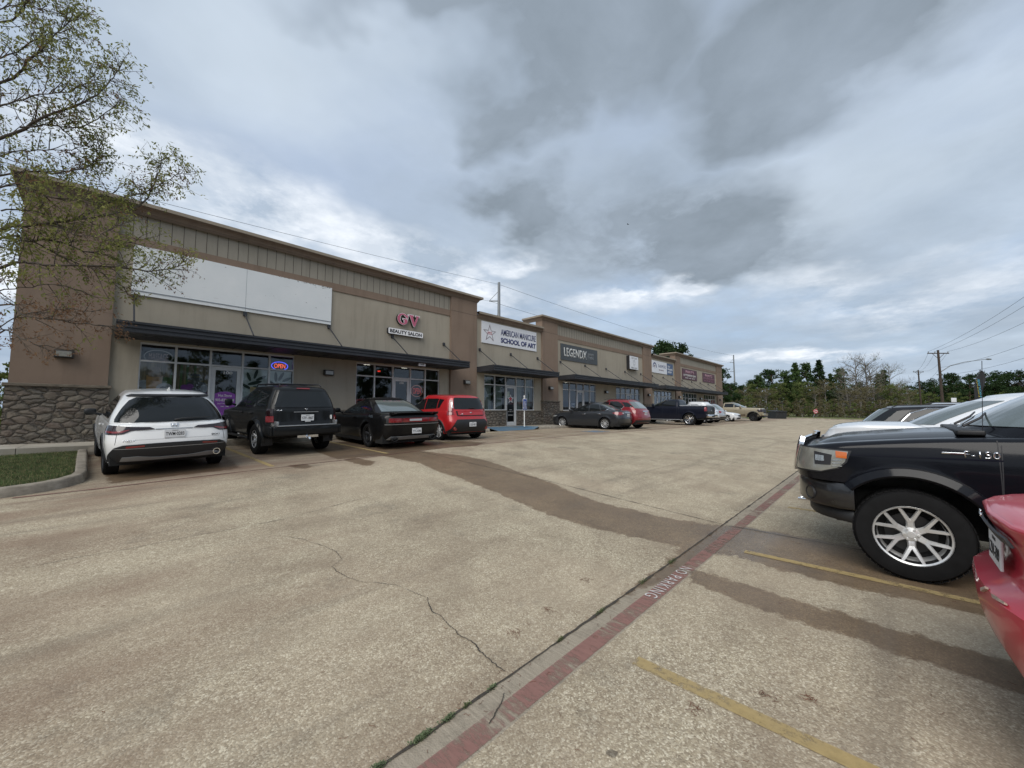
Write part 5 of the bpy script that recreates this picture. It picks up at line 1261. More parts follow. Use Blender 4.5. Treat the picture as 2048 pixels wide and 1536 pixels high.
# ---- black boxy older SUV --------------------------------------------------------
c = dict(wb=2.675, r=.385, tw=.265, tr=1.53, rr=.225, gap=.09, paint=P_black2, fl=.05, zf=.42,
    xr=[(.45, -.88), (.60, -.98), (.72, -.985), (.80, -.93), (1.18, -.90)], xf=[(.45, 3.4), (.6, 3.52), (.8, 3.5), (1.1, 3.38)],
    W=[(.4, .80), (.6, .835), (.85, .85), (1.05, .845), (1.2, .815)], top=[(-1, 1.17), (0, 1.17), (2.1, 1.16), (2.4, 1.12), (3.3, 1.02), (3.6, .92)], bot=[(-1, .50), (-.6, .47), (3, .44), (3.6, .46)], Lr=.3, qr=6, crown=.02,
    cz=1.1, cxr=[(1.1, -.88), (1.3, -.82), (1.6, -.70), (1.74, -.63)], cxf=[(1.1, 2.45), (1.3, 2.05), (1.5, 1.62), (1.65, 1.3)], cW=[(1.1, .825), (1.3, .785), (1.6, .68), (1.75, .60)], ctop=[(-.7, 1.705), (0, 1.735), (1.2, 1.73), (1.5, 1.70)], cLr=.25, cqr=6, crnd=.09,
    side=[[(2.02, 1.2), (1.6, 1.42), (1.3, 1.56), (1.05, 1.6), (1.05, 1.2)], [(1.0, 1.2), (1.0, 1.61), (.35, 1.62), (.22, 1.2)], [(.12, 1.22), (.22, 1.60), (.26, 1.62), (-.42, 1.60), (-.48, 1.56), (-.56, 1.28), (-.54, 1.22)]],
    rw=[(-.68, 1.20), (.68, 1.20), (.70, 1.24), (.60, 1.56), (.56, 1.60), (-.56, 1.60), (-.60, 1.56), (-.70, 1.24)], ws=[(-.65, 1.2), (.65, 1.2), (.55, 1.6), (-.55, 1.6)],
    seams=[[(1.02, .55), (1.02, 1.15)], [(2.1, .55), (2.12, 1.12)], [(.35, .95), (.2, 1.15)]], handles=[(.42, 1.03), (1.2, 1.03)], mir=(2.0, 1.24), msize=(.09, .16, .17), style=dict(n=6, w=.06, y=1, spread=.12, lugs=6), rim=M_alloy, dish=.05, hmat=M_blkplast)
t, B, K = std('parked_suv', 'black boxy older SUV with roof rack and tow hitch beside the white SUV', 3.52, 11.7, 93.5, c)
t['category'] = 'car'
decal(t, B, 'r', [(('x', -.68), 1.00), (('x', -.68), 1.15), (.835, 1.165), (.73, 1.16), (.73, 1.0)], M_darklens, 'tail_light', .012, True)
decal(t, B, 'r', [(('x', -.68), .84), (('x', -.68), .985), (.73, .985), (.73, .84)], M_redlens, 'tail_light', .012, True)
rbox('rear_bumper', -1.06, -.86, -.80, .80, .50, .745, P_black2, t, .04); rbox('bumper_step', -1.075, -.90, -.70, .70, .735, .76, M_grey, t, .01)
for sg in (1, -1): rbox('bumper_end', -1.07, -.88, min(sg*.68, sg*.73), max(sg*.68, sg*.73), .735, .86, M_grey, t, .01); rbox('bumper_corner', -1.02, -.50, min(sg*.79, sg*.865), max(sg*.79, sg*.865), .50, .74, P_black2, t, .03)
seam(t, B, [(.72, .80), (.72, 1.16)], 'r'); seam(t, B, [(-.72, .80), (.72, .80)], 'r', both=False); seam(t, B, [(-.3, 1.08), (.3, 1.08)], 'r', .02, M_grey, False, .008, 'grab_strip')
plate_at(t, -.95, -.02, .935, 0, 'STF-1867'); rbox('sticker', -.946, -.940, -.10, .04, .83, .87, M_white, t, .002)
badge_text(t, '4x4', B.rear(.6, 1.1)-.006, .62, 1.13, .12, .03, M_chrome); badge_text(t, 'T', B.rear(0, 1.13)-.01, -.0, 1.135, .08, .05, M_chrome)
rbox('sticker', B.rear(.6, .95)-.006, B.rear(.6, .95)-.001, -.655, -.615, .88, .99, M_white, t, .01)
bm = bmesh.new(); tube(bm, [(-.8, 0, .47), (-1.12, 0, .47)], .032, 8); tube(bm, [(-1.10, 0, .45), (-1.12, -.02, .40)], .03, 8); box(bm, -1.05, -.97, -.25, .25, .44, .50); mobj('tow_hitch', bm, M_chrome, t)
for sg in (1, -1): rbox('mud_flap', -.50, -.485, min(sg*.62, sg*.88), max(sg*.62, sg*.88), .24, .50, M_blkplast, t, .004); rbox('side_step', .50, 2.2, min(sg*.80, sg*.93), max(sg*.80, sg*.93), .36, .40, M_blkplast, t, .015)
bm = bmesh.new()
for sg in (1, -1): tube(bm, [(-.55, sg*.50, 1.735), (-.45, sg*.50, 1.79), (1.1, sg*.50, 1.80), (1.2, sg*.50, 1.745)], .014, 8)
for xx in (-.35, .35, 1.0): tube(bm, [(xx, -.5, 1.795), (xx, .5, 1.795)], .014, 8)
mobj('roof_rack', bm, M_ink, t, 40)
arch_trim(t, B, 0, .385, .475, .06, P_black2, off=.05); arch_trim(t, B, 2.675, .385, .475, .06, P_black2, off=.05)
decal(t, K, 'r', [(-.16, 1.66), (.16, 1.66), (.16, 1.69), (-.16, 1.69)], M_redlens, 'brake_light', .012)
for k in range(5): decal(t, K, 's', [(-.36, 1.27+k*.06), (-.05, 1.27+k*.06), (-.05, 1.285+k*.06), (-.36, 1.285+k*.06)], M_blkplast, 'window_louvre', .014, True)
# ---- black muscle coupe --------------------------------------------------------------
c = dict(wb=2.95, r=.35, tw=.245, tr=1.62, rr=.255, gap=.055, paint=P_black, fl=.02, Lr=.4, qr=5.5, Lf=.4, qf=5, zf=.16,
    xr=[(.2, -.95), (.4, -1.09), (.6, -1.12), (.78, -1.13), (.95, -1.12)], xf=[(.2, 3.8), (.5, 3.93), (.8, 3.9)],
    W=[(.18, .88), (.4, .93), (.6, .96), (.85, .955), (1.0, .90)], top=[(-1.2, .985), (-.6, 1.0), (0, 1.02), (.6, .98), (2.4, .95), (3.2, .93), (3.95, .80)], bot=[(-1.2, .26), (-.5, .20), (3, .17), (4, .2)], rnd=.07,
    cz=.92, cxr=[(.92, -.62), (1.02, -.42), (1.2, -.05), (1.36, .32), (1.42, .55)], cxf=[(.92, 2.45), (1.1, 2.05), (1.3, 1.55), (1.4, 1.3)], cW=[(.92, .86), (1.05, .82), (1.25, .72), (1.42, .60)], ctop=[(0, 1.42), (.8, 1.445), (1.4, 1.42)], cLr=.25, cLf=.4, cqr=5, crnd=.07,
    side=[[(2.0, 1.03), (1.6, 1.20), (1.2, 1.32), (.72, 1.35), (.72, 1.03)], [(.66, 1.03), (.66, 1.34), (.50, 1.33), (.36, 1.20), (.38, 1.03)]],
    rw=[(-.66, 1.045), (.66, 1.045), (.52, 1.37), (-.52, 1.37)], rglass=M_glass_win, ws=[(-.65, 1.0), (.65, 1.0), (.55, 1.37), (-.55, 1.37)],
    seams=[[(.62, .3), (.62, .97)], [(2.1, .3), (2.15, .95)]], handles=[(.85, .86)], mir=(1.95, 1.0), style=dict(n=5, w=.085), rim=M_alloy_dark, dish=.07)
t, B, K = std('parked_coupe', 'black two-door muscle coupe with full-width red tail lamp', 6.3, 11.1, 89, c); t['category'] = 'car'
decal(t, B, 'r', [(-.86, .735), (.86, .735), (.84, .905), (-.84, .905)], M_blkplast, 'lamp_surround', .010)
decal(t, B, 'r', [(-.80, .76), (.80, .76), (.79, .875), (-.79, .875)], M_redlens, 'tail_light', .018)
decal(t, B, 'r', [(-.20, .79), (.20, .79), (.20, .85), (-.20, .85)], M_alloy, 'lamp_badge', .022)
for yy in (.42, -.42): decal(t, B, 'r', [(yy-.008, .76), (yy+.008, .76), (yy+.008, .875), (yy-.008, .875)], M_blkplast, 'lamp_divider', .020)
decal(t, B, 'r', [(-.88, .695), (.88, .695), (.88, .71), (-.88, .71)], M_grey, 'bumper_edge', .022)
rbox('spoiler', -1.20, -.98, -.76, .76, 1.015, 1.045, P_black, t, .014)
for sg in (1, -1): rbox('spoiler_foot', -1.16, -1.0, min(sg*.68, sg*.76), max(sg*.68, sg*.76), .97, 1.02, P_black, t, .01)
decal(t, B, 'r', [(-.80, .27), (.80, .27), (.72, .36), (-.72, .36)], M_grey, 'diffuser', .012)
plate_at(t, B.rear(0, .5)-.02, -.05, .50, 0, 'TTC-4280'); decal(t, B, 's', [(-.35, .88), (-.12, .90), (-.10, .96), (-.30, .95)], M_chrome, 'fuel_cap', .008, True)
for sg in (1, -1):
    bm = bmesh.new(); lathe(bm, [(.045, 0), (.05, -.04), (.06, -.04), (.06, .1)], 16); xform(bm, Matrix.Translation((-1.06, sg*.62, .29)) @ Matrix.Rotation(-pi/2, 4, 'Z') @ Matrix.Scale(1.6, 4, (1, 0, 0))); mobj('exhaust_tip', bm, M_alloy_dark, t, 30)
# ---- red boxy hatchback ------------------------------------------------------------------
c = dict(wb=2.57, r=.325, tw=.215, tr=1.57, rr=.225, gap=.055, paint=P_red, fl=.03, Lr=.35, qr=5, zf=.2,
    xr=[(.22, -.62), (.4, -.76), (.6, -.80), (.8, -.74), (1.0, -.69)], xf=[(.2, 3.2), (.5, 3.33), (.8, 3.28), (1.0, 3.15)],
    W=[(.2, .84), (.4, .88), (.65, .90), (.85, .885), (1.05, .85)], top=[(-1, 1.05), (0, 1.04), (2.0, 1.0), (2.5, .98), (3.3, .88)], bot=[(-1, .32), (-.4, .24), (3, .2), (3.4, .24)],
    cz=.97, cxr=[(.97, -.68), (1.2, -.62), (1.45, -.54), (1.57, -.48)], cxf=[(.97, 2.5), (1.15, 2.15), (1.35, 1.75), (1.5, 1.45)], cW=[(.97, .85), (1.2, .80), (1.45, .71), (1.6, .63)], ctop=[(-.5, 1.555), (0, 1.575), (1.2, 1.60), (1.6, 1.56)], cLr=.3, cqr=4.5, crnd=.08,
    side=[[(2.1, 1.06), (1.7, 1.27), (1.3, 1.42), (.98, 1.46), (.98, 1.06)], [(.94, 1.07), (.94, 1.465), (.3, 1.46), (.22, 1.45), (.22, 1.10)], [(.18, 1.11), (.18, 1.45), (-.12, 1.42), (-.02, 1.26), (.05, 1.13)]],
    rw=[(-.66, 1.09), (.66, 1.09), (.60, 1.46), (.55, 1.49), (-.55, 1.49), (-.60, 1.46)], ws=[(-.7, 1.06), (.7, 1.06), (.56, 1.5), (-.56, 1.5)],
    seams=[[(.92, .3), (.92, 1.02)], [(2.0, .3), (2.05, 1.0)], [(.05, .9), (.12, 1.04)]], handles=[(.3, .90), (1.1, .90)], mir=(1.95, 1.04), style=dict(n=7, w=.045, pair=.07), rim=M_alloy)
t, B, K = std('parked_hatchback', 'bright red boxy hatchback to the right of the black coupe', 9.0, 11.43, 90, c); t['category'] = 'car'
decal(t, B, 'r', [(-.60, .855), (.60, .855), (.63, 1.03), (-.63, 1.03)], M_blkplast, 'tailgate_recess', .006); decal(t, B, 'r', [(-.56, .88), (.56, .88), (.58, 1.03), (-.58, 1.03)], P_red, 'tailgate_panel', .022)
decal(t, K, 'r', [(('x', -.47), 1.0), (('x', -.44), 1.2), (('x', -.38), 1.42), (.63, 1.40), (.68, 1.2), (.70, 1.0)], M_redlens, 'tail_light', .014, True)
decal(t, K, 'r', [(.73, 1.12), (.705, 1.32), (.66, 1.34), (.68, 1.12)], M_clearlens, 'reverse_light', .019, True)
decal(t, B, 'r', [(('x', -.45), .88), (('x', -.47), 1.03), (.72, 1.03), (.70, .90)], M_redlens, 'tail_light', .012, True)
decal(t, B, 'r', [(-.86, .30), (.86, .30), (.80, .44), (.66, .70), (.62, .735), (-.62, .735), (-.66, .70), (-.80, .44)], M_blkplast, 'rear_bumper', .012, False, .03)
decal(t, B, 'r', [(-.38, .48), (.38, .48), (.36, .66), (-.36, .66)], M_ink, 'plate_recess', .016)
plate_at(t, B.rear(0, .56)-.03, 0, .56, 0, 'GZS-4851'); badge_text(t, 'K', B.rear(0, .97)-.03, 0, .965, .11, .045, M_chrome, bold=.04); badge_text(t, 'SOUL', B.rear(.4, .93)-.03, .42, .92, .12, .03, M_chrome)
for sg in (1, -1):
    bm = bmesh.new(); lathe(bm, [(.001, -.03), (.062, -.03), (.07, -.015), (.07, .04)], 20); xform(bm, Matrix.Translation((B.rear(.70, .42)-.0, sg*.70, .42)) @ Matrix.Rotation(-pi/2, 4, 'Z')); mobj('fog_reflector', bm, M_redlens, t, 30)
rbox('rear_wiper', -.72, -.69, -.25, .02, 1.12, 1.14, M_blkplast, t, .006); arch_trim(t, B, 0, .325, .375, .04, M_blkplast, off=.016)
# ---- dark sedan --------------------------------------------------------------------------
def sedan(name, label, x, y, hd, pm, L=2.7, rear=1.03, front=.9, trim=True, rimstyle=dict(n=10, w=.035), rim=M_alloy, hm=None):
    c = dict(wb=L, r=.32, tw=.205, tr=1.54, rr=.22, gap=.05, paint=pm, fl=.015, Lr=.45, qr=3.6, Lf=.6, zf=.18,
        xr=[(.2, -rear+.18), (.4, -rear+.02), (.6, -rear), (.8, -rear+.05), (1.0, -rear+.08)], xf=[(.2, L+front-.1), (.45, L+front), (.65, L+front-.03), (.85, L+front-.15)],
        W=[(.18, .82), (.4, .87), (.62, .89), (.8, .88), (.95, .83)], top=[(-1.1, 1.0), (-.5, 1.02), (0, 1.0), (2.0, .93), (2.5, .92), (3.2, .82), (3.7, .70)], bot=[(-1.1, .30), (-.4, .2), (3, .18), (3.7, .2)], rnd=.07,
        cz=.90, cxr=[(.9, -.70), (1.02, -.52), (1.2, -.12), (1.35, .25), (1.44, .55)], cxf=[(.9, 2.55), (1.05, 2.25), (1.25, 1.75), (1.4, 1.3)], cW=[(.9, .82), (1.05, .79), (1.25, .70), (1.42, .58)], ctop=[(0, 1.43), (.8, 1.475), (1.4, 1.44)], cLr=.3, cLf=.5, cqr=4, crnd=.07,
        side=[[(2.15, .98), (1.75, 1.17), (1.35, 1.32), (1.02, 1.37), (1.0, .98)], [(.95, .99), (.97, 1.37), (.45, 1.36), (.28, 1.02)], [(.22, 1.03), (.38, 1.34), (.10, 1.22), (-.12, 1.08)]],
        rw=[(-.62, 1.05), (.62, 1.05), (.50, 1.38), (-.50, 1.38)], rglass=M_glass_win, ws=[(-.65, 1.0), (.65, 1.0), (.52, 1.38), (-.52, 1.38)],
        seams=[[(.95, .28), (.97, .97)], [(2.05, .28), (2.1, .95)], [(.32, .72), (.15, .95)]], handles=[(.35, .84), (1.25, .82)], hmat=hm or M_chrome, mir=(2.05, .98), style=rimstyle, rim=rim)
    if trim: c['trimwin'] = [[(2.15, .965), (.28, 1.0), (-.05, 1.04), (-.20, 1.12)]]
    t, B, K = std(name, label, x, y, hd, c); t['category'] = 'car'
    decal(t, B, 'r', [(('x', -.42), .90), (('x', -.62), .955), (.62, .95), (.45, .90), (.52, .84), (.72, .78), (('x', -.66), .80)], M_redlens, 'tail_light', .010, True)
    decal(t, B, 'r', [(.50, .86), (.60, .86), (.60, .92), (.50, .92)], M_clearlens, 'reverse_light', .014, True)
    decal(t, B, 'r', [(-.42, .905), (.42, .905), (.42, .93), (-.42, .93)], M_chrome, 'boot_trim', .010)
    decal(t, B, 'r', [(-.7, .27), (.7, .27), (.66, .37), (-.66, .37)], M_blkplast, 'diffuser', .010)
    seam(t, B, [(.70, .62), (.62, .80)], 'r'); seam(t, B, [(-.70, .62), (.70, .62)], 'r', both=False)
    decal(t, B, 'f', [(.42, .60), (('x', L+front-.45), .66), (('x', L+front-.60), .73), (('x', L+front-.35), .73), (.50, .68)], M_clearlens, 'headlight', .010, True)
    decal(t, B, 'f', [(-.38, .50), (.38, .50), (.45, .66), (-.45, .66)], M_ink, 'grille', .008); decal(t, B, 'f', [(-.62, .26), (.62, .26), (.55, .40), (-.55, .40)], M_ink, 'lower_grille', .008)
    return t, B, K
t, B, K = sedan('parked_sedan', 'charcoal sedan with chrome door handles parked at an angle left of the dark red SUV', 19.7, 11.25, 95, P_char)
plate_at(t, B.rear(0, .78)-.012, 0, .78, 0, 'MVL-6120')
# ---- dark red crossover ----------------------------------------------------------------------
def crossover(name, label, x, y, hd, pm, glass=M_glass_car, lights=M_redlens, trim=M_chrome, H=0.0, rack=True, L=2.86, style=dict(n=5, w=.08), plate='KXR-2094', floating=None):
    c = dict(wb=L, r=.36, tw=.225, tr=1.60, rr=.235, gap=.06, paint=pm, fl=.02, Lr=.45, qr=4, zf=.24,
        xr=[(.25, -.80), (.45, -.93), (.62, -.96), (.85, -.90), (1.08, -.84)], xf=[(.25, L+.85), (.5, L+.96), (.75, L+.93), (1.0, L+.80)],
        W=[(.25, .86), (.45, .90), (.7, .92), (.9, .91), (1.1, .86)], top=[(-1, 1.08), (0, 1.09), (2.2, 1.05), (2.8, 1.03), (3.8, .90)], bot=[(-1, .34), (-.45, .27), (3, .25), (3.8, .28)],
        cz=1.02, cxr=[(1.02, -.83), (1.15, -.76), (1.4, -.52), (1.6, -.28), (1.68, -.18)], cxf=[(1.02, 2.85), (1.2, 2.45), (1.45, 1.85), (1.62, 1.4)], cW=[(1.02, .86), (1.2, .82), (1.45, .72), (1.66, .62)], ctop=[(-.5, 1.63+H), (0, 1.655+H), (1.2, 1.68+H), (1.7, 1.64+H)], cLr=.45, cqr=4, crnd=.08,
        side=[[(2.4, 1.13), (1.95, 1.35), (1.4, 1.53), (1.05, 1.55), (1.05, 1.13)], [(1.0, 1.13), (1.0, 1.555), (.5, 1.55), (.25, 1.45), (.08, 1.28), (.14, 1.15)], [(-.02, 1.25), (.18, 1.47), (.25, 1.53), (-.12, 1.50), (-.48, 1.28), (-.42, 1.22)]],
        trimwin=[[(2.4, 1.115), (.2, 1.13), (.05, 1.25), (.22, 1.46), (.5, 1.57), (1.2, 1.575), (1.5, 1.53)]],
        rw=[(-.74, 1.16), (.74, 1.16), (.62, 1.55), (-.62, 1.55)], rglass=M_glass_win, ws=[(-.72, 1.12), (.72, 1.12), (.58, 1.56), (-.58, 1.56)], wglass=M_glass_win,
        seams=[[(1.02, .32), (1.02, 1.08)], [(2.25, .32), (2.3, 1.05)], [(.18, .9), (.1, 1.08)]], handles=[(.35, .95), (1.2, .95)], mir=(2.25, 1.12), style=style, rim=M_alloy)
    if floating: c.update(floating)
    t, B, K = std(name, label, x, y, hd, c); t['category'] = 'car'
    decal(t, B, 'r', [(('x', -.40), .98), (('x', -.50), 1.06), (.76, 1.05), (.56, .99), (.58, .90), (.74, .84), (('x', -.58), .86)], lights, 'tail_light', .014, True)
    decal(t, B, 'r', [(-.30, .98), (.30, .98), (.30, 1.03), (-.30, 1.03)], M_chrome, 'tailgate_trim', .016)
    decal(t, B, 'r', [(-.86, .36), (.86, .36), (.84, .50), (-.84, .50)], M_blkplast, 'lower_bumper', .012)
    seam(t, B, [(.80, .60), (.74, .82)], 'r'); seam(t, B, [(-.80, .60), (.80, .60)], 'r', both=False, mat=M_grey)
    decal(t, B, 'f', [(.5, .78), (('x', L+.5), .80), (('x', L+.35), .90), (.6, .90)], M_clearlens, 'headlight', .01, True); decal(t, B, 'f', [(-.45, .55), (.45, .55), (.48, .85), (-.48, .85)], M_ink, 'grille', .01)
    plate_at(t, B.rear(0, .87)-.018, 0, .86, 0, plate)
    bm = bmesh.new()
    for sg in (1, -1): tube(bm, [(-.1, sg*.56, 1.655+H), (.0, sg*.57, 1.70+H), (1.3, sg*.57, 1.72+H), (1.45, sg*.56, 1.67+H)], .013, 6)
    mobj('roof_rail', bm, M_ink, t, 40)
    return t, B, K
t, B, K = crossover('parked_suv', 'dark red crossover SUV partly behind the charcoal sedan', 21.55, 11.0, 90, P_maroon)
# ---- pickups -----------------------------------------------------------------------------------
def pickup(name, label, x, y, hd, pm, wb, r, rr, style, rim, half=1.0, hood=1.28, belt=1.33, bed=1.38, roof=1.88, front=.95, rear=1.20, gap=.09, flt=None, tw=.275, cab=(.75, 2.98), steer=0, glass=M_glass_car, dish=.04, tr=None, lights=True, qf=4.5, botf=None, hz=0):
    A0, A1 = cab
    c = dict(wb=wb, r=r, tw=tw, tr=tr or 2*half-.30, rr=rr, gap=gap, paint=pm, fl=.02, Lr=.12, qr=9, Lf=.40, qf=qf, zf=.40, crown=.015,
        xr=[(.4, -rear), (1.0, -rear), (1.4, -rear+.01)], xf=[(.45, wb+front-.18), (.7, wb+front-.10), (.95, wb+front-.06), (1.2, wb+front-.10), (1.4, wb+front-.16)],
        W=[(.4, half*.94), (.7, half*.985), (.95, half), (1.12, half*.99), (1.25, half*.965), (1.45, half*.90)],
        top=[(-rear, bed-.01), (A0-.10, bed), (A0-.02, bed), (A0+.05, belt+.02), (A1-.6, belt+.02), (A1+.1, belt+.02), (A1+.6, hood+.03), (wb+front-.35, hood-.02), (wb+front, hood-.06)],
        bot=[(-rear, .60), (-.6, .50), (.6, .42), (wb-.6, .42)]+list(botf or ((wb+.55, .50), (wb+front, .60))), rnd=.06,
        cz=belt-.08, cxr=[(belt-.08, A0-.02), (1.5, A0+.01), (roof, A0+.10)], cxf=[(belt-.08, A1+.10), (1.5, A1-.18), (1.7, A1-.62), (roof, A1-1.1)],
        cW=[(belt-.08, half*.955), (1.5, half*.885), (1.7, half*.78), (roof+.03, half*.64)], ctop=[(A0, roof-.02), (A0+1, roof), (A1-1, roof-.03)], cLr=.14, cqr=7, cLf=.75, cqf=2.8, crnd=.09, ccrown=.03,
        side=[[(A1-.22, belt+.06), (A1-.50, 1.55), (A1-.92, roof-.13), (A0+1.22, roof-.11), (A0+1.22, belt+.06)], [(A0+1.14, belt+.06), (A0+1.14, roof-.11), (A0+.28, roof-.12), (A0+.22, belt+.06)]],
        rw=[(-half*.68, belt+.10), (half*.68, belt+.10), (half*.60, roof-.14), (-half*.60, roof-.14)], ws=[(-half*.80, belt+.06), (half*.80, belt+.06), (half*.64, roof-.10), (-half*.64, roof-.10)], wglass=M_glass_win, glass=glass,
        seams=[[(A0-.03, .5), (A0-.03, bed-.04)], [(A0+1.18, .46), (A0+1.18, belt)], [(A1, .46), (A1, belt-.02)], [(A0+.12, .8), (A0+.12, belt)]], handles=[(A0+.35, 1.12), (A0+1.40, 1.12)], mir=(A1-.38, belt+.06), msize=(.12, .20, .22), style=style, rim=rim, steer=steer, dish=dish)
    if hz:
        c['top'] = [(-rear, bed-.01), (A0-.10, bed), (A0-.02, bed), (A0+.05, belt+.02), (A1-.6, belt+.02), (A1, 1.36), (3.4, 1.345), (4.1, 1.275), (4.67, 1.19)]
        c['cxf'] = [(1.28, 3.42), (1.46, 3.22), (1.7, 2.86), (1.98, 2.25)]; c['ws'] = [(-.86, 1.45), (.86, 1.45), (.66, 1.88), (-.66, 1.88)]
    t, B, K = std(name, label, x, y, hd, c); t['category'] = 'pickup truck'
    return t, B, K
# black full-size truck in the shop row
t, B, K = pickup('parked_pickup', 'black crew-cab pickup with big chrome wheels parked nose to the shops', 30.1, 10.4, 90, P_navy, 3.65, .43, .30, dict(n=6, w=.075, y=1, spread=.2, lugs=6), M_chrome, gap=.07)
decal(t, B, 'r', [(-.78, .80), (.78, .80), (.78, 1.32), (-.78, 1.32)], P_navy, 'tailgate', .010); badge_text(t, '+', -1.222, 0, 1.08, .16, .10, M_chrome, bold=.05)
decal(t, B, 'r', [(('x', -1.05), 1.02), (('x', -1.05), 1.30), (.84, 1.30), (.84, 1.02)], M_redlens, 'tail_light', .014, True)
rbox('rear_bumper', -1.36, -1.17, -.96, .96, .58, .78, M_chrome, t, .03); rbox('bumper_step', -1.365, -1.18, -.36, .36, .60, .72, M_ink, t, .02); rbox('bed_cover', -1.15, .72, -.80, .80, 1.385, 1.44, M_alloy, t, .02)
for sg in (1, -1): rbox('side_step', .65, 3.0, min(sg*.92, sg*1.04), max(sg*.92, sg*1.04), .36, .42, M_grey, t, .02)
crossover('parked_suv', 'white SUV of which only the roof shows above the black pickup bed', 35.4, 11.2, 90, paint('white_paint_far', (.60, .62, .64)), H=.12, plate='BLN-7713')
crossover('parked_suv', 'silver crossover with tail lights showing between the black pickup and the white sedan', 38.9, 11.7, 90, P_silver, plate='DCX-3309')
sedan('parked_sedan', 'white sedan backed in, its front poking out before the sand pickup', 43.3, 14.2, 270, paint('white_sedan_paint', (.64, .66, .68)), trim=False, hm=M_ink, rimstyle=dict(n=5, w=.07), rim=M_alloy)
# sand truck at the end
t, B, K = pickup('parked_pickup', 'sand-coloured crew-cab pickup with black wheel arches backed in at the end of the row', 47.9, 14.0, 270, P_sand, 3.74, .43, .25, dict(n=6, w=.06, lugs=6), M_alloy_dark, hood=1.36, belt=1.38, bed=1.42, roof=1.95, gap=.10)
for xa in (0, 3.74): arch_trim(t, B, xa, .43, .53, .08, M_blkplast, off=.03)
decal(t, B, 'f', [(('x', 4.25), .95), (('x', 4.10), 1.12), (('x', 4.2), 1.25), (.66, 1.22), (.66, .98)], M_darklens, 'headlight', .012, True); decal(t, B, 'f', [(-.62, .82), (.62, .82), (.60, 1.24), (-.60, 1.24)], M_ink, 'grille', .012)
rbox('front_bumper', 4.45, 4.72, -.92, .92, .58, .80, P_sand, t, .05); rbox('skid_plate', 4.40, 4.70, -.80, .80, .42, .58, M_ink, t, .04)
decal(t, B, 's', [(.6, .52), (3.1, .52), (3.0, .72), (2.2, .66), (1.5, .74), (.8, .68)], simple('dried_mud', (.10, .075, .045), .95), 'mud_splash', .003, True)
# ---- the near black pickup ---------------------------------------------------------------------
P_f = paint('gloss_black_truck_paint', (.005, .0055, .008), 0, .28, 1, .02)
FY = -3.78
t, B, K = pickup('parked_pickup', 'large gloss black pickup with chrome grille, nearest truck at the right edge', 6.33, FY, 90, P_f, 3.69, .42, .272, dict(n=6, w=.048, y=1, spread=.27, lugs=6), simple('brushed_truck_alloy', (.74, .74, .73), .32, .55, var=.2), half=1.0, hood=1.33, belt=1.36, bed=1.42, roof=1.98, front=.98, gap=.14, cab=(.75, 3.12), tw=.29, steer=.02, dish=.05, tr=1.72, qf=5, hz=1, botf=((3.69+.40, .86), (3.69+.98, .88)))
_mid[0] = 1.8
arch_trim(t, B, 3.69, .42, .555, .085, P_f, off=.035, a0=43, a1=186); arch_trim(t, B, 0, .42, .555, .085, P_f, off=.035)
seam(t, B, [(3.13, .46), (3.10, 1.30)]); seam(t, B, [(3.10, 1.17), (4.1, 1.15), (4.4, 1.12)], 's', .012, P_navy, True, .004, 'body_crease')
# bumper
def ring_front(name, z0, z1, out, mat, ymax=.985, depth=.30, bev=.03, xo=0.0):
    bm = bmesh.new(); n = 26; V = []
    for i in range(n+1):
        s_ = -1+2*i/n; yy = s_*ymax; xx = 3.69+out-.36*abs(s_)**5-.05*s_*s_+xo; V.append((xx, yy))
    V = [(V[0][0]-depth, V[0][1])]+V+[(V[-1][0]-depth, V[-1][1])]
    prof = [(0-.09, z0), (-.02, z0+.01), (0, z0+.04), (.0, z1-.04), (-.02, z1-.008), (-.05, z1), (-.22, z1), (-.22, z0)]
    rows = []
    for i, (xx, yy) in enumerate(V):
        a = V[max(0, i-1)]; b = V[min(len(V)-1, i+1)]; d = Vector((b[0]-a[0], b[1]-a[1])).normalized(); nn = Vector((d.y, -d.x))
        rows.append([bm.verts.new((xx+nn.x*o, yy+nn.y*o, z)) for o, z in prof])
    for a, b in zip(rows, rows[1:]):
        for k in range(len(a)): bm.faces.new((a[k], a[(k+1) % len(a)], b[(k+1) % len(a)], b[k]))
    bm.faces.new(rows[0]); bm.faces.new(rows[-1][::-1]); bmesh.ops.recalc_face_normals(bm, faces=bm.faces[:])
    return mobj(name, bm, mat, t, 35)
ring_front('front_bumper', .58, .86, .93, simple('satin_black_bumper', (.012, .012, .013), .3, coat=.6, var=.3), ymax=1.005, depth=.13)
ring_front('air_dam', .44, .575, .84, M_blkplast, ymax=.965, depth=.03)
for sg in (1, -1):
    bm = bmesh.new(); lathe(bm, [(.001, -.02), (.05, -.02), (.062, .008), (.07, .012), (.076, .0), (.076, -.04)], 24); xform(bm, Matrix.Translation((4.455, sg*.815, .70)) @ Vector((.80, sg*.60, 0)).to_track_quat('Y', 'Z').to_matrix().to_4x4()); mobj('fog_lamp', bm, M_ink, t, 40)
    bm = bmesh.new(); tube(bm, [(4.36, sg*.30, .54), (4.62, sg*.32, .535), (4.63, sg*.40, .535), (4.36, sg*.42, .54)], .014, 8); mobj('tow_hook', bm, M_chrome, t, 40)
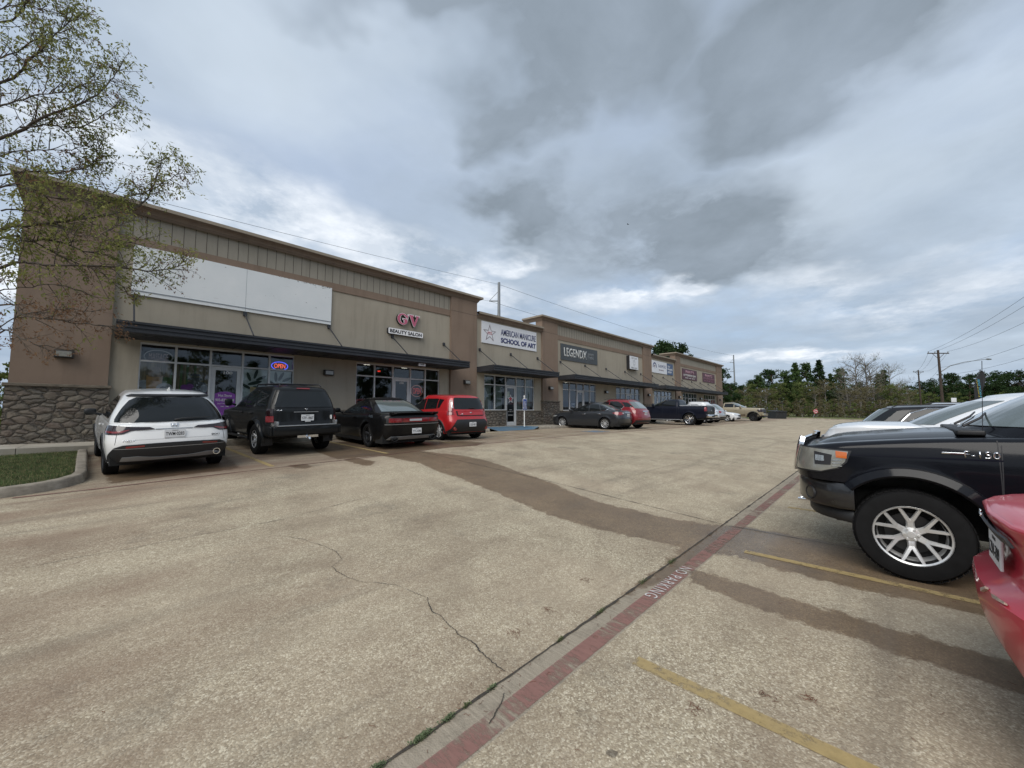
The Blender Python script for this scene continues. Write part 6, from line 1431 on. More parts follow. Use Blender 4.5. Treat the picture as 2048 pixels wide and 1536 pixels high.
# grille
decal(t, B, 'f', [(-.66, .92), (.66, .92), (.68, 1.0), (.66, 1.26), (-.66, 1.26), (-.68, 1.0)], M_ink, 'grille_back', .01)
for z0 in (.955, 1.075, 1.195): decal(t, B, 'f', [(-.65, z0-.024), (.65, z0-.024), (.65, z0+.024), (-.65, z0+.024)], M_chrome, 'grille_bar', .016, False, .03)
decal(t, B, 'f', [(-.68, 1.25), (.68, 1.25), (.66, 1.27), (-.66, 1.27)], M_chrome, 'grille_surround', .018, False, .03)
for sg in (1, -1): decal(t, B, 'f', [(sg*.60, .91), (sg*.735, .93), (sg*.735, 1.24), (sg*.70, 1.30), (sg*.58, 1.30)] if sg > 0 else [(-.58, 1.30), (-.70, 1.30), (-.735, 1.24), (-.735, .93), (-.60, .91)], M_chrome, 'grille_surround', .034, False, .045)
M_hlens = simple('headlamp_bezel', (.30, .295, .26), .2, .4, coat=1, sc=20); M_hl2 = simple('headlamp_chrome', (.62, .62, .60), .15, .85, sc=30)
HLP = [(.735, .94), (('x', 4.34), .95), (('x', 4.19), 1.0), (('x', 4.12), 1.07), (('x', 4.08), 1.19), (('x', 4.3), 1.205), (.735, 1.215)]
decal(t, B, 'f', HLP, M_ink, 'headlight_seal', .008, True)
decal(t, B, 'f', [(.755, .96), (('x', 4.33), .965), (('x', 4.20), 1.01), (('x', 4.135), 1.075), (('x', 4.105), 1.18), (('x', 4.3), 1.19), (.755, 1.20)], M_hlens, 'headlight', .016, True)
decal(t, B, 'f', [(('x', 4.38), 1.03), (('x', 4.25), 1.035), (('x', 4.235), 1.14), (('x', 4.38), 1.165)], M_ink, 'headlight_bowl', .019, True)
decal(t, B, 'f', [(('x', 4.37), 1.07), (('x', 4.30), 1.07), (('x', 4.30), 1.125), (('x', 4.37), 1.13)], M_hl2, 'headlight_bulb', .024, True)
decal(t, B, 'f', [(('x', 4.205), 1.115), (('x', 4.12), 1.11), (('x', 4.115), 1.17), (('x', 4.205), 1.18)], M_amber, 'turn_lamp', .021, True)
for k in range(3): decal(t, B, 'f', [(('x', 4.24), 1.02+.03*k), (('x', 4.16+.0*k), 1.025+.03*k), (('x', 4.16), 1.035+.03*k), (('x', 4.24), 1.032+.03*k)], M_hl2, 'headlight_fin', .020, True)
# fender badge
yb = B.half(3.3, 1.21)
for sg in (1, -1):
    x0b, x1b = 3.455, 3.13
    b = text_bm('F-150', .205, .064, .005, .012, 1.05); xform(b, Matrix.Translation((3.215, sg*(yb+.008), 1.212)) @ Matrix.Rotation(pi if sg > 0 else 0, 4, 'Z')); mobj('badge', b, M_chrome, t)
    rbox('badge_bar', 3.31, 3.455, min(sg*(yb+.001), sg*(yb+.012)), max(sg*(yb+.001), sg*(yb+.012)), 1.207, 1.225, M_chrome, t, .004)
# raised bonnet centre, wipers, cowl
bm = bmesh.new(); V = []
for i in range(13):
    x = 3.02+1.40*i/12; row = []
    for j in range(17):
        yy = -.78+1.56*j/16; e = abs(yy)/.78; k = sin(min(1, (1-e)*3.2)*pi/2)**1.1*min(1, (4.46-x)*6)**.5
        zz = B.top(x)+.004+.038*max(k, 0)+.010*cos(yy*2)-.03*max(0, (x-4.2)/.2)**2
        row.append(bm.verts.new((x, yy, zz)))
    V.append(row)
for a, b in zip(V, V[1:]):
    for j in range(16): bm.faces.new((a[j], b[j], b[j+1], a[j+1]))
mobj('bonnet_bulge', bm, P_f, t, 40)
rbox('cowl', 3.16, 3.34, -.80, .80, 1.37, 1.42, M_blkplast, t, .015)
for yy in (.62, -.05):
    bm = bmesh.new(); tube(bm, [(3.28, yy, 1.45), (3.16, yy-.05, 1.53), (3.08, yy-.50, 1.57)], [.012, .010, .007], 6); mobj('wiper', bm, M_ink, t, 40)
bm = bmesh.new(); tube(bm, [(3.18, .78, 1.38), (3.15, .80, 2.05)], .0025, 5); mobj('antenna', bm, M_ink, t)
for (xx, zz) in ((3.0, .62), (4.05, .55)): pass
# ---- white SUV beyond it ---------------------------------------------------------------------------
t, B, K = crossover('parked_suv', 'white SUV seen over the hood of the near black pickup', 9.2, -2.95, 90, P_wtruck, L=2.95, H=.12, glass=M_glass_car, plate='JHD-5528',
    floating=dict(top=[(-1, 1.18), (0, 1.2), (2.2, 1.25), (2.7, 1.345), (3.2, 1.35), (3.6, 1.31), (3.9, 1.22)], crown=.035, cz=1.15, cxr=[(1.12, -.83), (1.3, -.72), (1.55, -.5), (1.78, -.25)], cxf=[(1.15, 2.98), (1.34, 2.78), (1.55, 2.42), (1.74, 1.98)], cW=[(1.12, .87), (1.3, .84), (1.55, .74), (1.78, .63)], ctop=[(-.5, 1.74), (0, 1.765), (1.2, 1.79), (1.9, 1.76)],
    xf=[(.25, 3.75), (.5, 3.88), (.8, 3.88), (1.1, 3.84), (1.25, 3.75)], side=[[(2.5, 1.27), (2.1, 1.47), (1.5, 1.64), (1.05, 1.66), (1.05, 1.27)], [(1.0, 1.27), (1.0, 1.665), (.25, 1.64), (.14, 1.27)]], trimwin=[[(2.4, 1.25), (.2, 1.26)]], rw=[(-.74, 1.28), (.74, 1.28), (.62, 1.64), (-.62, 1.64)], ws=[(-.76, 1.36), (.76, 1.36), (.62, 1.70), (-.62, 1.70)], mir=(2.3, 1.28)))
for yy in (.5, -.1):
    bm = bmesh.new(); tube(bm, [(2.93, yy, 1.27), (2.80, yy-.1, 1.33), (2.72, yy-.5, 1.38)], [.014, .012, .008], 6); mobj('wiper', bm, M_ink, t, 40)
decal(t, B, 'f', [(-.60, .80), (.60, .80), (.62, 1.12), (-.62, 1.12)], M_chrome, 'grille_surround', .02)
# ---- black crossover with pale window line, rear to the lane ---------------------------------------
crossover('parked_suv', 'black crossover with a bright line over its side windows, beyond the white SUV', 14.4, -.15, 270, paint('black_crossover_paint', (.012, .013, .016)), H=-.05, plate='FVD-1187')
crossover('parked_suv', 'silver-roofed SUV farthest along the right-hand row', 20.2, -2.4, 90, P_silver, H=.02, plate='LTR-4462')
# ---- red sedan at the right edge -----------------------------------------------------------------
P_rs = paint('faded_red_paint', (.46, .018, .040), .1, .42, .75, .10)
c = dict(wb=2.8, r=.32, tw=.21, tr=1.54, rr=.21, gap=.06, paint=P_rs, fl=.015, Lr=.55, qr=2.9, pr=2.0, Lf=.6, zf=.2, crown=.02,
    xr=[(.22, -.86), (.34, -.97), (.50, -1.04), (.66, -1.07), (.735, -1.06), (.765, -1.03), (.79, -.965), (.88, -.955), (.98, -.98), (1.05, -1.01), (1.10, -1.02)], xf=[(.2, 3.6), (.5, 3.7), (.8, 3.6)],
    W=[(.2, .80), (.4, .87), (.62, .895), (.78, .885), (1.0, .84), (1.12, .80)], top=[(-1.1, 1.075), (-.6, 1.10), (0, 1.09), (2.2, 1.02), (3.0, .95), (3.7, .80)], bot=[(-1.1, .28), (-.4, .22), (3, .2), (3.7, .22)], rnd=.022,
    cz=1.02, cxr=[(1.02, -.42), (1.2, -.05), (1.4, .35)], cxf=[(1.02, 2.4), (1.25, 1.9), (1.42, 1.4)], cW=[(1.02, .80), (1.2, .72), (1.42, .60)], ctop=[(0, 1.45), (.8, 1.47), (1.4, 1.44)], side=[[(1.9, 1.12), (1.4, 1.33), (.3, 1.33), (0, 1.12)]], rw=[(-.6, 1.13), (.6, 1.13), (.5, 1.38), (-.5, 1.38)], ws=[(-.6, 1.1), (.6, 1.1), (.5, 1.38), (-.5, 1.38)],
    seams=[[(.95, .3), (.95, 1.05)]], style=dict(n=5, w=.07), rim=M_alloy, mir=(1.9, 1.1))
t, B, K = std('parked_sedan', 'faded red sedan cut off by the right edge, its rear bumper nearest the camera', 3.31, -1.36, 270, c); t['category'] = 'car'
plate_at(t, -.99, .0, .885, .04, 'LZN-789')
seam(t, B, [(-.40, .80), (-.46, .90), (-.55, .98), (-.62, 1.06)], 'r', .012, both=True); seam(t, B, [(-.40, .795), (.40, .795)], 'r', .012, both=False)
decal(t, B, 'r', [(-.34, .98), (.34, .98), (.32, 1.02), (-.32, 1.02)], simple('faded_black_trim', (.03, .032, .034), .6), 'trunk_trim', .022)
badge_text(t, 'S', -1.03, .02, 1.062, .05, .04, M_chrome, bold=.05)
decal(t, B, 'r', [(.52, .82), (.66, .83), (('x', -.50), .86), (('x', -.45), 1.03), (.62, 1.05), (.52, .97)], M_redlens, 'tail_light', .010, True)
for sg in (1, -1):
    p = B.ru(sg*B.uy(.60, .93), .93); bm = bmesh.new(); lathe(bm, [(.001, .03), (.035, .024), (.052, .0), (.052, -.03)], 20); xform(bm, Matrix.Translation((p.x+.005, p.y, p.z)) @ Matrix.Rotation(pi/2-sg*.45, 4, 'Z')); mobj('reverse_lamp', bm, M_clearlens, t, 40)
M_scuff = simple('scuffed_primer', (.42, .32, .26), .8, var=.4, sc=30)
for (a, b_) in (((.12, .70), (.2, .735)), ((.30, .735), (.42, .745))):
    decal(t, B, 'r', [(-a[0], a[1]), (-b_[0], b_[1]), (-b_[0]-.01, b_[1]-.008), (-a[0]-.02, a[1]-.012)], M_scuff, 'paint_scuff', .002)
# ------------------------------------------------------------------ trees
def barkmat(name, col): return simple(name, col, .95, var=.35, sc=6, bmp=.6)
M_bark = barkmat('grey_bark', (.075, .062, .05)); M_bark2 = barkmat('pale_bark', (.16, .145, .125)); M_barkp = barkmat('pine_bark', (.085, .055, .038))
def leafmat(name, col, col2, tr=.35):
    m, q = newmat(name); p = pos(q); rn = q.n('ShaderNodeNewGeometry').outputs['Random Per Island']
    c = q.mix(rn, col, col2); c = q.mix(q.ramp(q.noise(p, .6, 3), [(.35, 0.0), (.65, .5)]), c, tuple(v*.6 for v in col))
    d = q.n('ShaderNodeBsdfDiffuse', ins={0: c}).outputs[0]; t_ = q.n('ShaderNodeBsdfTranslucent', ins={0: c}).outputs[0]
    finish(q, q.n('ShaderNodeMixShader', ins={0: tr, 1: d, 2: t_}).outputs[0]); return m
L_young = leafmat('young_oak_leaf', (.22, .25, .08), (.34, .32, .12), .5); L_bud = leafmat('reddish_bud_leaf', (.20, .11, .07), (.26, .17, .10), .4)
L_pine = leafmat('pine_foliage', (.04, .075, .025), (.09, .13, .05), .15); L_pine2 = leafmat('dark_pine_foliage', (.024, .045, .02), (.05, .08, .034), .12)
L_dec = leafmat('spring_foliage', (.11, .145, .045), (.16, .18, .07), .3); L_olive = leafmat('olive_twig_foliage', (.125, .11, .06), (.17, .15, .08), .2)
def quadleaf(V, F, c, d, n, L, W_):
    s_ = d.cross(n).normalized()*W_/2; i = len(V)
    V += [c, c+d*L*.45+s_, c+d*L, c+d*L*.45-s_]; F.append((i, i+1, i+2, i+3))
def rawmesh(name, V, F, mat):
    me = bpy.data.meshes.new(name); me.from_pydata([tuple(v) for v in V], [], F); me.materials.append(mat); return me
def rvec(R): 
    a = R.uniform(0, 2*pi); z = R.uniform(-1, 1); k = sqrt(1-z*z); return Vector((k*cos(a), k*sin(a), z))
# ---- the near tree: limbs reach in from the left ---------------------------------------------------
R = random.Random(21)
TP = Vector((-3.9, 10.9, gz(-3.9, 10.9)+.1))
near = tag(empty('oak_tree', TP), 'young oak with fresh olive leaves reaching in from the left edge', 'tree')
wood = bmesh.new(); LV, LF, BV, BF = [], [], [], []
def limb(pts, r0, r1, n=7):
    k = len(pts); tube(wood, pts, [r0+(r1-r0)*i/(k-1) for i in range(k)], n, False)
def smooth_path(pts, n=5, j=.03):
    out = []; P = [Vector(p) for p in pts]
    for i in range(len(P)-1):
        a = P[max(i-1, 0)]; b = P[i]; c = P[i+1]; d = P[min(i+2, len(P)-1)]
        for k in range(n):
            t = k/n; out.append(.5*((2*b)+(c-a)*t+(2*a-5*b+4*c-d)*t*t+(-a+3*b-3*c+d)*t**3)+rvec(R)*j*.3)
    out.append(P[-1]); return out
def tuft(p, d, k, bud):
    """a spray of small hanging leaves round a twig end"""
    for _ in range(max(3, int(k*.7))):
        dd = (d*.35+rvec(R)*.8+Vector((0, 0, -.55))).normalized(); L = R.uniform(.045, .092)*(.7 if bud else 1)
        (quadleaf(BV, BF, p+rvec(R)*.035, dd, rvec(R), L, L*.38) if bud else quadleaf(LV, LF, p+rvec(R)*.05, dd, rvec(R), L, L*.36))
def twigs(path, dens, reach, budp, leafn=7, start=.12):
    """side twigs along a limb, each branching once more, with leaf tufts"""
    n = len(path); Ltot = sum((path[i+1]-path[i]).length for i in range(n-1)); cnt = max(3, int(Ltot*dens*.62))
    for q_ in range(cnt):
        t = start+(1-start)*(q_+R.random())/cnt; f = t*(n-1); i = min(int(f), n-2); p = path[i].lerp(path[i+1], f-i); ax = (path[i+1]-path[i]).normalized()
        d = (ax*.75+rvec(R)*.8+Vector((0, 0, .10))).normalized(); L = reach*(1.1-.65*t)*R.uniform(.5, 1.1); pp = [p]; dd = d
        for k in range(4): dd = (dd+rvec(R)*.22+Vector((0, 0, .03))).normalized(); pp.append(pp[-1]+dd*L/4)
        limb(pp, .008, .002, 4); bud = R.random() < budp
        for k in range(1, 5):
            for _ in range(2 if k > 1 else 1):
                d2 = (dd*.5+rvec(R)*.9).normalized(); e = pp[k]+d2*R.uniform(.06, .22); limb([pp[k], e], .003, .0015, 3); tuft(e, d2, leafn, bud)
        tuft(pp[-1], dd, leafn, bud or R.random() < .25)
def yb(px_, py_, yy): return on_y(px_, py_, yy)-TP
trunk = [Vector((0, 0, -.3)), Vector((.02, .02, 1.2)), Vector((-.05, .05, 2.6)), Vector((.08, 0, 4.2)), Vector((.0, -.1, 6.2)), Vector((.15, .0, 8.2)), Vector((.2, .1, 10.3))]
tp_ = smooth_path(trunk, 4); limb(tp_, .16, .03, 12)
def tz(z): 
    for a, b in zip(tp_, tp_[1:]):
        if b.z >= z: return a.lerp(b, (z-a.z)/max(b.z-a.z, .01))
    return tp_[-1]
BR = [([(0, 615), (52, 610), (155, 441+0), (276, 412), (312, 360), (328, 313)], 10.3, .045, .25), ]
BR = [
 ([(-160, 560), (0, 460), (52, 451), (156, 440), (276, 412), (308, 366), (328, 315)], 10.4, .04, .15, 14, .75),
 ([(156, 440), (230, 400), (300, 380), (350, 352), (378, 345)], 10.3, .014, .35, 16, .5),
 ([(-150, 640), (0, 534), (91, 529), (234, 534), (300, 542), (345, 535), (372, 522)], 10.1, .032, .2, 13, .7),
 ([(-120, 560), (0, 477), (52, 482), (104, 480), (180, 505), (221, 495), (290, 478)], 10.6, .025, .15, 13, .7),
 ([(60, 480), (120, 512), (190, 540), (250, 575), (285, 560)], 10.4, .012, .2, 13, .5),
 ([(-120, 700), (0, 610), (40, 628), (110, 640), (190, 650), (250, 655)], 9.9, .018, .97, 8, .55),
 ([(-100, 760), (0, 664), (40, 676), (80, 690), (150, 700)], 9.9, .014, 1.0, 7, .4),
 ([(-60, 690), (40, 632), (120, 618), (190, 624)], 10.0, .010, 1.0, 8, .4),
 ([(-160, 380), (0, 278), (91, 232), (182, 196), (222, 160), (240, 135)], 10.6, .036, .2, 16, .85),
 ([(40, 256), (100, 250), (160, 255), (215, 225), (250, 200)], 10.5, .015, .2, 16, .7),
 ([(-160, 260), (0, 168), (60, 118), (82, 100), (130, 52), (165, 25)], 10.8, .03, .2, 16, .85),
 ([(-120, 110), (0, 46), (60, 0), (100, -40)], 10.9, .025, .2, 15, .9),
 ([(-150, 470), (0, 351), (114, 346), (165, 335), (193, 318), (201, 285)], 10.8, .022, .3, 14, .7),
 ([(-120, 470), (0, 374), (60, 380), (105, 394), (170, 400), (230, 385)], 10.2, .02, .1, 15, .75),
 ([(-80, 330), (0, 310), (70, 300), (130, 300), (190, 290)], 10.9, .015, .2, 15, .8),
 ([(-60, 230), (0, 210), (80, 190), (150, 180), (190, 150)], 10.4, .015, .15, 16, .8),
 ([(-60, 130), (20, 110), (90, 70), (140, 60)], 10.6, .014, .2, 16, .8),
 ([(-40, 30), (30, 10), (90, 20)], 10.8, .012, .15, 16, .8),
 ([(0, 420), (80, 425), (150, 470), (210, 465), (260, 440)], 10.0, .012, .1, 15, .7),
 ([(-60, 590), (0, 580), (50, 575), (120, 570), (180, 590)], 10.4, .012, .5, 10, .6),
]
for pts, yy, r0, budp, dens, reach in BR:
    P = [yb(a, b, yy+.25*sin(i*1.7)) for i, (a, b) in enumerate(pts)]
    if pts[0][0] < -100: z0 = P[0].z-.6; P = [tz(max(1.8, z0-.4)), P[0]*.55+tz(max(2, z0))*.45]+P[1:]
    pth = smooth_path(P, 5, .05); limb(pth, r0, .004, 7); twigs(pth, dens, reach, budp, 7)
for k in range(26):                                             # the rest of the crown, outside the frame
    z = R.uniform(3, 10); a = R.uniform(radians(100), radians(300)); b0 = tz(z); L = R.uniform(1.6, 3.2)*(1.2-z/14)
    e = b0+Vector((cos(a)*L, sin(a)*L, L*.4)); pth = smooth_path([b0, b0.lerp(e, .5)+rvec(R)*.2, e], 5, .05); limb(pth, .03, .004, 6); twigs(pth, 9, .8, .2, 5)
me = bpy.data.meshes.new('trunk'); wood.to_mesh(me); wood.free(); me.materials.append(M_bark)
o = bpy.data.objects.new('trunk', me); COL.objects.link(o); o.parent = near
for p in me.polygons: p.use_smooth = True
o = bpy.data.objects.new('crown', rawmesh('crown', LV, LF, L_young)); COL.objects.link(o); o.parent = near
o = bpy.data.objects.new('bud_leaves', rawmesh('bud_leaves', BV, BF, L_bud)); COL.objects.link(o); o.parent = near
print('near tree leaves', len(LF), len(BF))
# ---- far trees: a few kinds, copied -----------------------------------------------------------------
def crown_mesh(name, R, clumps, per, size, mat, clr):
    V, F_ = [], []
    for c, r_ in clumps:
        for _ in range(int(per*R.uniform(.6, 1.3))):
            o_ = rvec(R); o_.z *= .65; p = c+o_*r_*R.random()**.4; d = (rvec(R)+Vector((0, 0, .2))).normalized(); quadleaf(V, F_, p, d, rvec(R), size*R.uniform(.6, 1.5), size*R.uniform(.35, .8))
    return rawmesh(name, V, F_, mat)
KIND = {}
def kind(name, seed, h, shape, lm, bm_, per=26, size=.34, ncl=55):
    R = random.Random(seed); wd_ = bmesh.new(); cl = []
    lean = Vector((R.uniform(-.03, .03), R.uniform(-.03, .03), 1))
    def ax(t): return Vector((lean.x*h*t+.15*sin(t*5+seed), lean.y*h*t, h*t))
    tube(wd_, [ax(t) for t in np.linspace(0, .97, 9)], [h*.014*(1.05-t)+.015 for t in np.linspace(0, .97, 9)], 7, False)
    for i in range(ncl):
        if shape == 'pine':     # open tiers, flat clumps on long limbs
            t = .10+.90*((i+R.random())/ncl)**.9; rad = h*.25*(1.12-t)**.75*R.uniform(.35, 1.0); a = R.uniform(0, 6.28); c = ax(t)+Vector((cos(a)*rad, sin(a)*rad, .25*rad)); cr = h*.055*R.uniform(.6, 1.25)
        elif shape == 'spire':
            t = .08+.92*((i+R.random())/ncl); rad = h*.27*(1.03-t)*R.uniform(.3, 1.0); a = R.uniform(0, 6.28); c = ax(t)+Vector((cos(a)*rad, sin(a)*rad, -.1*rad)); cr = h*.05*R.uniform(.6, 1.2)*(1.2-.6*t)
        elif shape == 'tallpine':
            t = .30+.70*R.random()**.8; rad = h*.22*sqrt(max(0.05, 1-((t-.68)/.40)**2))*R.uniform(.2, 1.0); a = R.uniform(0, 6.28); c = ax(t)+Vector((cos(a)*rad, sin(a)*rad, 0)); cr = h*.06*R.uniform(.6, 1.2)
        else:                   # round
            t = .08+.89*R.random(); rad = h*.38*sqrt(max(.04, 1-((t-.5)/.52)**2))*R.uniform(.2, 1.0); a = R.uniform(0, 6.28); c = ax(t)+Vector((cos(a)*rad, sin(a)*rad, 0)); cr = h*.07*R.uniform(.6, 1.2)
        cl.append((c, cr)); b0 = ax(max(.12, t-.12)); m_ = b0.lerp(c, .55)+Vector((0, 0, .05*h*R.uniform(-.3, .6)))
        if i % 2 == 0 or shape == 'bare': tube(wd_, [b0, m_, c], [h*.004+.012, h*.003+.008, .006], 4, False)
        if shape == 'bare':
            for _ in range(9):
                e = c+(rvec(R)+Vector((0, 0, .7)))*h*.06; tube(wd_, [m_.lerp(c, R.random()), e], [.012, .005], 3, False)
                for _ in range(2): tube(wd_, [e.lerp(c, .4), e+(rvec(R)+Vector((0, 0, .5)))*h*.03], [.008, .004], 3, False)
    me = bpy.data.meshes.new('trunk'); wd_.to_mesh(me); wd_.free(); me.materials.append(bm_)
    KIND[name] = (me, crown_mesh('crown', R, cl, per, size, lm, None), h)
kind('pine', 1, 10, 'pine', L_pine, M_barkp, 44, .34, 85); kind('pine_b', 2, 10, 'pine', L_pine, M_barkp, 40, .34, 80); kind('spire', 3, 10, 'spire', L_pine, M_barkp, 44, .32, 100); kind('spire_b', 4, 10, 'spire', L_pine2, M_barkp, 44, .32, 95)
kind('round', 5, 9, 'round', L_dec, M_bark, 40, .30, 80); kind('round_b', 6, 9, 'round', L_olive, M_bark2, 26, .24, 80); kind('bare', 7, 11, 'bare', L_olive, M_bark2, 5, .22, 48); kind('bare_b', 8, 11, 'bare', L_dec, M_bark2, 6, .22, 48)
kind('tall', 9, 14, 'tallpine', L_pine2, M_barkp, 44, .45, 85); kind('tall_b', 10, 14, 'round', L_pine2, M_barkp, 60, .45, 100); kind('shrub', 11, 3, 'round', L_olive, M_bark2, 16, .2, 36); kind('shrub_b', 12, 3.4, 'round', L_dec, M_bark, 22, .2, 36)
R = random.Random(99); NTREE = 0
def put(kd, x, y, h, label, group, nm, z=None):
    global NTREE
    tm, cm, h0 = KIND[kd]; k = h/h0
    r_ = empty(nm, (x, y, (gz(x, y)-.05) if z is None else z), R.uniform(0, 6.28)); r_.scale = (k*R.uniform(.9, 1.15), k*R.uniform(.9, 1.15), k)
    tag(r_, label, 'tree' if 'shrub' not in kd else 'shrub', group)
    for n_, m_ in (('trunk', tm), ('crown', cm)):
        o = bpy.data.objects.new(n_, m_); COL.objects.link(o); o.parent = r_
    NTREE += 1
def putpx(kd, px_, top, depth, label, group, nm):
    p = at(px_, top, depth); b = gz(p.x, p.y); put(kd, p.x, p.y, max(p.z-b, 1), label, group, nm)
LB = dict(pine=('shaggy green pine', 'pine_tree'), pine_b=('shaggy green pine', 'pine_tree'), spire=('pointed young pine', 'pine_tree'), spire_b=('pointed dark pine', 'pine_tree'), round=('fresh green broadleaf tree', 'broadleaf_tree'), round_b=('brownish olive half-leafed tree', 'broadleaf_tree'),
          bare=('nearly bare grey tree', 'bare_tree'), bare_b=('thin grey budding tree', 'bare_tree'), tall=('tall dark pine', 'pine_tree'), tall_b=('broad dark evergreen', 'evergreen_tree'), shrub=('brown leafless undergrowth shrub', 'shrub'), shrub_b=('light green shrub', 'shrub'))
G1 = 'trees of the wood beyond the far end of the lot'
for kd, px_, top, dp in [('tall', 1446, 738, 60), ('tall', 1462, 768, 74), ('pine', 1455, 792, 70), ('tall', 1480, 772, 92), ('pine', 1500, 762, 96), ('round', 1492, 790, 84), ('pine_b', 1520, 752, 95), ('tall', 1543, 741, 98), ('round_b', 1530, 772, 82), ('round', 1560, 764, 84), ('pine', 1572, 744, 86),
    ('spire', 1590, 727, 84), ('round', 1603, 762, 78), ('pine_b', 1615, 729, 88), ('spire_b', 1634, 722, 84), ('round_b', 1650, 756, 76), ('round_b', 1628, 770, 75), ('spire', 1660, 748, 86), ('pine', 1676, 740, 88), ('bare', 1690, 738, 78), ('round_b', 1700, 770, 75), ('bare', 1708, 714, 80), ('bare_b', 1729, 712, 80), ('bare', 1742, 730, 79),
    ('round_b', 1748, 762, 75), ('round_b', 1722, 772, 74), ('spire', 1767, 741, 84), ('bare_b', 1781, 730, 86), ('pine', 1758, 750, 88), ('round', 1778, 768, 76), ('round_b', 1795, 776, 76), ('bare', 1800, 765, 80),
    ('tall', 1316, 694, 56), ('tall', 1335, 686, 58), ('tall', 1355, 693, 57)]:
    lab = LB[kd]; near_ = ('standing in the wood at the far end of the lot' if px_ > 1440 else 'rising behind the shop roof over the insurance sign')
    putpx(kd, px_, top, dp, f'{lab[0]} {near_}', G1 if px_ > 1440 else 'pines behind the shop roof', lab[1])
G2 = 'trees across the road at the right'
for kd, px_, top, dp in [('round_b', 1815, 775, 100), ('round', 1830, 778, 110), ('tall_b', 1845, 762, 125), ('tall_b', 1868, 757, 120), ('round', 1856, 785, 96), ('tall', 1894, 749, 105), ('tall_b', 1915, 766, 130), ('round', 1908, 784, 98), ('tall_b', 1936, 748, 110), ('tall_b', 1960, 744, 112), ('tall_b', 1985, 742, 110), ('tall_b', 2010, 743, 112), ('tall_b', 2034, 740, 110), ('tall_b', 2060, 742, 110), ('shrub_b', 1995, 782, 70), ('tall_b', 2090, 745, 112), ('tall_b', 2120, 742, 115)]:
    lab = LB[kd]; putpx(kd, px_, top, dp, f'{lab[0]} across the road behind the utility poles', G2, lab[1])
for i in range(26):
    px_ = 1450+14*i+R.uniform(-4, 4); putpx('shrub' if i % 3 else 'shrub_b', px_, 800+R.uniform(-4, 6), 72+R.uniform(-2, 3), 'brown leafless shrub at the foot of the wood' if i % 3 else 'light green shrub at the foot of the wood', 'undergrowth along the wood edge', 'shrub')
for i in range(34):
    px_ = 1448+10.5*i+R.uniform(-5, 5); kd = ('round_b', 'round', 'pine', 'round_b')[i % 4]; lab = LB[kd]
    putpx(kd, px_, 770+8*sin(i*.9)+R.uniform(-6, 6), 90+R.uniform(-4, 8), f'{lab[0]} filling the wood behind the front trees', G1, lab[1])
for i in range(15):
    px_ = 1815+18*i; putpx('tall_b' if i % 3 else 'round', px_, 772+R.uniform(-6, 4), 128, 'dark tree of the back row across the road', G2, 'evergreen_tree')
# behind the camera and to the left: the wood goes on round the lot
for i in range(46):
    a = radians(128+i*4.5+R.uniform(-2, 2)); d = R.uniform(55, 80); x, y = cos(a)*d, sin(a)*d
    if y > 10 and x > -20: continue
    kd = ('tall_b', 'tall', 'round', 'pine')[i % 4]; put(kd, x, y, R.uniform(9, 14), 'tree of the wood behind the camera', 'trees behind the camera', LB[kd][1])
for (px_, top, dp, kd, lb) in ((-6, 722, 17, 'shrub_b', 'dark leafy tree tip at the left edge beyond the building corner'), (4, 782, 30, 'shrub_b', 'bright green bush left of the building corner'), (-30, 760, 45, 'round', 'green tree at the left edge behind the building')):
    putpx(kd, px_, top, dp, lb, None, 'shrub')
# ------------------------------------------------------------------ poles and wires
M_steelp = simple('galvanised_pole', (.20, .21, .22), .5, .3, sc=1); M_woodp = simple('creosote_wood', (.05, .035, .026), .9, var=.4, sc=3); M_wire = simple('cable_black', (.03, .03, .032), .7); M_ins = simple('insulator_grey', (.25, .25, .25), .5)
A = at(998, 565, 60); Bp = at(1467, 710, 150)
def mono(P, label, arm=True, k=1.0):
    b = gz(P.x, P.y); t = tag(empty('steel_pole', (P.x, P.y, b)), label, 'power pole', 'steel poles of the power line'); h = P.z-b
    bm = bmesh.new(); tube(bm, [(0, 0, 0), (0, 0, h)], [.36*k, .20*k], 12); mobj('pole', bm, M_steelp, t, 40); d = (Rr*-1)
    for z in (h-2.9, h-6.4):
        bm = bmesh.new(); tube(bm, [(0, 0, z), tuple(d*1.5*k+Vector((0, 0, z)))], .09*k, 6); tube(bm, [(0, 0, z+1.6), tuple(d*1.5*k+Vector((0, 0, z)))], .04*k, 6); mobj('crossarm', bm, M_steelp, t)
    return [P+Vector((0, 0, -.3)), P+d*1.5*k+Vector((0, 0, -2.9)), P+d*1.5*k+Vector((0, 0, -6.4))]
TA = mono(A, 'tall grey steel power pole rising behind the low roof of the manicure school'); TB = mono(Bp, 'tall grey steel power pole far off beyond the end of the strip')
dAB = Vector((A.x-Bp.x, A.y-Bp.y, 0))
def wire(name, a, b, sag, rad, label, group):
    bm = bmesh.new(); pts = []
    for i in range(25):
        t = i/24; p = a.lerp(b, t); p.z -= 4*sag*t*(1-t); pts.append(p)
    tube(bm, pts, rad, 5, False); tag(mobj(name, bm, M_wire), label, 'wire', group)
wn_ = ['topmost', 'middle', 'lowest']
for i, (a, b) in enumerate(zip(TA, TB)): wire('power_wire', a, b, 1.2, .022, f'{wn_[i]} wire of the power line between the two steel poles', 'wires of the power line')
Lp = at(190, 345, 28)
for i, a in enumerate(TA[:2]): wire('power_wire', a, Lp+Vector((0, 0, -2.0*i))+(Lp-A)*1.2, .8, .016, f'{wn_[i]} power line wire running left from the steel pole over the roof', 'wires of the power line')
C = at(1877, 700, 55); D = at(1837, 740, 90)
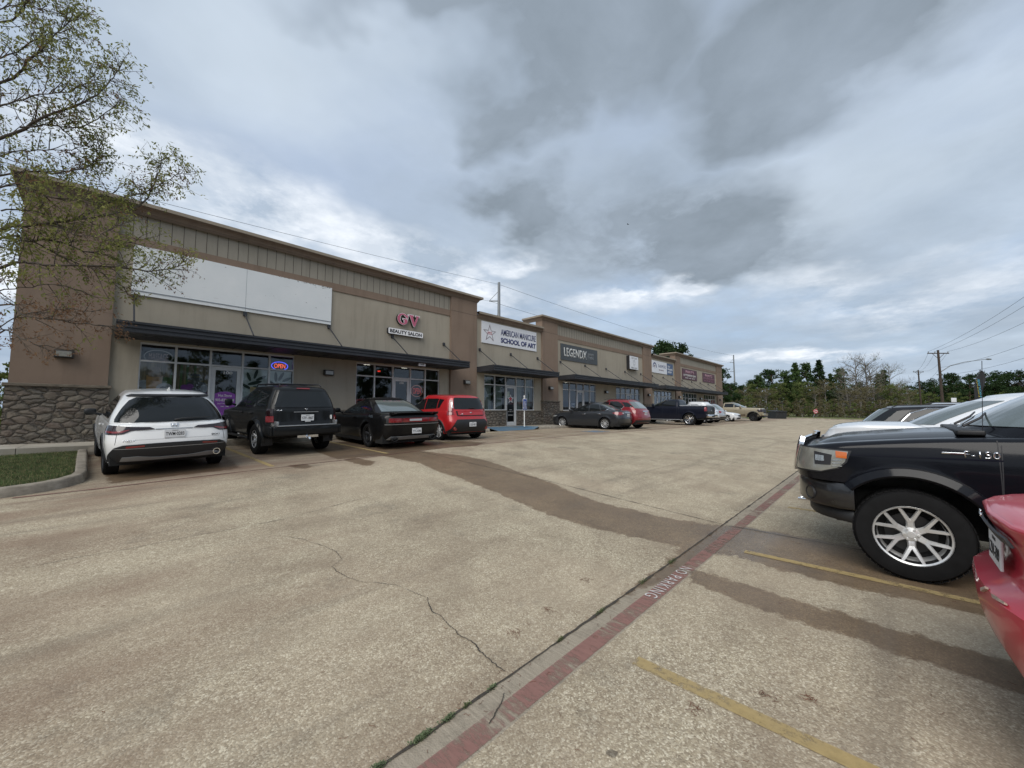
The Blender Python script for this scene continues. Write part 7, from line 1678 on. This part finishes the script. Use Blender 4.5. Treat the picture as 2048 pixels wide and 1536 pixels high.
def woodpole(P, label, armw, lamp=False, ad=None):
    b = gz(P.x, P.y); h = P.z-b; t = tag(empty('utility_pole', (P.x, P.y, b)), label, 'utility pole', 'wooden utility poles'); bm = bmesh.new(); tube(bm, [(0, 0, 0), (.1, .05, h)], [.19, .12], 10); mobj('pole', bm, M_woodp, t, 40)
    out = []; ax = Rr*1.0
    bm = bmesh.new(); c_ = Vector((.1, .05, h-.45)); tube(bm, [c_-ax*armw/2, c_+ax*armw/2], .075, 6); mobj('crossarm', bm, M_woodp, t)
    bm = bmesh.new(); tube(bm, [c_-ax*armw*.3, c_+Vector((0, 0, -.8))], .03, 5); tube(bm, [c_+ax*armw*.3, c_+Vector((0, 0, -.8))], .03, 5); mobj('brace', bm, M_woodp, t)
    for k in (-.46, -.15, .46):
        bm = bmesh.new(); q_ = c_+ax*armw*k; tube(bm, [q_+Vector((0, 0, .05)), q_+Vector((0, 0, .25))], [.04, .06], 6); mobj('insulator', bm, M_ins, t); out.append(P+(q_-Vector((.1, .05, h)))+Vector((0, 0, .25)))
    if lamp:
        bm = bmesh.new(); c2 = Vector((.1, .05, h-3.2)); e = c2+Rr*6.6+Vector((0, 0, 1.9)); tube(bm, [c2, c2+Rr*1.6+Vector((0, 0, 1.0)), c2+Rr*3.6+Vector((0, 0, 1.5)), e], [.06, .05, .045, .04], 6); mobj('lamp_arm', bm, M_steelp, t)
        bm = bmesh.new(); tube(bm, [e, e+Rr*.3+Vector((0, 0, .02)), e+Rr*.8], [.05, .14, .08], 8); mobj('lamp_head', bm, M_steelp, t, 50)
        for z in (h-1.9, h-2.3): rb = boxb(.16, .34, -.06, .12, z, z+.28, .02); mobj('line_fitting', rb, M_ins, t)
    out.append(P+Vector((0, 0, -2.5))); out.append(P+Vector((0, 0, -3.6))); return out
WC = woodpole(C, 'near wooden utility pole with crossarm and street lamp arm', 3.0, True); WD = woodpole(D, 'far wooden utility pole with short crossarm left of the lamp pole', 2.4)
E2 = at(2300, 395, 24)
for i, (a, b) in enumerate(zip(WC, WD)): wire('utility_wire', a, b, .9, .012, 'thin utility wire between the two wooden poles', 'wires of the wooden poles')
OFF = [(0, 0, 0), (.9, 0, -.3), (2.6, 0, -.2), (.5, 0, -3.8), (.5, 0, -5.2)]
for i, a in enumerate(WC): wire('utility_wire', a, E2+Vector((0, 0, -.3))+Rr*(i*.4)+Vector((0, 0, (0, -.7, -2.4, -4.6, -5.9)[i])), .9, .013, 'utility wire leaving the lamp pole towards the top right corner', 'wires of the wooden poles')
# ------------------------------------------------------------------ feather flag
P = at(1950, 800, 26); b = gz(P.x, P.y)
t = tag(empty('feather_flag', (P.x, P.y, b)), 'dark feather flag with blue and yellow lettering behind the parked cars', 'flag')
bm = bmesh.new(); top = 4.15; tube(bm, [(0, 0, 0)]+[tuple(Rr*(.02+.5*max(0, (z-2.6)/1.5)**2)+Vector((0, 0, z))) for z in np.linspace(.5, 4.1, 14)], .014, 6); mobj('flag_pole', bm, M_ink, t)
bm = bmesh.new(); rows = []
for i in range(19):
    z = 1.0+3.1*i/18; x0 = .03+.5*max(0, (z-2.6)/1.5)**2; w_ = .62*min(1, (4.14-z)*1.6)**.6*(.75+.25*(z-1)/3); row = []
    for j in range(6):
        s_ = x0+w_*j/5; q_ = Rr*s_-F*(.05*sin(j*1.3+z*2)); row.append(bm.verts.new((q_.x, q_.y, z-.10*j/5)))
    rows.append(row)
for a_, b_ in zip(rows, rows[1:]):
    for j in range(5): bm.faces.new((a_[j], a_[j+1], b_[j+1], b_[j]))
mobj('flag_cloth', bm, simple('flag_cloth_black', (.016, .018, .022), .8), t, 60)
RZ = Matrix.Rotation(atan2(Rr.y, Rr.x), 4, 'Z')
for s_, off, colr, h_ in (('OPEN HOUSE', .22, (.06, .30, .42), .14), ('SALE NOW', .10, (.45, .38, .05), .06)):
    tb = text_bm(s_, 2.3, h_, 0, .01); xform(tb, Matrix.Translation((Rr*(off+.08))+Vector((0, 0, 2.3))) @ RZ @ Matrix.Translation((0, -.10, 0)) @ Matrix.Rotation(-pi/2*1.04, 4, 'Y')); mobj('lettering', tb, simple('flag_print_'+str(h_), colr, .7), t)
# ------------------------------------------------------------------ things at the far edge
p = hit(1552, 838); p = Vector((66.5, 13.2, gz(66.5, 13.2)))
pp = at(1553, 822, 55); t = tag(empty('dumpster', (pp.x, pp.y, gz(pp.x, pp.y)), radians(40)), 'black steel dumpster with white label behind the sand pickup', 'dumpster'); t.scale = (.78, .78, .85)
prof = [(-1.25, 0), (1.25, 0), (1.45, 1.05), (-1.45, 1.25)]
M_dump = simple('dumpster_black', (.018, .02, .022), .6, var=.4); mobj('bin', poly_bm(prof, -.9, .9), M_dump, t); rb = boxb(-1.5, 1.5, -.95, .95, 1.20, 1.28, .02); xform(rb, Matrix.Rotation(-.06, 4, 'Y')); mobj('lid', rb, M_blkplast, t)
rbox('label', .35, .85, -.915, -.903, .45, .85, M_signw, t, .002)
for xx in (-1.0, 1.0): rbox('side_pocket', xx-.12, xx+.12, -1.02, -.901, .55, .75, M_dump, t, .01)
pp = hit(1622, 836); pp = at(1626, 828, 66); b = gz(pp.x, pp.y)
t = tag(empty('road_sign', (pp.x, pp.y, b), atan2(Rr.y, Rr.x)), 'tilted red and white diamond sign on the far grass', 'sign'); t.rotation_euler = (0, radians(22), atan2(Rr.y, Rr.x))
rbox('post', -.04, .04, -.03, .03, 0, 1.4, M_steelp, t, .005); bm = poly_bm([(0, .5), (.5, 1.0), (0, 1.5), (-.5, 1.0)], -.06, -.035); place(bm, 0, 0, .15); mobj('panel', bm, simple('faded_red_sign', (.42, .10, .10), .5, var=.5, sc=6), t)
for s_ in (-.2, .12): bm = poly_bm([(-.3, 0), (.3, 0), (.3, .07), (-.3, .07)], -.068, -.062); place(bm, 0, 0, 1.15+s_); mobj('stripe', bm, M_signw, t)
pp = at(1907, 801, 60); b = gz(pp.x, pp.y); t = tag(empty('small_sign', (pp.x, pp.y, b), atan2(Rr.y, Rr.x)), 'small white sign on a thin post right of the lamp pole', 'sign'); rbox('post', -.03, .03, -.03, .03, 0, pp.z-b+.4, M_steelp, t, .004); rbox('panel', -.4, .4, -.07, -.035, pp.z-b-.45, pp.z-b+.4, M_signw, t, .004)
R = random.Random(4); bm = bmesh.new(); pp = at(1822, 822, 40); b = gz(pp.x, pp.y)
for k in range(60):
    a = R.uniform(0, 6.28); l = Vector((cos(a)*.25, sin(a)*.25, 0))+Rr*R.uniform(.1, 1.1); hh = R.uniform(.8, 1.9); tube(bm, [tuple(l*.1), tuple(l*.5+Vector((0, 0, hh*.6))), tuple(l+Vector((0, 0, hh)))], [.012, .010, .004], 4, False)
o = mobj('ornamental_grass', bm, simple('dry_reed', (.36, .30, .17), .9), loc=(pp.x, pp.y, b)); tag(o, 'tall dry yellow grass clump behind the parked cars', 'plant')
# accessible parking sign by the school door
sp = Vector((15.62, 14.15, ZW)); t = tag(empty('parking_sign', tuple(sp)), 'blue and white accessible parking sign on a white post in front of the school', 'parking sign')
bm = bmesh.new(); tube(bm, [(0, 0, 0), (0, 0, 1.62)], .03, 8); mobj('post', bm, M_white, t, 40); rbox('panel', -.155, .155, -.045, -.032, .86, 1.50, M_white, t, .004); rbox('blue_panel', -.14, .14, -.049, -.0455, 1.02, 1.48, simple('sign_blue', (.02, .05, .22), .4), t, .002); rbox('van_panel', -.14, .14, -.049, -.0455, .88, 1.0, MATS['sign_blue'], t, .002)
bm = bmesh.new(); rr_ = [(.065*cos(a), -.051, 1.22+.065*sin(a)) for a in np.linspace(radians(120), radians(360), 14)]; tube(bm, rr_, .010, 5); tube(bm, [(-.02, -.051, 1.38), (-.01, -.051, 1.28), (.05, -.051, 1.27), (.09, -.051, 1.19)], .011, 5); tube(bm, [(-.01, -.051, 1.34), (.05, -.051, 1.33)], .009, 5); mobj('wheelchair_symbol', bm, M_white, t)
for s_, z_ in (('RESERVED', 1.11), ('PARKING', 1.06)): mobj('lettering', place(text_bm(s_, .2, .035, .002, .01), 0, -.0495, z_), M_white, t)
mobj('lettering', place(text_bm('VAN ONLY', .2, .05, .002, .01), 0, -.0495, .94), M_white, t)
bm = bmesh.new(); bmesh.ops.create_uvsphere(bm, u_segments=12, v_segments=8, radius=.05); place(bm, 0, 0, 1.63); mobj('post_cap', bm, M_white, t, 60)
# a bird in the clouds
pb = at(1256, 449, 70); bm = bmesh.new(); v = [bm.verts.new(p) for p in ((0, .12, 0), (.05, 0, .03), (0, -.14, 0), (-.05, 0, .03), (-.42, -.02, .10), (.42, -.02, .12), (0, 0, -.04))]
for f in ((0, 1, 3), (1, 2, 3), (0, 3, 4), (3, 2, 4), (0, 5, 1), (1, 5, 2), (0, 6, 2, 5), (0, 4, 2, 6)):
    bm.faces.new([v[i] for i in f])
tag(mobj('bird', bm, M_ink, loc=tuple(pb)), 'tiny dark bird high under the clouds', 'bird')
